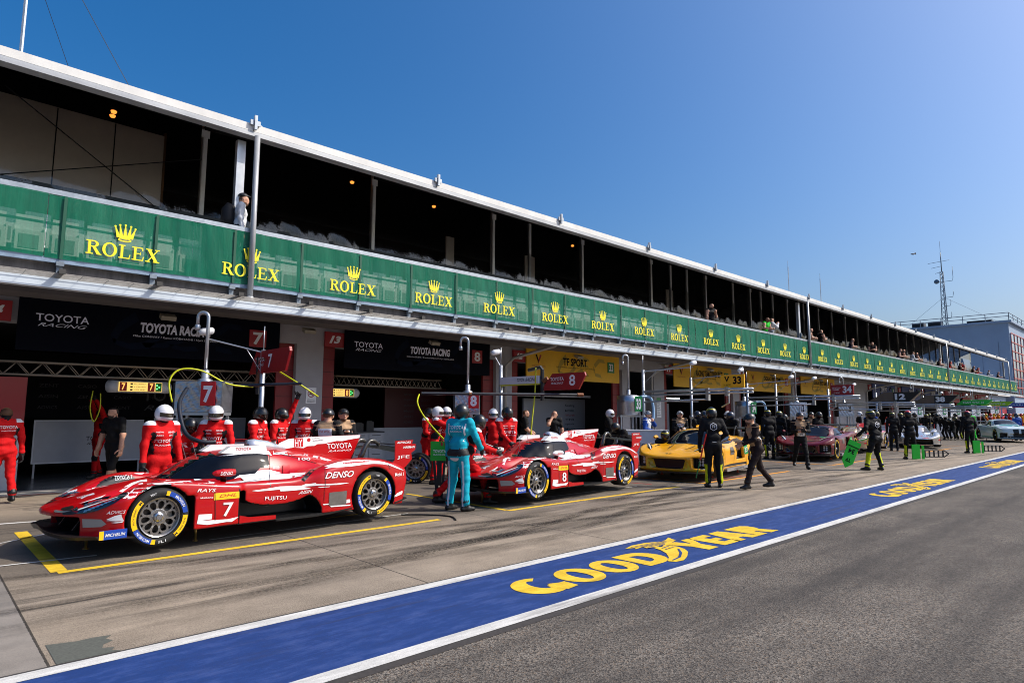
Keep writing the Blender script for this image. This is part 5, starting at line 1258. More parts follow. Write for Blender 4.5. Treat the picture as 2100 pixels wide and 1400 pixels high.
mb = MB(); mb.box(0, .36, -.012, 0, 0, .9, 0); mb.box(0, .36, -.014, -.0121, .78, .9, 1)
for k in range(8): mb.box(.04, .30-.05*(k % 3), -.0135, -.0121, .1+.08*k, .13+.08*k, 2)
o = mb.build('notice_board', [S_wh, S_green, mat('print_grey', (150, 160, 170), .6)]); o.location = (24.75, 16.597, 1.5); tag(o, 'white notice with green heading on the pier by the passage', 'sign')

# ---- garage interiors
G_white = mat('garage_white', (188, 190, 196), .5, var=.05); G_grey = mat('garage_grey', (62, 64, 70), .6); G_red = mat('garage_red', (150, 14, 22), .4, coat=.4); G_truss = mat('truss_alu', (170, 160, 148), .4, .5); G_dim = mat('dim_print', (70, 66, 70), .6); G_dimred = mat('dim_red', (70, 12, 16), .5)
def truss(label, x0, x1, y, z, h=.28, n=14):
    t = thing('lighting_truss', label, 'truss', ((x0+x1)/2, y, z), 0, 'aluminium trusses in the garages'); mb = MB(); mb.M = Matrix.Translation((-(x0+x1)/2, -y, -z))
    for dy in (0, .26):
        for dz in (0, h): mb.tube([(x0, y+dy, z+dz), (x1, y+dy, z+dz)], .022, 8)
        for k in range(n):
            a, b_ = x0+(x1-x0)*k/n, x0+(x1-x0)*(k+1)/n; m_ = (a+b_)/2
            mb.tube([(a, y+dy, z), (m_, y+dy, z+h)], .01, 5); mb.tube([(m_, y+dy, z+h), (b_, y+dy, z)], .01, 5)
    mb.M = None; mb.build('frame', G_truss, t, True); return t
truss('aluminium lighting truss across the nearest garage mouth', .9, 7.4, 17.35, 2.48)
truss('aluminium lighting truss across the second garage mouth', 8.5, 13.4, 17.8, 2.52)
def led(label, x, y, z, num, names):
    t = thing('led_name_board', label, 'sign', (x, y, z)); mb = MB()
    mb.tube([(-.62, .05, .13), (-.56, 0, .13), (.56, 0, .13), (.62, .05, .13)], .15, 10); mb.build('housing', G_white, t, True)
    mb = MB(); mb.box(-.46, .46, -.165, -.155, .02, .24, 0); mb.box(-.44, -.29, -.168, -.166, .025, .235, 1); mb.box(.15, .30, -.168, -.166, .025, .235, 1)
    mb.box(.32, .45, -.168, -.166, .03, .23, 4)
    for a in (-.40, .19): mb.text(str(num), (a, -.168, .05), UX, UZ, .075, .16, 2, .003, .02)
    for k, n in enumerate(names): mb.text(n, (-.14, -.166, .18-.07*k), UX, UZ, .24, .035, 3, .003); mb.box(-.22, -.17, -.168, -.1665, .18-.07*k, .215-.07*k, 5)
    for a, b_ in ((.35, .17), (.35, .09), (.40, .13)): mb.lathe([(0, -.172), (.018, -.172)], 10, 6, 'y', (a, 0, b_))
    mb.build('screen', [mat('led_amber', (248, 206, 108), emis=.75), mat('led_red_panel', (110, 12, 10), emis=.3), mat('led_digit', (255, 190, 90), emis=.9), S_ink, mat('led_dark_green', (0, 90, 20), emis=.2), S_navy, mat('led_green', (90, 255, 120), emis=2.5)], t)
led('lit amber name board with two 7s under the truss', 3.95, 17.30, 2.14, 7, ('M CONWAY', 'K KOBAYASHI', 'N DE VRIES'))
led('lit amber name board with two 8s under the truss', 9.32, 17.55, 2.14, 8, ('S BUEMI', 'B HARTLEY', 'R HIRAKAWA'))
# partition halves by the left garage
mb = MB(); mb.box(-.45, 1.76, 17.38, 17.44, 0.01, 1.30, 0); mb.box(-.45, 1.80, 17.36, 17.44, 1.302, 2.42, 1); o = mb.build('partition_panel', [G_white, G_red]); tag(o, 'tall garage partition, white below and glossy red above, at the left edge', 'partition')
def board(label, x0, x1, y, z0, z1, txt=None, cat='panel'):
    mb = MB(); mb.box(x0, x1, y, y+.04, z0, z1, 0); mb.box(x0, x1, y-.01, y-.001, z1-.03, z1, 1); mb.box(x0, x0+.03, y-.01, y-.001, z0, z1-.031, 1); mb.box(x0+.031, x1, y-.01, y-.001, z0, z0+.03, 1)
    for a in (x0+.05, x1-.09): mb.box(a, a+.04, y+.001, y+.04, .012, z0)
    if txt: mb.text(txt, ((x0+x1)/2-.1, y-.002, (z0+z1)/2), UX, UZ, .62, .12, 2, .002, .01); mb.text('RACING', ((x0+x1)/2-.08, y-.002, (z0+z1)/2-.1), UX, UZ, .56, .06, 2, .002, 0, .4)
    o = mb.build('low_board', [G_white, S_wh, S_ink]); return tag(o, label, cat, 'low white boards in the garages')
board('low white board with dark lettering behind the mechanic with raised arms', 2.28, 4.75, 20.0, .36, 1.46, 'TOYOTA')
board('low white board in shade behind the man in black shorts', 5.1, 7.7, 20.4, .5, 1.5)
mb = MB(); mb.box(1.2, 7.9, 21.6, 21.7, 1.5, 3.3, 0)
for r in range(5):
    for c in range(7): mb.text(('DENSO', 'ADVICS', 'AISIN', 'ZENT', 'CASIO')[(r+c) % 5], (1.6+c*.9, 21.6, 1.75+r*.3), UX, UZ, .45, .09, 1, .004, .005)
mb.text('TOYOTA', (5.05, 21.6, 2.0), UX, UZ, 1.9, .36, 2, .006, .01); mb.text('RACING', (5.1, 21.6, 1.72), UX, UZ, 1.8, .16, 2, .006, 0, .4)
tag(mb.build('sponsor_wall', [S_ink, G_dim, mat('wall_letter', (92, 92, 94), .5)]), 'black wall of faint sponsor names at the back of the nearest garage', 'wall')
mb = MB(); mb.box(12.2, 14.9, 19.5, 19.6, 1.15, 2.6, 0); mb.box(11.2, 14.9, 19.48, 19.6, .02, 1.148, 1)
for r in range(6): 
    for c in range(2): mb.text(('DENSO', 'FUJITSU', 'AISIN', 'Mobil', 'ZENT', 'ADVICS')[(r+c*3) % 6], (13.0+c*.75, 19.5, 2.3-r*.2), UX, UZ, .42, .08, 2, .004, .005)
tag(mb.build('sponsor_wall', [G_dimred, G_white, G_dim]), 'dark red wall of sponsor names above a white base in the second garage', 'wall')
t = thing('tool_cabinet', 'pale tool cabinet with drawers standing in the second garage', 'cabinet', (10.9, 19.2, 0)); mb = MB(); mb.box(-.9, .9, -.3, .3, .12, 1.0); mb.box(-.93, .93, -.32, .32, 1.0, 1.05, 1); mb.build('carcass', [G_white, G_grey], t)
for r in range(4):
    for c in range(3): mb = MB(); mb.box(-.86+c*.6, -.32+c*.6, -.325, -.302, .16+r*.21, .34+r*.21); mb.box(-.75+c*.6, -.43+c*.6, -.34, -.326, .28+r*.21, .30+r*.21, 1); mb.build('drawer', [G_white, G_grey], t)
for k, x in enumerate((-.5, .1, .5)): 
    mb = MB(); mb.box(-.14, .14, -.1, .1, 0, .22+.05*k); mb.box(-.10, .10, -.06, .06, .22+.05*k, .25+.05*k); o = mb.build('tool_box', mat('toolbox_dark', (40, 42, 46), .5)); o.location = (10.9+x, 19.2, 1.05); tag(o, ('small dark tool box on the left of the cabinet top', 'dark tool box at the middle of the cabinet top', 'tallest dark tool box on the right of the cabinet top')[k], 'tool box')
# third garage: white walls with doorway and sponsor list
mb = MB(); mb.box(16.0, 17.6, 19.6, 19.7, .02, 2.35, 0); mb.box(18.6, 22.6, 19.0, 19.1, .02, 2.3, 0); mb.box(16.0, 22.0, 18.2, 18.25, 2.36, 2.46, 1); mb.box(17.62, 17.7, 19.55, 19.7, .02, 2.35, 1)
mb.text('TF SPORT', (18.1, 18.2, 2.375), UX, UZ, .7, .075, 2, .004, .01)
for k, s_ in enumerate(('Keating', 'MOBIL', 'Wurth', 'TFR', 'spark', 'Malin')): mb.text(s_, (21.2, 19.0, 1.95-.2*k), UX, UZ, .62, .13 if k == 0 else .09, 2 if k != 2 else 3, .004, .008)
tag(mb.build('garage_partition', [mat('partition_grey', (148, 152, 162), .6), G_white, S_ink, S_red]), 'pale grey partition with a doorway and a column of sponsor names in the third garage', 'partition')
mb = MB(); mb.box(26.0, 29.5, 19.0, 19.1, .02, 2.2, 0); mb.box(26.0, 31.5, 18.4, 18.45, 2.3, 2.4, 1); mb.box(28.2, 29.6, 18.39, 18.399, 2.45, 2.5, 2)
tag(mb.build('garage_partition', [mat('partition_grey', (148, 152, 162), .6), G_white, mat('tube_light', (235, 240, 245), emis=3)]), 'grey partition lit by a thin tube lamp in the fourth garage', 'partition')
for i, (x, a) in enumerate(((33.2, .9), (40.4, 1.2), (54, 1.0))):
    mb = MB(); mb.box(x, x+3.5, 18.6, 18.7, .02, 2.1, 0); mb.box(x+1, x+2, 18.58, 18.599, .9, 1.5, 1); tag(mb.build('garage_partition', [G_grey, G_white]), ('dark partition with a white notice in the fifth garage', 'dark partition with a white notice in the sixth garage', 'dark partition with a white notice in the garage after the blank wall')[i], 'partition')

# ---- tower building beyond the pit block
T_wall = mat('tower_blue_grey', (138, 156, 178), .75, var=.06, vs_=.4); T_glass = mat('tower_glass', (120, 150, 178), .12, .2, coat=.6); T_redfr = mat('tower_red_mullion', (190, 96, 84), .5)
T = thing('control_tower', 'flat-roofed blue-grey building with a red-framed window front behind the pit block', 'building', (112, 16.3, 0))
def tp(name, mb, mats): o = mb.build(name, mats, T); o.location = (-112, -16.3, 0); return o
mb = MB(); mb.box(112, 150, 16.3, 46, -.02, 14.7); mb.box(111.7, 150, 15.9, 46.3, 14.7, 15.0); mb.box(111.97, 112, 19.6, 27, 11.0, 11.04, 1); mb.box(111.97, 112, 19.55, 19.6, 6, 11.04, 1); mb.box(111.95, 112, 17.6, 17.66, 5, 12, 1); tp('wall', mb, [T_wall, mat('tower_line', (104, 118, 138), .7)])
mb = MB(); mb.box(112.3, 150, 16.2, 16.297, 4.2, 13.2); tp('window', mb, T_glass)
mb = MB()
for k in range(14): mb.box(112.3+k*2.6, 112.42+k*2.6, 16.12, 16.197, 4.2, 13.2)
for k in range(8): mb.box(112.3, 150, 16.10, 16.119, 4.2+k*1.28, 4.30+k*1.28)
tp('window_frame', mb, T_redfr)
mb = MB()
for a, b_ in (((112, 16.2), (112, 46)), ((112, 16.2), (150, 16.2))):
    for z in (15.6, 16.1): mb.tube([(*a, z), (*b_, z)], .05, 5)
    for k in range(12): x, y = a[0]+(b_[0]-a[0])*k/11, a[1]+(b_[1]-a[1])*k/11; mb.tube([(x, y, 15.0), (x, y, 16.12)], .05, 5)
tp('roof_railing', mb, mat('rail_grey', (120, 130, 142), .6))
for k, (y, w_) in enumerate(((27.6, 1.6), (25.4, 1.7), (19.8, 3.0))):
    mb = MB(); mb.box(-.7, .7, -w_/2, w_/2, 0, .8 if k < 2 else .4, 0); mb.box(-.72, -.701, -w_/2+.1, w_/2-.1, .1, .35 if k > 1 else .7, 1); o = mb.build('roof_unit', [mat('unit_dark', (70, 76, 84), .6), M_black]); o.location = (113.5, y, 15.0); tag(o, ('dark air-conditioning unit at the left on the tower building roof', 'dark air-conditioning unit in the middle of the tower building roof', 'long low dark unit on the tower building roof')[k], 'roof unit')
A = thing('radio_mast', 'tall lattice radio mast with aerials and guy wires on the tower building roof', 'mast', (114, 24.2, 15.0))
mb = MB(); L_ = 8.6
for a in range(3):
    x, y = .45*math.cos(a*2.094), .45*math.sin(a*2.094); mb.tube([(x, y, 0), (x*.5, y*.5, L_)], .06, 5)
for k in range(13):
    z0, z1 = L_*k/13, L_*(k+1)/13
    for a in range(3):
        s0, s1 = 1-.5*k/13, 1-.5*(k+1)/13; p0 = (.45*s0*math.cos(a*2.094), .45*s0*math.sin(a*2.094), z0); p1 = (.45*s1*math.cos((a+1)*2.094), .45*s1*math.sin((a+1)*2.094), z1); mb.tube([p0, p1], .03, 4)
mb.build('lattice', mat('mast_steel', (96, 112, 128), .5, .4), A, True)
mb = MB(); mb.tube([(0, 0, L_), (0, 0, 11.6)], .07, 6); mb.tube([(0, 0, 11.6), (0, 0, 13.4)], .025, 5)
for z, dx in ((10.2, 2.2), (9.4, 1.7), (8.5, 1.1)): mb.tube([(0, dx*.8, z-.1), (0, -dx*.5 if z > 10 else 0, z+.05)], .03, 5)
for z, s_ in ((7.0, -1.3), (4.5, -1.2), (3.2, -.8), (1.3, -.8)): mb.tube([(0, 0, z), (0, s_, z), (0, s_-.1, z+.5), (0, s_-.1, z+ (2.2 if z == 7 else .9))], .035, 5)
mb.tube([(0, .1, 7.0), (0, .75, 7.05)], .04, 5); mb.lathe([(0, .0), (.35, .02), (.35, .1), (0, .12)], 12, 0, 'x', (-.1, .75, 7.1)); mb.build('aerial', mat('mast_steel', (96, 112, 128), .5, .4), A, True)
mb = MB(); mb.tube([(0, 0, 4.6), (0, 5.5, .1)], .018, 4); mb.tube([(0, 0, 4.6), (0, -6.5, .1)], .018, 4); mb.build('guy_wire', mat('wire_grey', (130, 142, 156), .6), A)
# roof-line whip aerials, near pole and wires
for k, (x, z) in enumerate(((38.6, 10.6), (43.6, 10.4))):
    mb = MB(); mb.tube([(0, 0, 0), (0, 0, 1.9)], .03, 6); mb.tube([(0, 0, 1.9), (0, 0, 2.3)], .012, 5); o = mb.build('whip_aerial', M_steel); o.location = (x*1.09, 17.6, 9.6); tag(o, ('thin aerial above the white tent roof, left of a pair', 'thin aerial above the white tent roof, right of a pair')[k], 'aerial')
mb = MB(); mb.tube([(0, 0, 0), (0, 0, 3.2)], .045, 6); mb.tube([(0, 0, 3.2), (0, 0, 5)], .02, 6); o = mb.build('roof_pole', M_steel); o.location = (1.28, 19.3, 10.2); tag(o, 'steel pole rising from the tent roof at the top left corner', 'pole')
for k, (a, b_) in enumerate((((.9, 19.3, 14.2), (2.2, 17.0, 9.0)), ((1.3, 19.3, 14.4), (3.6, 17.5, 9.3)))):
    mb = MB(); mb.tube([a, b_], .008, 4); o = mb.build('stay_wire', M_black); tag(o, ('thin dark stay wire from the roof pole, left of two', 'thin dark stay wire from the roof pole, right of two')[k], 'wire')
# airship-like speck in the sky
mb = MB(); mb.lathe([(0, -3.2), (.5, -2.4), (.75, -.8), (.7, .6), (.4, 2.2), (0, 3.2)], 14, 0, 'x'); mb.add([(1.6, 0, -.9), (3.2, 0, -1.3), (3.2, 0, 1.3), (1.6, 0, .9)], [(0, 1, 2, 3)]); mb.add([(1.6, -.9, 0), (3.2, -1.3, 0), (3.2, 1.3, 0), (1.6, .9, 0)], [(0, 1, 2, 3)]); mb.box(-.8, .6, -.2, .2, -1.0, -.7)
o = mb.build('airship', mat('airship_grey', (88, 96, 110), .5), None, True); o.location = (262, 64, 60); o.scale = (.34,)*3; o.rotation_euler = (0, R(-8), R(-40)); tag(o, 'tiny dark airship far off in the pale sky', 'airship')
# trees beyond the pit exit
def tree(label, x, y, h, r, seed, cols):
    t = thing('broadleaf_tree', label, 'tree', (x, y, 0), 0, 'trees beyond the far building'); rnd = random.Random(seed)
    mb = MB(); mb.tube([(0, 0, -.05), (.1, 0, h*.3), (0, .1, h*.6), (.1, .1, h*.85)], [.28, .22, .14, .05], 8)
    for k in range(6): a = rnd.random()*6.28; mb.tube([(.05, .05, h*(.3+.07*k)), (r*.6*math.cos(a), r*.6*math.sin(a), h*(.5+.07*k))], [.09, .03], 5)
    mb.build('trunk', mat('bark', (84, 70, 56), .9, var=.3), t, True)
    v, f, mi = [], [], []
    cl = [(rnd.uniform(-.7, .7)*r, rnd.uniform(-.7, .7)*r, h*rnd.uniform(.35, .98)) for _ in range(26)]
    for c in cl:
        s_ = r*rnd.uniform(.28, .5); m_ = rnd.randrange(3)
        for _ in range(150):
            d = Vector((rnd.gauss(0, 1), rnd.gauss(0, 1), rnd.gauss(0, 1))).normalized()*s_*rnd.random()**.4; p = Vector(c)+d
            u = Vector((rnd.gauss(0, 1), rnd.gauss(0, 1), rnd.gauss(0, 1))).normalized(); w_ = u.orthogonal().normalized(); L = rnd.uniform(.12, .24); n = len(v)
            v += [p-u*L, p+w_*L*.5, p+u*L, p-w_*L*.5]; f.append((n, n+1, n+2, n+3)); mi.append(m_)
    me = bpy.data.meshes.new('crown'); me.from_pydata([tuple(q) for q in v], [], f)
    for c in cols: me.materials.append(mat('leaf_%d_%d_%d' % c, c, .6))
    me.polygons.foreach_set('material_index', mi); mesh_obj('crown', me, t)
LC = ((58, 82, 40), (76, 100, 50), (44, 66, 34))
for k, (x, y, h) in enumerate(((172, 12.5, 9.5), (181, 8.0, 8.5), (192, 3.0, 10), (205, -3.0, 9))): tree(('dark green tree right beside the red-framed window front', 'low bushy tree second beyond the window front', 'tall tree third beyond the window front', 'tree farthest beyond the window front')[k], x, y, h, 4.2, 11+k, LC)
# low building and pit wall at the end of the lane
mb = MB(); mb.box(0, 40, 0, 8, 0, 4.2, 0); mb.box(-.4, 40, -.5, 8, 4.2, 4.5, 1)
for k in range(9): mb.box(1+4.3*k, 4.2+4.3*k, -.03, -.001, .2, 3.2, 2); mb.box(.2+4.3*k, .8+4.3*k, -.05, -.001, .2, 3.6, 3)
o = mb.build('paddock_annex', [T_wall, M_roof, S_crim, S_blue]); o.location = (98.5, 17.2, 0); tag(o, 'low annex with crimson and blue bays at the end of the pit block', 'building')
# ================================================================ people
def unit(v): return v/max(np.linalg.norm(v), 1e-6)
def ik(a, t, l1, l2, pole):
    a, t, pole = map(lambda q: np.array(q, float), (a, t, pole)); d = t-a; L = np.linalg.norm(d)
    if L > (l1+l2)*.995: t = a+d/L*(l1+l2)*.995; d = t-a; L = np.linalg.norm(d)
    c = (l1*l1+L*L-l2*l2)/(2*L); h = math.sqrt(max(l1*l1-c*c, 0)); u = d/L; n = pole-u*(pole@u); n = unit(n)
    return a+u*c+n*h, t
def caps_eval(caps, h, k=.035, pad=.12):
    P = np.array([c[0] for c in caps]+[c[1] for c in caps]); rm = max(max(c[2], c[3]) for c in caps)
    lo = P.min(0)-rm-.05; hi = P.max(0)+rm+.05
    def f(X, Y, Z):
        D = np.full(X.shape, 1., np.float32); ax, ay, az = X[:, 0, 0], Y[0, :, 0], Z[0, 0, :]
        for a, b, ra, rb, *_ in caps:
            m = max(ra, rb)+pad; l, u = np.minimum(a, b)-m, np.maximum(a, b)+m
            s = tuple(slice(max(np.searchsorted(q, l[i])-1, 0), np.searchsorted(q, u[i])+1) for i, q in enumerate((ax, ay, az)))
            x, y, z = X[s]-a[0], Y[s]-a[1], Z[s]-a[2]; ab = np.asarray(b)-np.asarray(a); L2 = max(ab@ab, 1e-8)
            t = np.clip((x*ab[0]+y*ab[1]+z*ab[2])/L2, 0, 1)
            d = np.sqrt((x-t*ab[0])**2+(y-t*ab[1])**2+(z-t*ab[2])**2)-(ra+(rb-ra)*t)
            D[s] = smin(D[s], d, k)
        return D
    return surfnet(f, lo, hi, h)
_HAND = {}
def hand_mesh(kind):
    if kind not in _HAND:
        c = []; A = np.array; cu = {'relax': (22, 28, 18), 'grip': (62, 78, 48), 'open': (6, 10, 6)}[kind]
        c.append((A((-.05, 0, 0)), A((.01, 0, 0)), .030, .030))
        for i, (y, L) in enumerate(((.032, .072), (.011, .080), (-.011, .074), (-.032, .058))):
            b = A((.088, y*1.05, 0)); c.append((A((.0, y*.6, 0)), b, .019, .015)); ang = 0
            for j, fr in enumerate((.48, .30, .24)):
                ang += R(cu[j]*(1+.08*i)); e = b+A((math.cos(ang), .06*(1.5-i)*.4, -math.sin(ang)))*L*fr; c.append((b, e, .0105-.001*j, .0098-.001*j)); b = e
        b = A((.02, .03, -.004))
        for d, L in (((.55, .75, -.35), .045), ((.8, .42, -.45), .034), ((.9, .1, -.5), .026)): e = b+unit(A(d))*L; c.append((b, e, .014, .011)); b = e
        _HAND[kind] = caps_eval(c, .0062, .008, .03)
    return _HAND[kind]
def ellip(name, rx, ry, rz, mats, sel, nu=28, nv=20, warp=None, parent=None):
    v, f, mi = [], [], []
    for j in range(nv+1):
        el = -math.pi/2+math.pi*j/nv
        for i in range(nu):
            az = 2*math.pi*i/nu; p = [rx*math.cos(el)*math.cos(az), ry*math.cos(el)*math.sin(az), rz*math.sin(el)]
            if warp: p = warp(p, az if az < math.pi else az-2*math.pi, el)
            v.append(p)
    for j in range(nv):
        for i in range(nu):
            el = -math.pi/2+math.pi*(j+.5)/nv; az = 2*math.pi*(i+.5)/nu; az = az if az < math.pi else az-2*math.pi
            m = sel(az, el)
            if m is not None: f.append((j*nu+i, j*nu+(i+1) % nu, (j+1)*nu+(i+1) % nu, (j+1)*nu+i)); mi.append(m)
    return np_mesh(name, v, f, mats, mi, True, parent)
H_W = mat('helmet_white', (222, 222, 226), .22, coat=.8); H_K = mat('helmet_black', (16, 16, 18), .35, coat=.4); H_Y = mat('helmet_yellow', (206, 196, 30), .35); H_V = mat('helmet_visor', (34, 26, 18), .06, coat=1.); H_R = mat('helmet_red', (196, 34, 20), .3, coat=.6); H_B = mat('helmet_navy', (20, 28, 52), .3, coat=.5); H_O = mat('helmet_orange', (214, 120, 30), .3, coat=.5); H_G = mat('helmet_grey', (150, 154, 160), .35)
_HELM = {}
def warp_full(p, az, el):
    if p[2] < 0 and abs(az) < 1.6: p[0] *= 1+.16*math.cos(az)*min(1, -p[2]/.06); p[2] *= .92
    if p[2] < -.10: p[2] = -.10-(abs(p[2])-.10)*.3
    return p
def helmet(parent, style, loc, rz, pitch=0., scale=1.):
    if style not in _HELM:
        sh = {'white': (H_W, H_W), 'black': (H_K, H_K), 'tf': (H_K, H_Y), 'navy': (H_B, H_B), 'red': (H_R, H_R), 'orange': (H_O, H_R), 'yellow': (H_Y, H_R), 'whiteblack': (H_W, H_K), 'blackred': (H_K, H_R)}
        if style in sh:
            a, b = sh[style]
            shell = ellip('helmet', .142, .122, .145, [a, b, mat('helmet_trim', (150, 150, 40), .5) if style == 'white' else M_black], lambda az, el: None if (abs(az) < 1.25 and -.30 < el < .16) else (2 if (abs(az) < 1.4 and -.38 < el < .22) else (1 if .42 < el < .66 or (style in ('blackred', 'orange', 'yellow') and el > .75) else 0)), warp=warp_full)
            vis = ellip('visor', .139, .119, .142, [H_V], lambda az, el: 0 if (abs(az) < 1.35 and -.36 < el < .22) else None, warp=warp_full); vis.parent = shell
        else:   # open cycle style helmet
            c = {'bike_white': H_G, 'bike_black': H_K, 'bike_grey': H_B}[style]
            shell = ellip('helmet', .142, .112, .125, [c, M_black], lambda az, el: None if el < .02 else (1 if el > .3 and el < 1.25 and abs(math.sin(az*4+.4)) < .33 else 0), warp=lambda p, az, el: [p[0], p[1], p[2]+(.03 if abs(az) < .6 and el < .2 else 0)])
            vis = ellip('visor', .165, .105, .03, [M_black], lambda az, el: 0 if abs(az) < .8 and el > 0 else None); vis.parent = shell; vis.location = (0, 0, .04)
        _HELM[style] = (shell, vis); o = (shell, vis)
    else:
        o = [q.copy() for q in _HELM[style]]
        for q in o: COL.objects.link(q)
        o[1].parent = o[0]
    o[0].parent = parent; o[0].location = tuple(loc); o[0].rotation_euler = (0, pitch, rz); o[0].scale = (scale,)*3
    return o[0]
def cloth(name, c, var=.12): return mat('cloth_'+name, c, .8, var=var, vs_=9, bump=.35, bs=22, spec=.25)
K = dict(red=cloth('red', (196, 10, 16)), black=cloth('black', (20, 20, 22), .3), teal=cloth('teal', (14, 160, 182)), white=cloth('white', (206, 208, 212), .06), navy=cloth('navy', (22, 30, 58)), blue=cloth('blue', (30, 70, 150)), tan=cloth('tan', (176, 144, 112), .06), green=cloth('green', (30, 190, 40)), lime=cloth('lime', (196, 206, 20)), brown=cloth('brown', (40, 28, 26), .2), grey=cloth('grey', (86, 88, 92)), orange=cloth('orange', (216, 110, 30)), yellow=cloth('yellow', (222, 176, 20)), maroon=cloth('maroon', (110, 20, 36)),
         skin=mat('skin', (198, 148, 122), .55, var=.08, vs_=20), skin2=mat('skin_tan', (150, 104, 82), .55, var=.08, vs_=20), hair=mat('hair_dark', (34, 26, 22), .7), fair=mat('hair_brown', (92, 62, 40), .7), glove=mat('glove_black', (18, 18, 19), .6, bump=.2), shoe=mat('shoe_black', (18, 18, 20), .5, var=.3, vs_=14), sole=mat('shoe_white', (200, 200, 204), .5), belt=mat('belt_black', (14, 14, 15), .6), jeans=cloth('jeans', (44, 50, 62)), trim=mat('print_white', (222, 222, 226), .6))
SUITS = {   # torso, sleeve, leg, hand, shoe, head, belt, side panel, shoulder
    'red': 'red red red glove shoe black red black white'.split(), 'teal': 'teal teal teal glove shoe black belt teal teal'.split(), 'tf': 'black black black glove shoe black black black black'.split(),
    'tfl': 'black black black glove shoe black black black black'.split(), 'green': 'green green green glove shoe black belt green green'.split(), 'navy': 'navy navy navy glove shoe black black navy blue'.split(),
    'tee': 'black black black skin shoe skin black black black'.split(), 'shorts': 'black black black skin shoe skin black black black'.split(), 'photo': 'tan black black skin shoe skin black black black'.split(), 'photob': 'tan brown brown skin shoe skin brown brown brown'.split(),
    'blueman': 'white blue blue skin shoe skin blue blue blue'.split(), 'whitefan': 'white white jeans skin shoe skin belt white white'.split(), 'blackfan': 'black skin jeans skin shoe skin belt black black'.split(), 'greenfan': 'green skin jeans skin shoe skin2 belt green green'.split(), 'redfan': 'red skin jeans skin shoe skin belt red red'.split(), 'bluefan': 'navy skin jeans skin shoe skin belt navy navy'.split(),
    'orange': 'orange orange red glove shoe black black red yellow'.split(), 'yellow': 'yellow yellow yellow glove shoe black black red yellow'.split(), 'maroon': 'maroon maroon black glove shoe black black black white'.split(), 'bluecoat': 'blue blue navy glove shoe black black blue white'.split()}
def person(label, x, y, face, suit='red', helm=None, H=1.78, z=0., pel=(0, .93), lean=4, feet=((.02, .12), (-.02, -.12)), hands=((.08, .26, .86), (.08, -.26, .86)), look=(0, 0), vox=.02, group=None, hk=('relax', 'relax'), fz=(0, 0), toe=(8, -8), fat=1., knees=None, deco=None, lat=0, hair='fair', sit=False, elbow=None, bald=False):
    A = np.array; s = H/1.78; cs = []
    pz = A((pel[0], 0, pel[1])); ln = R(lean); up = A((math.sin(ln), math.sin(R(lat)), math.cos(ln))); up = unit(up); fw = unit(A((up[2], 0, -up[0])))
    side = A((0, 1., 0))
    hip = [pz+side*.085*sg for sg in (1, -1)]; waist = pz+up*.16; chest = pz+up*.40; neck = pz+up*.565; sh = [pz+up*.52+side*.185*sg for sg in (1, -1)]
    hd = neck+unit(up*.8+A((0, 0, .5)))*.12+fw*.03
    def C(a, b, ra, rb, tag): cs.append((A(a), A(b), ra*(fat if tag in (0, 2, 6) else 1), rb*(fat if tag in (0, 2, 6) else 1), tag))
    C(pz+side*.06, pz-side*.06, .125, .125, 6); C(waist+side*.05, waist-side*.05, .118, .118, 0); C(chest+side*.085-fw*.0, chest-side*.085, .120, .120, 0); C(waist+fw*.02, chest+fw*.035, .11, .105, 0)
    C(sh[0], sh[1], .074, .074, 0); C(neck-up*.06, neck+up*.05, .062, .055, 5)
    bare = helm is None or helm.startswith('bike')
    C(hd+A((0, 0, .02))-fw*.015, hd+A((0, 0, .035))+fw*.02, .088, .085, 5); C(hd-A((0, 0, .055))+fw*.025, hd-A((0, 0, .045))+fw*.04, .062, .05, 5)
    if bare:
        hy = R(look[0]); hf_ = A((math.cos(hy)*fw[0], math.sin(hy), fw[2])); hl = A((-math.sin(hy), math.cos(hy), 0))
        C(hd+hf_*.095+A((0, 0, .01)), hd+hf_*.112-A((0, 0, .018)), .011, .015, 5)
        for sg in (1, -1): C(hd+hl*.088*sg, hd+hl*.092*sg-A((0, 0, .03)), .015, .012, 5)
        C(hd+hf_*.08-A((0, 0, .085)), hd+hf_*.085-A((0, 0, .08)), .022, .02, 5)
    wr = []; el_ = []
    for i, sg in enumerate((1, -1)):
        pole = A((-.5, sg*.5, -.6)) if not elbow or elbow[i] is None else A(elbow[i], float)
        e, w_ = ik(sh[i], hands[i], .29, .265, pole); el_.append(e); wr.append(w_)
        C(sh[i], e, .068, .056, 1); C(e, w_, .055, .042, 1); C(sh[i]-up*.02, sh[i]*.5+e*.5, .072, .06, 1)
        an = A((feet[i][0], feet[i][1], fz[i]+.085)); kp = A((1., sg*.12, .1)) if not knees or knees[i] is None else A(knees[i], float)
        kn, an = ik(hip[i], an, .43, .42, kp)
        C(hip[i]-A((0, 0, .0)), kn, .098, .072, 2); C(kn, an+A((0, 0, .06)), .070, .060, 2); C(an+A((0, 0, .07)), an+A((0, 0, .02)), .064, .05, 4)
        ta = R(toe[i]); td = A((math.cos(ta), math.sin(ta), 0)); C(an-td*.05+A((0, 0, -.045)), an+td*.06+A((0, 0, -.045)), .042, .044, 4); C(an+td*.06+A((0, 0, -.045)), an+td*.155+A((0, 0, -.055)), .044, .034, 4)
        if vox > .0171 or True:
            hdir = unit(w_-e); C(w_, w_+hdir*.06, .040, .043, 3)
            if vox > .0175: C(w_+hdir*.06, w_+hdir*.11, .042, .028, 3)
    V, Q = caps_eval(cs, vox)
    # nearest limb decides the garment
    best = np.full(len(V), 9.); tg = np.zeros(len(V), int)
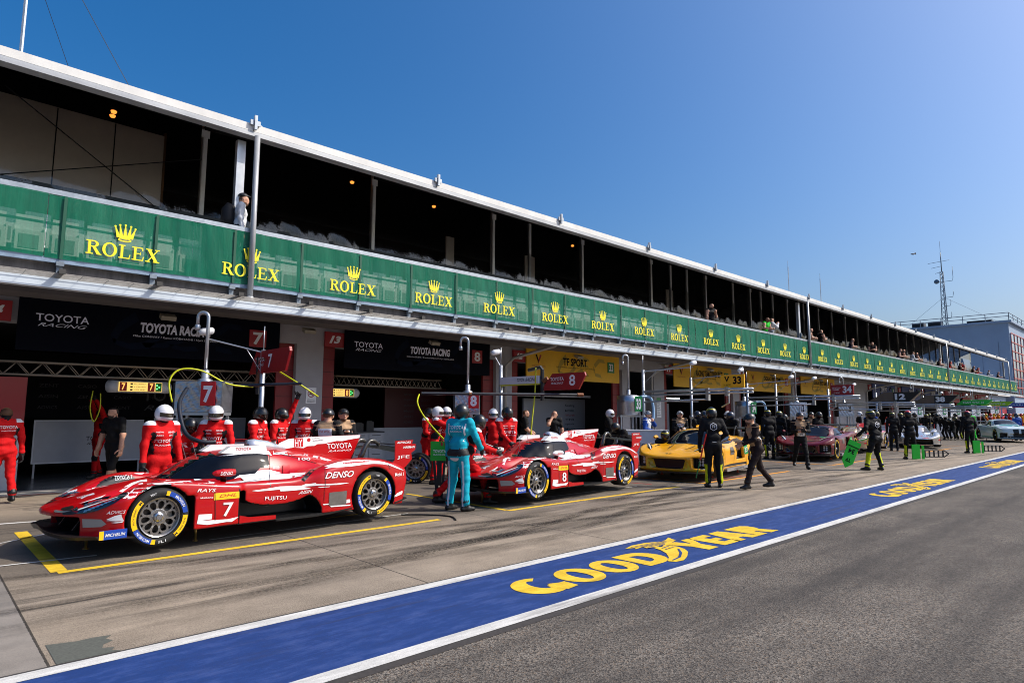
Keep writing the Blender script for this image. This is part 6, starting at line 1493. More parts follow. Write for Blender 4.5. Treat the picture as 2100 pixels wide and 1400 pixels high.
    for a, b, ra, rb, tag_ in cs:
        ab = b-a; L2 = max(ab@ab, 1e-8); t = np.clip((V-a)@ab/L2, 0, 1); d = np.linalg.norm(V-a-t[:, None]*ab, axis=1)-(ra+(rb-ra)*t); m = d < best; best[m] = d[m]; tg[m] = tag_
    tg[(tg == 6) & (V[:, 2] < pel[1]-.03)] = 2
    rel = V-pz; hu = rel@up; hs = rel[:, 1]; mi = tg.copy()
    tor = (tg == 0) | (tg == 6); mi[(tg == 0) & (np.abs(hs) > .125) & (hu < .42)] = 7
    arm = tg == 1; shd = np.minimum(np.linalg.norm(V-sh[0], axis=1), np.linalg.norm(V-sh[1], axis=1)); mi[(shd < .092) & (hu > .525)] = 8
    mi[tor & (np.abs(hu-.05) < .032)] = 6
    if suit in ('tee', 'blackfan', 'greenfan', 'redfan', 'bluefan', 'shorts'):
        for i in (0, 1):
            f = arm & (np.linalg.norm(V-wr[i], axis=1) < np.linalg.norm(V-sh[i], axis=1)-.0); mi[f & (np.sign(V[:, 1]) == (1 if i == 0 else -1))] = 3
    if suit == 'shorts': mi[(tg == 2) & (V[:, 2] < .42)] = 3
    if suit in ('tfl',): mi[(tg == 2) & (V[:, 2] < .5) & (np.abs(V[:, 1]) > .14)] = 9
    if suit == 'red': mi[(tg == 2) & (np.abs(V[:, 2]-.5) < .07) & (V[:, 0] > .06)] = 7
    names = SUITS[suit]+['lime', hair]
    if bare:
        r = V-hd; f = (tg == 5) & (r[:, 2] > -.16); a = math.cos(R(look[0])); b = math.sin(R(look[0])); fx = r[:, 0]*a+r[:, 1]*b
        mi[f & ((r[:, 2] > .075) | ((fx < -.01) & (r[:, 2] > -.02)))] = 10 if not bald else 5
        if not bald: mi[f & (r[:, 2] < -.072) & (r[:, 2] > -.13) & (fx > .02)] = 10
    # folds in the cloth
    clothv = np.isin(tg, (0, 1, 2, 6)); rs = np.random.RandomState(int(abs(x*31+y*17)) % 9999)
    dsp = np.zeros(len(V))
    for _ in range(5): k = rs.normal(0, 1, 3)*[22, 22, 40]; dsp += np.sin(V@k+rs.rand()*6.28)*.0022
    fn = np.zeros_like(V); a_, b_, c_ = V[Q[:, 0]], V[Q[:, 1]], V[Q[:, 2]]; n_ = np.cross(b_-a_, c_-a_)
    for j in range(4): np.add.at(fn, Q[:, j], n_)
    fn /= np.maximum(np.linalg.norm(fn, axis=1, keepdims=True), 1e-9); V = V+fn*(dsp*clothv)[:, None]
    qm = mi[Q[:, 0]]
    S = Skin(V, Q, BVHTree.FromPolygons([tuple(p) for p in V], [tuple(q) for q in Q]) if deco else None); S.m = qm.tolist()
    if vox <= .0175:
        for i, sg in enumerate((1, -1)):
            hv, hq = hand_mesh(hk[i]); X = unit(wr[i]-el_[i]); Zv = A((0, sg, .15)); Zv = unit(Zv-X*(Zv@X)); Yv = np.cross(Zv, X); m = np.stack([X, Yv, Zv], 1); hv = hv*1.08
            if sg > 0: hv = hv*A((1, -1, 1)); hq2 = hq[:, ::-1]
            else: hq2 = hq
            S.add(wr[i]+X*.05+hv@m.T, hq2.tolist(), 3)
    mats = [K[n] for n in names]+[K['trim'], S_ink, mat('bib_orange', (206, 96, 50), .6), S_wh]
    t = thing('person', label, 'person', (x, y, z), R(face), group); t.scale = (s, s, s)
    if deco: deco(S, pz, up, fw)
    S.build('body', mats, t)
    if helm: helmet(t, helm, hd+A((0, 0, .02)), R(look[0]), R(look[1])+ln*.5)
    return t
def deco_text(items, back=False):
    """items: (text, centre height above pelvis, centre offset, w, h, material index)"""
    def f(S, pz, up, fw):
        d = Vector(fw if back else -fw)
        for tx, hu, off, w, h, m in items:
            p, q = text2d(tx, .012, 0); P = []
            for a, b in p:
                sx = (a-.5)*w+off; c = pz+up*(hu+(b-.5)*h); P.append((c[0], (-sx if back else sx), c[2]))
            S.lay([tuple(Vector(c)-d*.6) for c in P], q, lambda o, d=d: (o, d), m, .008, .4)
    return f
TOY = deco_text([('TOYOTA', .30, 0, .27, .052, 11), ('RACING', .235, 0, .22, .022, 11), ('FUJITSU', .43, -.085, .10, .025, 11), ('DENSO', .43, .085, .10, .025, 11), ('AISIN', .385, -.085, .09, .022, 11), ('ZENT', .385, .085, .08, .022, 11)])
TOYB = deco_text([('TOYOTA', .43, 0, .28, .055, 11), ('RACING', .365, 0, .22, .022, 11)], True)
def BIB(S, pz, up, fw):
    d = Vector(fw); q = [(-.13, .20), (.13, .20), (.13, .44), (-.13, .44)]; v, f = tri2d(q, .03)
    S.lay([tuple(Vector((c[0], -a, c[2]))-d*.6) for a, b in v for c in [pz+up*b]], [t[::-1] for t in f], lambda o_: (o_, d), 14, .007, .2)
    deco_text([('FIA WEC', .39, 0, .2, .045, 13), ('59', .27, 0, .10, .07, 12), ('PHOTO', .13, 0, .16, .03, 14)], True)(S, pz, up, fw)
def BIBF(S, pz, up, fw):
    d = Vector(-fw); q = [(-.12, .22), (.12, .22), (.12, .40), (-.12, .40)]; v, f = tri2d(q, .03)
    S.lay([tuple(Vector((c[0], a, c[2]))-d*.6) for a, b in v for c in [pz+up*b]], f, lambda o_: (o_, d), 14, .007, .2)
    deco_text([('FIA WEC', .36, 0, .18, .04, 13), ('41', .26, 0, .09, .06, 12)])(S, pz, up, fw)
def teal_back(S, pz, up, fw):
    TOYB(S, pz, up, fw); d = Vector(fw)
    for sg in (1, -1):
        v, q = tri2d([(.135*sg-.012, .20), (.135*sg+.012, .20), (.165*sg+.012, .50), (.165*sg-.012, .50)], .03); S.lay([tuple(Vector((c[0], -a, c[2]))-d*.6) for a, b in v for c in [pz+up*b]], [t[::-1] for t in q], lambda o_: (o_, d), 11, .007, .2)
        v, q = tri2d([(.15*sg-.014, -.85), (.15*sg+.014, -.85), (.13*sg+.014, -.12), (.13*sg-.014, -.12)], .04); S.lay([tuple(Vector((c[0], -a, c[2]))-d*.6) for a, b in v for c in [pz+up*b]], [t[::-1] for t in q], lambda o_: (o_, d), 11, .007, .2)
    v, q = tri2d(ring_poly(0, -.02, .085, .05, 16)[8:]+[(.085, -.02)], .03); S.lay([tuple(Vector((c[0], -a, c[2]))-d*.6) for a, b in v for c in [pz+up*(b-.05)]], [t[::-1] for t in q], lambda o_: (o_, d), 11, .008, .2)
def hexTF(S, pz, up, fw):
    deco_text([('TF', .40, 0, .085, .062, 11), ('TOYO', .06, 0, .09, .02, 11)], True)(S, pz, up, fw)
    o, i_ = ring_poly(0, 0, .088, .088, 6), ring_poly(0, 0, .074, .074, 6); v, q = ring_faces([(b, a) for a, b in o], [(b, a) for a, b in i_]); d = Vector(fw)
    S.lay([tuple(Vector((c[0], -a, c[2]))-d*.6) for a, b in v for c in [pz+up*(.40+b)]], [t[::-1] for t in q], lambda o_: (o_, d), 11, .008, .3)
def bib99(S, pz, up, fw):
    d = Vector(-fw); q = [(-.10, .10), (.10, .10), (.10, .20), (-.10, .20)]; v, f = tri2d(q, .03)
    S.lay([tuple(Vector((c[0], a, c[2]))-d*.6) for a, b in v for c in [pz+up*b]], f, lambda o_: (o_, d), 14, .008, .2); deco_text([('99', .15, 0, .09, .05, 12)])(S, pz, up, fw)
def at(u, d):
    """metres: sideways fraction u of depth d, measured from the photographer's standing point"""
    r = u*d; return (.686*d+.7228*r)/.994, (.7275*d-.6818*r)/.994
CREW = 'red-suited crew of the prototype cars'
def P(label, u, d, face, **k): X, Y = at((u-1050)/1297., d); return person(label, X, Y, face, **k)
# --- crew of the nearest car
person('red-suited crew member seen from behind at the left edge, in full sun', 1.33, 15.2, 105, 'red', None, H=1.80, vox=.0168, deco=TOYB, feet=((.22, .10), (-.2, -.1)), fz=(0, .03), group=CREW, hands=((.05, .27, .85), (-.02, -.27, .85)))
person('mechanic in a dark red suit reaching up inside the nearest garage', 3.55, 19.2, 195, 'red', None, H=1.8, vox=.02, hands=((.25, .2, 2.0), (.22, -.12, 2.05)), feet=((.1, .1), (-.12, -.12)), group=CREW, lean=-4)
P('man in a black tee and black shorts walking in the nearest garage', 240, 13.8, 214, suit='shorts', H=1.82, vox=.0168, feet=((.18, .1), (-.2, -.1)), hands=((.12, .30, .88), (.10, -.31, .84)), look=(-12, 0), fat=1.05, hair='hair')
P('crew member in white helmet with yellow visor trim, in shade by the front fender', 333, 9.9, -78, suit='red', helm='white', H=1.80, vox=.0168, deco=TOY, look=(20, 4), hands=((.12, .28, .84), (.05, -.27, .80)), group=CREW)
P('crew member in black helmet bending over the refuelling hose', 378, 10.9, -75, suit='red', helm='black', H=1.74, vox=.0168, lean=28, pel=(-.12, .86), hands=((.5, .05, 1.12), (.5, -.12, 1.08)), hk=('grip', 'grip'), deco=TOY, group=CREW)
P('crew member in white helmet facing the camera under the foil tank', 447, 10.9, -122, suit='red', helm='white', H=1.80, vox=.0168, deco=TOY, look=(8, 6), hands=((.14, .30, .86), (.22, -.34, .92)), group=CREW)
P('crew member in matt black helmet in profile behind the roof scoop', 521, 12.2, -50, suit='red', helm='black', H=1.80, vox=.0168, deco=TOY, lean=10, hands=((.34, .12, .98), (.34, -.12, 1.0)), look=(0, 10), group=CREW)
P('crew member in black helmet raising one arm to the yellow hose', 573, 13.2, -62, suit='red', helm='black', H=1.78, vox=.0168, deco=TOY, hands=((.30, .22, 2.02), (.15, -.25, .9)), hk=('grip', 'relax'), look=(20, -8), group=CREW)
P('crew member in white helmet standing square by the no smoking notice', 628, 12.6, -128, suit='red', helm='white', H=1.79, vox=.0168, deco=TOY, hands=((.16, .24, .9), (.16, -.24, .9)), group=CREW)
P('photographer in tan bib and black cycle helmet seen from behind', 672, 11.9, 42, suit='photo', helm='bike_black', H=1.78, vox=.0168, deco=BIB, hands=((.3, .12, 1.2), (.3, -.15, 1.2)), hk=('grip', 'grip'), look=(0, 8))
P('cameraman in black cycle helmet holding a video camera at chest height', 703, 13.0, -100, suit='photo', helm='bike_black', H=1.79, vox=.0168, hands=((.30, .10, 1.22), (.32, -.06, 1.20)), hk=('grip', 'grip'), deco=BIBF)
# --- crew of the second car
person('crew member in black helmet minding the yellow hose behind the first car', 9.75, 13.55, -58, 'red', 'black', H=1.82, vox=.0168, deco=TOY, hands=((.25, .1, 1.0), (.25, -.1, 1.02)), hk=('grip', 'grip'), look=(10, 12), group=CREW)
P('crew member in white helmet reaching to the tank coupling, left of two', 892, 15.2, -35, suit='red', helm='white', H=1.84, vox=.0168, deco=TOY, hands=((.42, .12, 1.45), (.42, -.1, 1.5)), hk=('grip', 'grip'), group=CREW)
P('crew member in white helmet reaching to the tank coupling, right of two', 915, 15.9, -110, suit='red', helm='white', H=1.84, vox=.0168, deco=TOY, hands=((.3, .3, 1.6), (.2, -.25, 1.0)), group=CREW)
person('crew chief in turquoise suit and black helmet, back to the camera', 7.02, 8.80, 20, 'teal', 'black', H=1.85, vox=.0165, deco=teal_back, hands=((.10, .27, .86), (.34, -.24, 1.02)), hk=('relax', 'grip'), feet=((.0, .16), (-.02, -.16)), toe=(-14, -30), look=(-18, 8), fat=1.06, lean=6)
person('crew member in black helmet lunging at the nose of the second car', 7.62, 9.35, -28, 'red', 'black', H=1.84, vox=.0165, deco=TOY, pel=(.0, .80), lean=20, feet=((-.50, .14), (.40, -.10)), hands=((.48, .10, .98), (.52, -.14, .94)), hk=('grip', 'grip'), look=(-15, 14), group=CREW)
P('crew member in white helmet behind the second foil tank', 1012, 15.6, -128, suit='red', helm='white', H=1.80, vox=.02, group=CREW)
P('crew member in black helmet with gloved hands folded, behind the second car', 1038, 14.4, -105, suit='red', helm='black', H=1.83, vox=.0168, deco=TOY, hands=((.30, .04, .98), (.30, -.05, 1.0)), hk=('grip', 'grip'), look=(12, 12), group=CREW)
P('man in black tee in profile inside the third garage', 1074, 20.2, -40, suit='tee', H=1.83, vox=.02, hands=((.28, .1, 1.05), (.26, -.12, 1.0)), look=(-10, 0))
P('bald man in black tee holding a hand to his cheek in the third garage', 1137, 20.8, -128, suit='tee', H=1.80, vox=.02, hands=((.12, .27, .86), (.16, -.10, 1.50)), elbow=(None, (.6, -.3, -.6)), look=(-14, 6), bald=True)
# --- yellow car
TFG = 'black-suited crew of the GT cars'
P('black-suited crew member in white helmet behind the white pit cart', 1247, 20.6, -60, suit='tfl', helm='white', H=1.82, vox=.02, hands=((.3, .1, 1.05), (.3, -.1, 1.0)), group=TFG)
P('black-suited crew member bending low over the wing of the second car', 1288, 18.2, 170, suit='tfl', helm='black', H=1.80, vox=.02, lean=58, pel=(-.1, .88), hands=((.62, .1, .62), (.62, -.12, .66)), group=TFG)
P('marshal in blue overalls, white tabard and white cycle helmet by the pier', 1325, 21.6, -75, suit='blueman', helm='bike_white', H=1.80, vox=.02, hands=((.2, .12, 1.42), (.26, -.1, 1.1)), elbow=((.5, .5, -.6), None))
P('cameraman in tan bib and white cycle helmet by the yellow car', 1394, 22.0, -135, suit='photo', helm='bike_white', H=1.80, vox=.02, hands=((.3, .08, 1.15), (.3, -.1, 1.1)), deco=BIBF)
P('crew member crouching at the far front corner of the yellow car', 1362, 17.9, -140, suit='tfl', helm='tf', H=1.8, vox=.02, pel=(-.1, .42), lean=22, feet=((.15, .16), (-.15, -.16)), hands=((.5, .15, .6), (.5, -.15, .6)), group=TFG)
for i, (u, d, f, hm, lb) in enumerate(((1425, 21.4, -80, 'navy', 'leftmost dark-helmeted crew member behind the yellow car roof'), (1441, 20.6, -110, 'navy', 'crew member in dark helmet right beside the leftmost one behind the yellow car'), (1454, 22, -60, 'whiteblack', 'crew member in grey-white helmet peeking over the yellow car roof'), (1493, 21.2, -150, 'white', 'black-suited crew member in plain white helmet behind the yellow car'), (1508, 20.0, 160, 'navy', 'crew member in glossy dark helmet leaning over the yellow car tail'))):
    P(lb, u, d, f, suit='tfl', helm=hm, H=1.78, vox=.022, lean=14 if i == 4 else 6, hands=((.35, .1, 1.0), (.35, -.1, 1.0)), group=TFG)
person('black-suited starter with a hexagon badge on his back and a red and green stick', 13.60, 7.60, 42, 'tfl', 'tf', H=1.84, vox=.0168, deco=hexTF, feet=((0, .13), (0, -.13)), toe=(12, -12), hands=((.12, .27, .92), (.20, -.20, 1.05)), hk=('grip', 'relax'), fat=1.08, look=(0, 8))
person('photographer in tan bib walking left while reading a sheet of paper', 13.95, 6.72, 140, 'photob', 'bike_black', H=1.76, vox=.0168, deco=BIB, feet=((.30, .10), (-.34, -.10)), fz=(0, .05), pel=(0, .90), lean=10, hands=((.36, .10, 1.02), (.34, -.08, 1.0)), hk=('grip', 'grip'), look=(10, 16), toe=(4, -4))
P('black-suited crew member seen from behind, left of two behind the yellow car tail', 1577, 24.0, 55, suit='tfl', helm='tf', H=1.86, vox=.022, group=TFG, deco=None)
P('black-suited crew member, right of two behind the yellow car tail', 1597, 25.5, 0, suit='tfl', helm='tf', H=1.82, vox=.022, group=TFG)
P('black-suited crew member with lime cuffs stooping between the two GT cars', 1618, 27, 170, suit='tfl', helm='black', H=1.75, vox=.024, lean=25, group=TFG)
person('photographer in tan bib numbered 99 and cycle helmet, striding', 20.32, 8.36, 214, 'photo', 'bike_grey', H=1.80, vox=.0172, deco=bib99, feet=((.26, .12), (-.34, -.14)), fz=(0, .06), pel=(0, .90), hands=((.28, .08, 1.16), (.28, -.10, 1.14)), hk=('grip', 'grip'), look=(6, 10))
P('photographer in tan vest and dark cycle helmet behind the maroon car', 1664, 27.0, -150, suit='photo', helm='bike_black', H=1.80, vox=.024, hands=((.3, .1, 1.2), (.3, -.1, 1.2)))
P('black-suited crew member in black helmet leaning over the maroon car roof', 1673, 26.2, -110, suit='tfl', helm='black', H=1.80, vox=.024, lean=12, group=TFG)
P('crew member in white helmet with a black band by the fuel tank', 1760, 32, -60, suit='tf', helm='whiteblack', H=1.82, vox=.026, group=TFG)
P('crew member in dark helmet behind the champagne car, left of two', 1781, 31, -20, suit='navy', helm='navy', H=1.80, vox=.026, group=TFG)
P('crew member in yellow-banded helmet behind the champagne car, right of two', 1794, 30, -70, suit='navy', helm='tf', H=1.84, vox=.026, group=TFG)
person('black-suited starter with lime shins holding a green START board low', 21.42, 6.55, 60, 'tfl', 'tf', H=1.86, vox=.018, deco=hexTF, feet=((.05, .30), (.0, -.14)), toe=(40, -10), hands=((.10, .46, 1.04), (.15, -.28, .88)), hk=('grip', 'relax'), look=(10, 6), lat=6, pel=(0, .90))
P('black-suited crew member in dark helmet left of the red-helmeted starter', 1831, 29.5, 30, suit='tf', helm='tf', H=1.80, vox=.024, group=TFG)
person('starter in red-topped black helmet and white collar with a pale green board', 27.6, 7.25, 40, 'tfl', 'blackred', H=1.84, vox=.02, feet=((.05, .16), (.1, -.22)), hands=((.1, .3, .9), (.12, -.3, .9)), deco=None)
person('starter in lime and black beside a green leaf board, far down the strip', 34.0, 6.62, 45, 'tfl', 'blackred', H=1.86, vox=.024, hands=((.12, .30, .9), (.15, -.26, .95)))
person('crew chief in bright green overalls walking away', 48.6, 9.35, 40, 'green', 'black', H=1.88, vox=.026, feet=((.2, .1), (-.2, -.1)))
for i, (u, d, f, st, hm, ln_, lb) in enumerate(((1873, 39, -90, 'tf', 'black', 5, 'far crew member left of the silver car'), (1897, 39.5, -150, 'tf', 'tf', 25, 'far crew member leaning over the silver car'), (1886, 45, -100, 'tf', 'whiteblack', 5, 'far crew member by the first white tank'), (1938, 43, 160, 'tf', 'black', 35, 'far crew member stooping behind the silver car tail'), (1952, 42, 175, 'tf', 'black', 50, 'far crew member bending with a wheel, left of two'), (1966, 42.5, 165, 'tfl', 'tf', 40, 'far crew member bending with a wheel, right of two'), (1957, 46, -60, 'tf', 'black', 5, 'far crew member in black beneath the white tank'), (1977, 44, 10, 'tf', 'black', 5, 'far black-suited crew member left of the lime starter'), (1990, 49, 30, 'maroon', 'red', 0, 'far crew member in red helmet left of the green chief'), (2016, 56, -90, 'tf', 'whiteblack', 0, 'far crew member in a white helmet behind the coupe roof'))):
    P(lb, u, d, f, suit=st, helm=hm, H=1.8, vox=.034, lean=ln_, pel=(-.05*(ln_ > 20), .93-.1*(ln_ > 30)), hands=((.4, .1, .9-.01*ln_), (.4, -.1, .9-.01*ln_)), group='far pit crews')
for i, (u, d, st, hm) in enumerate(((2030, 58, 'maroon', 'red'), (2038, 60, 'orange', 'yellow'), (2046, 57, 'orange', 'orange'), (2055, 61, 'red', 'white'), (2062, 58, 'navy', 'tf'), (2070, 60, 'red', 'red'), (2078, 56, 'yellow', 'orange'), (2086, 60, 'red', 'yellow'), (2093, 58, 'orange', 'red'), (2099, 62, 'yellow', 'yellow'))):
    P('far crew member in %s and a %s helmet beyond the coupe' % ({'maroon': 'maroon', 'orange': 'orange and yellow', 'red': 'red', 'navy': 'navy', 'yellow': 'yellow'}[st], {'red': 'red', 'yellow': 'yellow', 'orange': 'orange', 'white': 'white', 'tf': 'banded black'}[hm]), u, d, -100+20*(i % 3), suit=st, helm=hm, H=1.82, vox=.036, group='far pit crews')
P('crew member in a blue jacket seen from behind beside the coupe', 2086, 42, 40, suit='bluecoat', helm='navy', H=1.8, vox=.03, group='far pit crews')
for i, (u, d, f, st, hm, ln_, lb) in enumerate(((1905, 47, -120, 'tfl', 'tf', 0, 'far banded-helmet crew member beneath the dark arrow sign'), (1915, 44, -60, 'tf', 'black', 15, 'far black-helmet crew member beneath the dark arrow sign'), (1925, 48, -90, 'tfl', 'whiteblack', 0, 'far crew member in a white-black helmet by the white tanks'), (1984, 52, 150, 'tf', 'tf', 20, 'far crew member stooping left of the green chief'), (2010, 58, -100, 'maroon', 'red', 0, 'far crew member in maroon right of the green chief'), (2022, 60, -80, 'orange', 'yellow', 0, 'far crew member in orange right above the coupe roof'), (1842, 34, -40, 'tfl', 'tf', 10, 'crew member half hidden right of the red-helmeted starter'))):
    P(lb, u, d, f, suit=st, helm=hm, H=1.8, vox=.034, lean=ln_, hands=((.4, .1, .9), (.4, -.1, .9)), group='far pit crews')
# --- spectators on the terrace
def spectator(label, u, suit, face, y=14.02, **k):
    t = (u-1050)/1297.; X = y*(t*.7228+.686)/(.7275-.6818*t); d = .6818*X+.7228*y; X = y*(.686+t*.7228)/(.7275-.6818*t)
    return person(label, X, y, face, suit, None, z=4.72, vox=.024 if X < 40 else .032, group='terrace spectators', **k)
t_ = spectator('spectator in a white shirt, dark cap and backpack near the nearest pole', 470, 'whitefan', -20, y=14.05, H=1.80, feet=((.15, .1), (-.15, -.1)))
mb = MB(); mb.tube([(-.20, 0, 1.02), (-.22, 0, 1.15), (-.22, 0, 1.36), (-.17, 0, 1.48)], [.12, .145, .14, .10], 12); mb.build('backpack', mat('backpack', (20, 20, 24), .7), t_, True)
ellip('cap', .108, .098, .085, [mat('cap_navy', (18, 22, 34), .6)], lambda az, el: 0 if el > 0 or (abs(az) < .6 and el > -.3) else None, parent=t_, warp=lambda p, az, el: [p[0]*(1.5 if abs(az) < .6 and el < .25 else 1), p[1], max(p[2], 0)]).location = (.06, 0, 1.70)
lean_h = ((.42, .14, 1.12), (.42, -.14, 1.12)); phone = ((.34, .08, 1.45), (.34, -.08, 1.45))
for lb, u, st, f, hn, ln_, H_ in (('spectator in a dark shirt holding a cup, alone before the dark tent wall', 1465, 'blackfan', -110, ((.2, .1, 1.35), (.1, -.27, .9)), 2, 1.82), ('spectator in a bright green shirt leaning on the rail', 1575, 'greenfan', -100, lean_h, 16, 1.76), ('spectator in a pale shirt taking a photograph', 1589, 'whitefan', -40, phone, 2, 1.80), ('spectator in black leaning out just right of the middle pole', 1664, 'blackfan', -60, lean_h, 16, 1.74), ('bearded spectator in black holding a phone right of the middle pole', 1690, 'blackfan', -30, ((.34, .08, 1.2), (.34, -.08, 1.2)), 6, 1.80), ('spectator in navy bending over the rail, a little apart', 1748, 'bluefan', -60, lean_h, 22, 1.72), ('spectator in a black shirt turned left with a phone', 1797, 'blackfan', -150, ((.34, .08, 1.2), (.34, -.08, 1.2)), 8, 1.78), ('dark spectator at the left of a pair on the far rail', 1848, 'bluefan', -80, lean_h, 20, 1.74), ('dark spectator at the right of a pair on the far rail', 1856, 'blackfan', -60, lean_h, 16, 1.78), ('spectator in a pale grey shirt on the far rail', 1876, 'whitefan', -60, lean_h, 14, 1.74), ('spectator in a cap beside the pale grey shirt', 1885, 'bluefan', -50, lean_h, 10, 1.78), ('dark spectator left of the third pole', 1930, 'blackfan', -70, lean_h, 18, 1.74), ('spectator in a red top right of the third pole', 1952, 'redfan', -60, lean_h, 20, 1.72), ('dark spectator at the tent end, left of a red top', 1975, 'blackfan', -70, lean_h, 6, 1.76), ('spectator in dark red standing at the tent end', 1981, 'redfan', -20, ((.2, .15, 1.2), (.2, -.15, 1.2)), 0, 1.82), ('spectator in black on the open terrace end', 2000, 'blackfan', -70, lean_h, 16, 1.74), ('spectator in red on the open terrace end', 2009, 'redfan', -60, lean_h, 18, 1.72), ('spectator with long dark hair in a white top', 2032, 'whitefan', -70, lean_h, 14, 1.68), ('farthest spectator in dark clothes with a pale cap', 2052, 'bluefan', -80, lean_h, 10, 1.72)):
    spectator(lb, u, st, f, hands=hn, lean=ln_, H=H_)
# ================================================================ pit equipment
E_pole = mat('rig_pole', (176, 180, 186), .3, .7, var=.1, vs_=6); E_foil = mat('foil', (176, 180, 188), .30, .9, var=.10, vs_=5, bump=.45, bs=7, stretch=(1, 1, 2.2)); E_box = mat('rig_white', (214, 216, 220), .4, var=.04); E_blk = mat('rig_black', (20, 20, 22), .5); E_rust = mat('rig_rust', (120, 76, 48), .6, .3, var=.4, vs_=30)
E_hose = mat('hose_yellow', (188, 192, 14), .45); E_hoseb = mat('hose_blue', (130, 166, 200), .35); E_hosed = mat('hose_dark', (30, 34, 44), .4); E_cart = mat('cart_white', (198, 200, 206), .45, var=.04)
def hook(mb, x, y, z0, z1, r=.032, w=.20, d=(-1, 0), m=0):
    pts = [(x, y, z0), (x, y, z1-w/2)]+[(x+d[0]*(w/2-w/2*math.cos(a)), y+d[1]*(w/2-w/2*math.cos(a)), z1-w/2+w/2*math.sin(a)) for a in [math.pi*k/10 for k in range(1, 11)]]
    pts.append((x+d[0]*w, y+d[1]*w, z1-w/2-.14)); mb.tube(pts, r, 10, m)
def fuel_rig(label, x, y, num, z0=1.72, w=.62, h=.55, kind='foil', pole=True, tag_c='r', top=3.68):
    t = thing('fuel_rig', label, 'fuel rig', (x, y, 0), R(-44) if kind == 'foil' else R(-30), 'refuelling rigs')
    mb = MB()
    if kind == 'cyl': mb.lathe([(0, z0), (w/2, z0), (w/2, z0+.02), (w/2*.985, z0+h*.25), (w/2, z0+h*.3), (w/2*.985, z0+h*.6), (w/2, z0+h*.65), (w/2, z0+h), (w*.1, z0+h+.06), (0, z0+h+.06)], 32)
    else:
        n = 14; v = []
        for a in range(n+1):
            for b in range(n+1): v.append((-w/2+w*a/n, -.22+.008*math.sin(a*2.3+b*1.1)*(0 < a < n)*(0 < b < n), z0+h*b/n))
        mb.add(v, [(a*(n+1)+b, (a+1)*(n+1)+b, (a+1)*(n+1)+b+1, a*(n+1)+b+1) for a in range(n) for b in range(n)]); mb.box(-w/2, w/2, -.2119, .22, z0, z0+h); mb.box(-w/2-.05, -w/2-.001, -.2, .2, z0-.05, z0+h*.95, 1)
    mb.build('tank', [E_foil if kind != 'white' else E_box, E_blk], t, kind == 'cyl')
    mb = MB(); yy = -.235 if kind != 'cyl' else -w/2-.012
    mb.box(w*.06, w*.06+.27, yy-.006, yy+.0, z0+h*.2, z0+h*.98, 0); mb.text(str(num), (w*.06+.05, yy-.006, z0+h*.30), UX, UZ, .17, h*.55, 1, .004, .04); mb.build('number_plate', [{'r': mat('plate_red', (196, 20, 28), .4), 'g': S_green, 'w': S_wh}[tag_c], S_wh if tag_c != 'w' else S_ink], t)
    mb = MB()
    for a in (-w/2+.05, w/2-.05):
        for b in (-.17, .17): mb.beam((a, b, 0), (a, b, z0+.01), .045)
    mb.box(-w/2, w/2, -.2, .2, z0-.06, z0-.005); mb.box(-w/2-.1, w/2+.1, -.3, .3, 0, .10); mb.box(-.2, .2, -.16, .16, .101, .9); mb.tube([(.1, -.1, z0-.06), (.1, -.1, z0-.5), (0, -.3, z0-.6)], .05, 8); mb.build('stand', [E_pole], t)
    if pole:
        mb = MB(); mb.lathe([(.13, z0+h), (.13, z0+h+.04), (.07, z0+h+.06), (.07, z0+h+.2), (.05, z0+h+.22)], 14); hook(mb, 0, 0, z0+h, top); mb.lathe([(.036, 0), (.05, -.02), (.05, -.09), (.036, -.11)], 12, c=(-.20, 0, top-.23)); mb.build('vent_pipe', E_pole, t, True)
    return t
fuel_rig('foil-wrapped fuel tank rig with a red number 7 and a tall hooked vent pipe', 3.95, 12.55, 7, 1.68, .86, .56, top=3.55)
fuel_rig('smaller foil-wrapped fuel tank rig with a red number 8 and hooked vent pipe', 10.58, 12.9, 8, 1.70, .62, .50, top=3.66)
fuel_rig('round steel fuel tank rig with a green number 33', 18.0, 13.2, 33, 1.62, .80, .66, 'cyl', tag_c='g', top=3.7)
fuel_rig('round steel fuel tank rig with a green number 34', 26.6, 13.3, 34, 1.55, .8, .66, 'cyl', tag_c='g', top=3.75)
for k, (x, lb) in enumerate(((31.8, 'pale boxy fuel tank rig behind the maroon car'), (38.2, 'pale boxy fuel tank rig before the blank white wall'))): fuel_rig(lb, x, 13.2, (12, 38)[k], 1.6, .85, .66, 'foil', tag_c='w', top=3.75)
for k, x in enumerate((50.9, 57.5, 61.8, 68.9, 77)): fuel_rig('white box fuel tank rig far down the lane, ' + ('nearest of five', 'second of five', 'third of five', 'fourth of five', 'farthest of five')[k], x, 13.0, (31, 46, 51, 20, 69)[k], 1.55, 1.0, .66, 'white', tag_c='g', top=3.8)
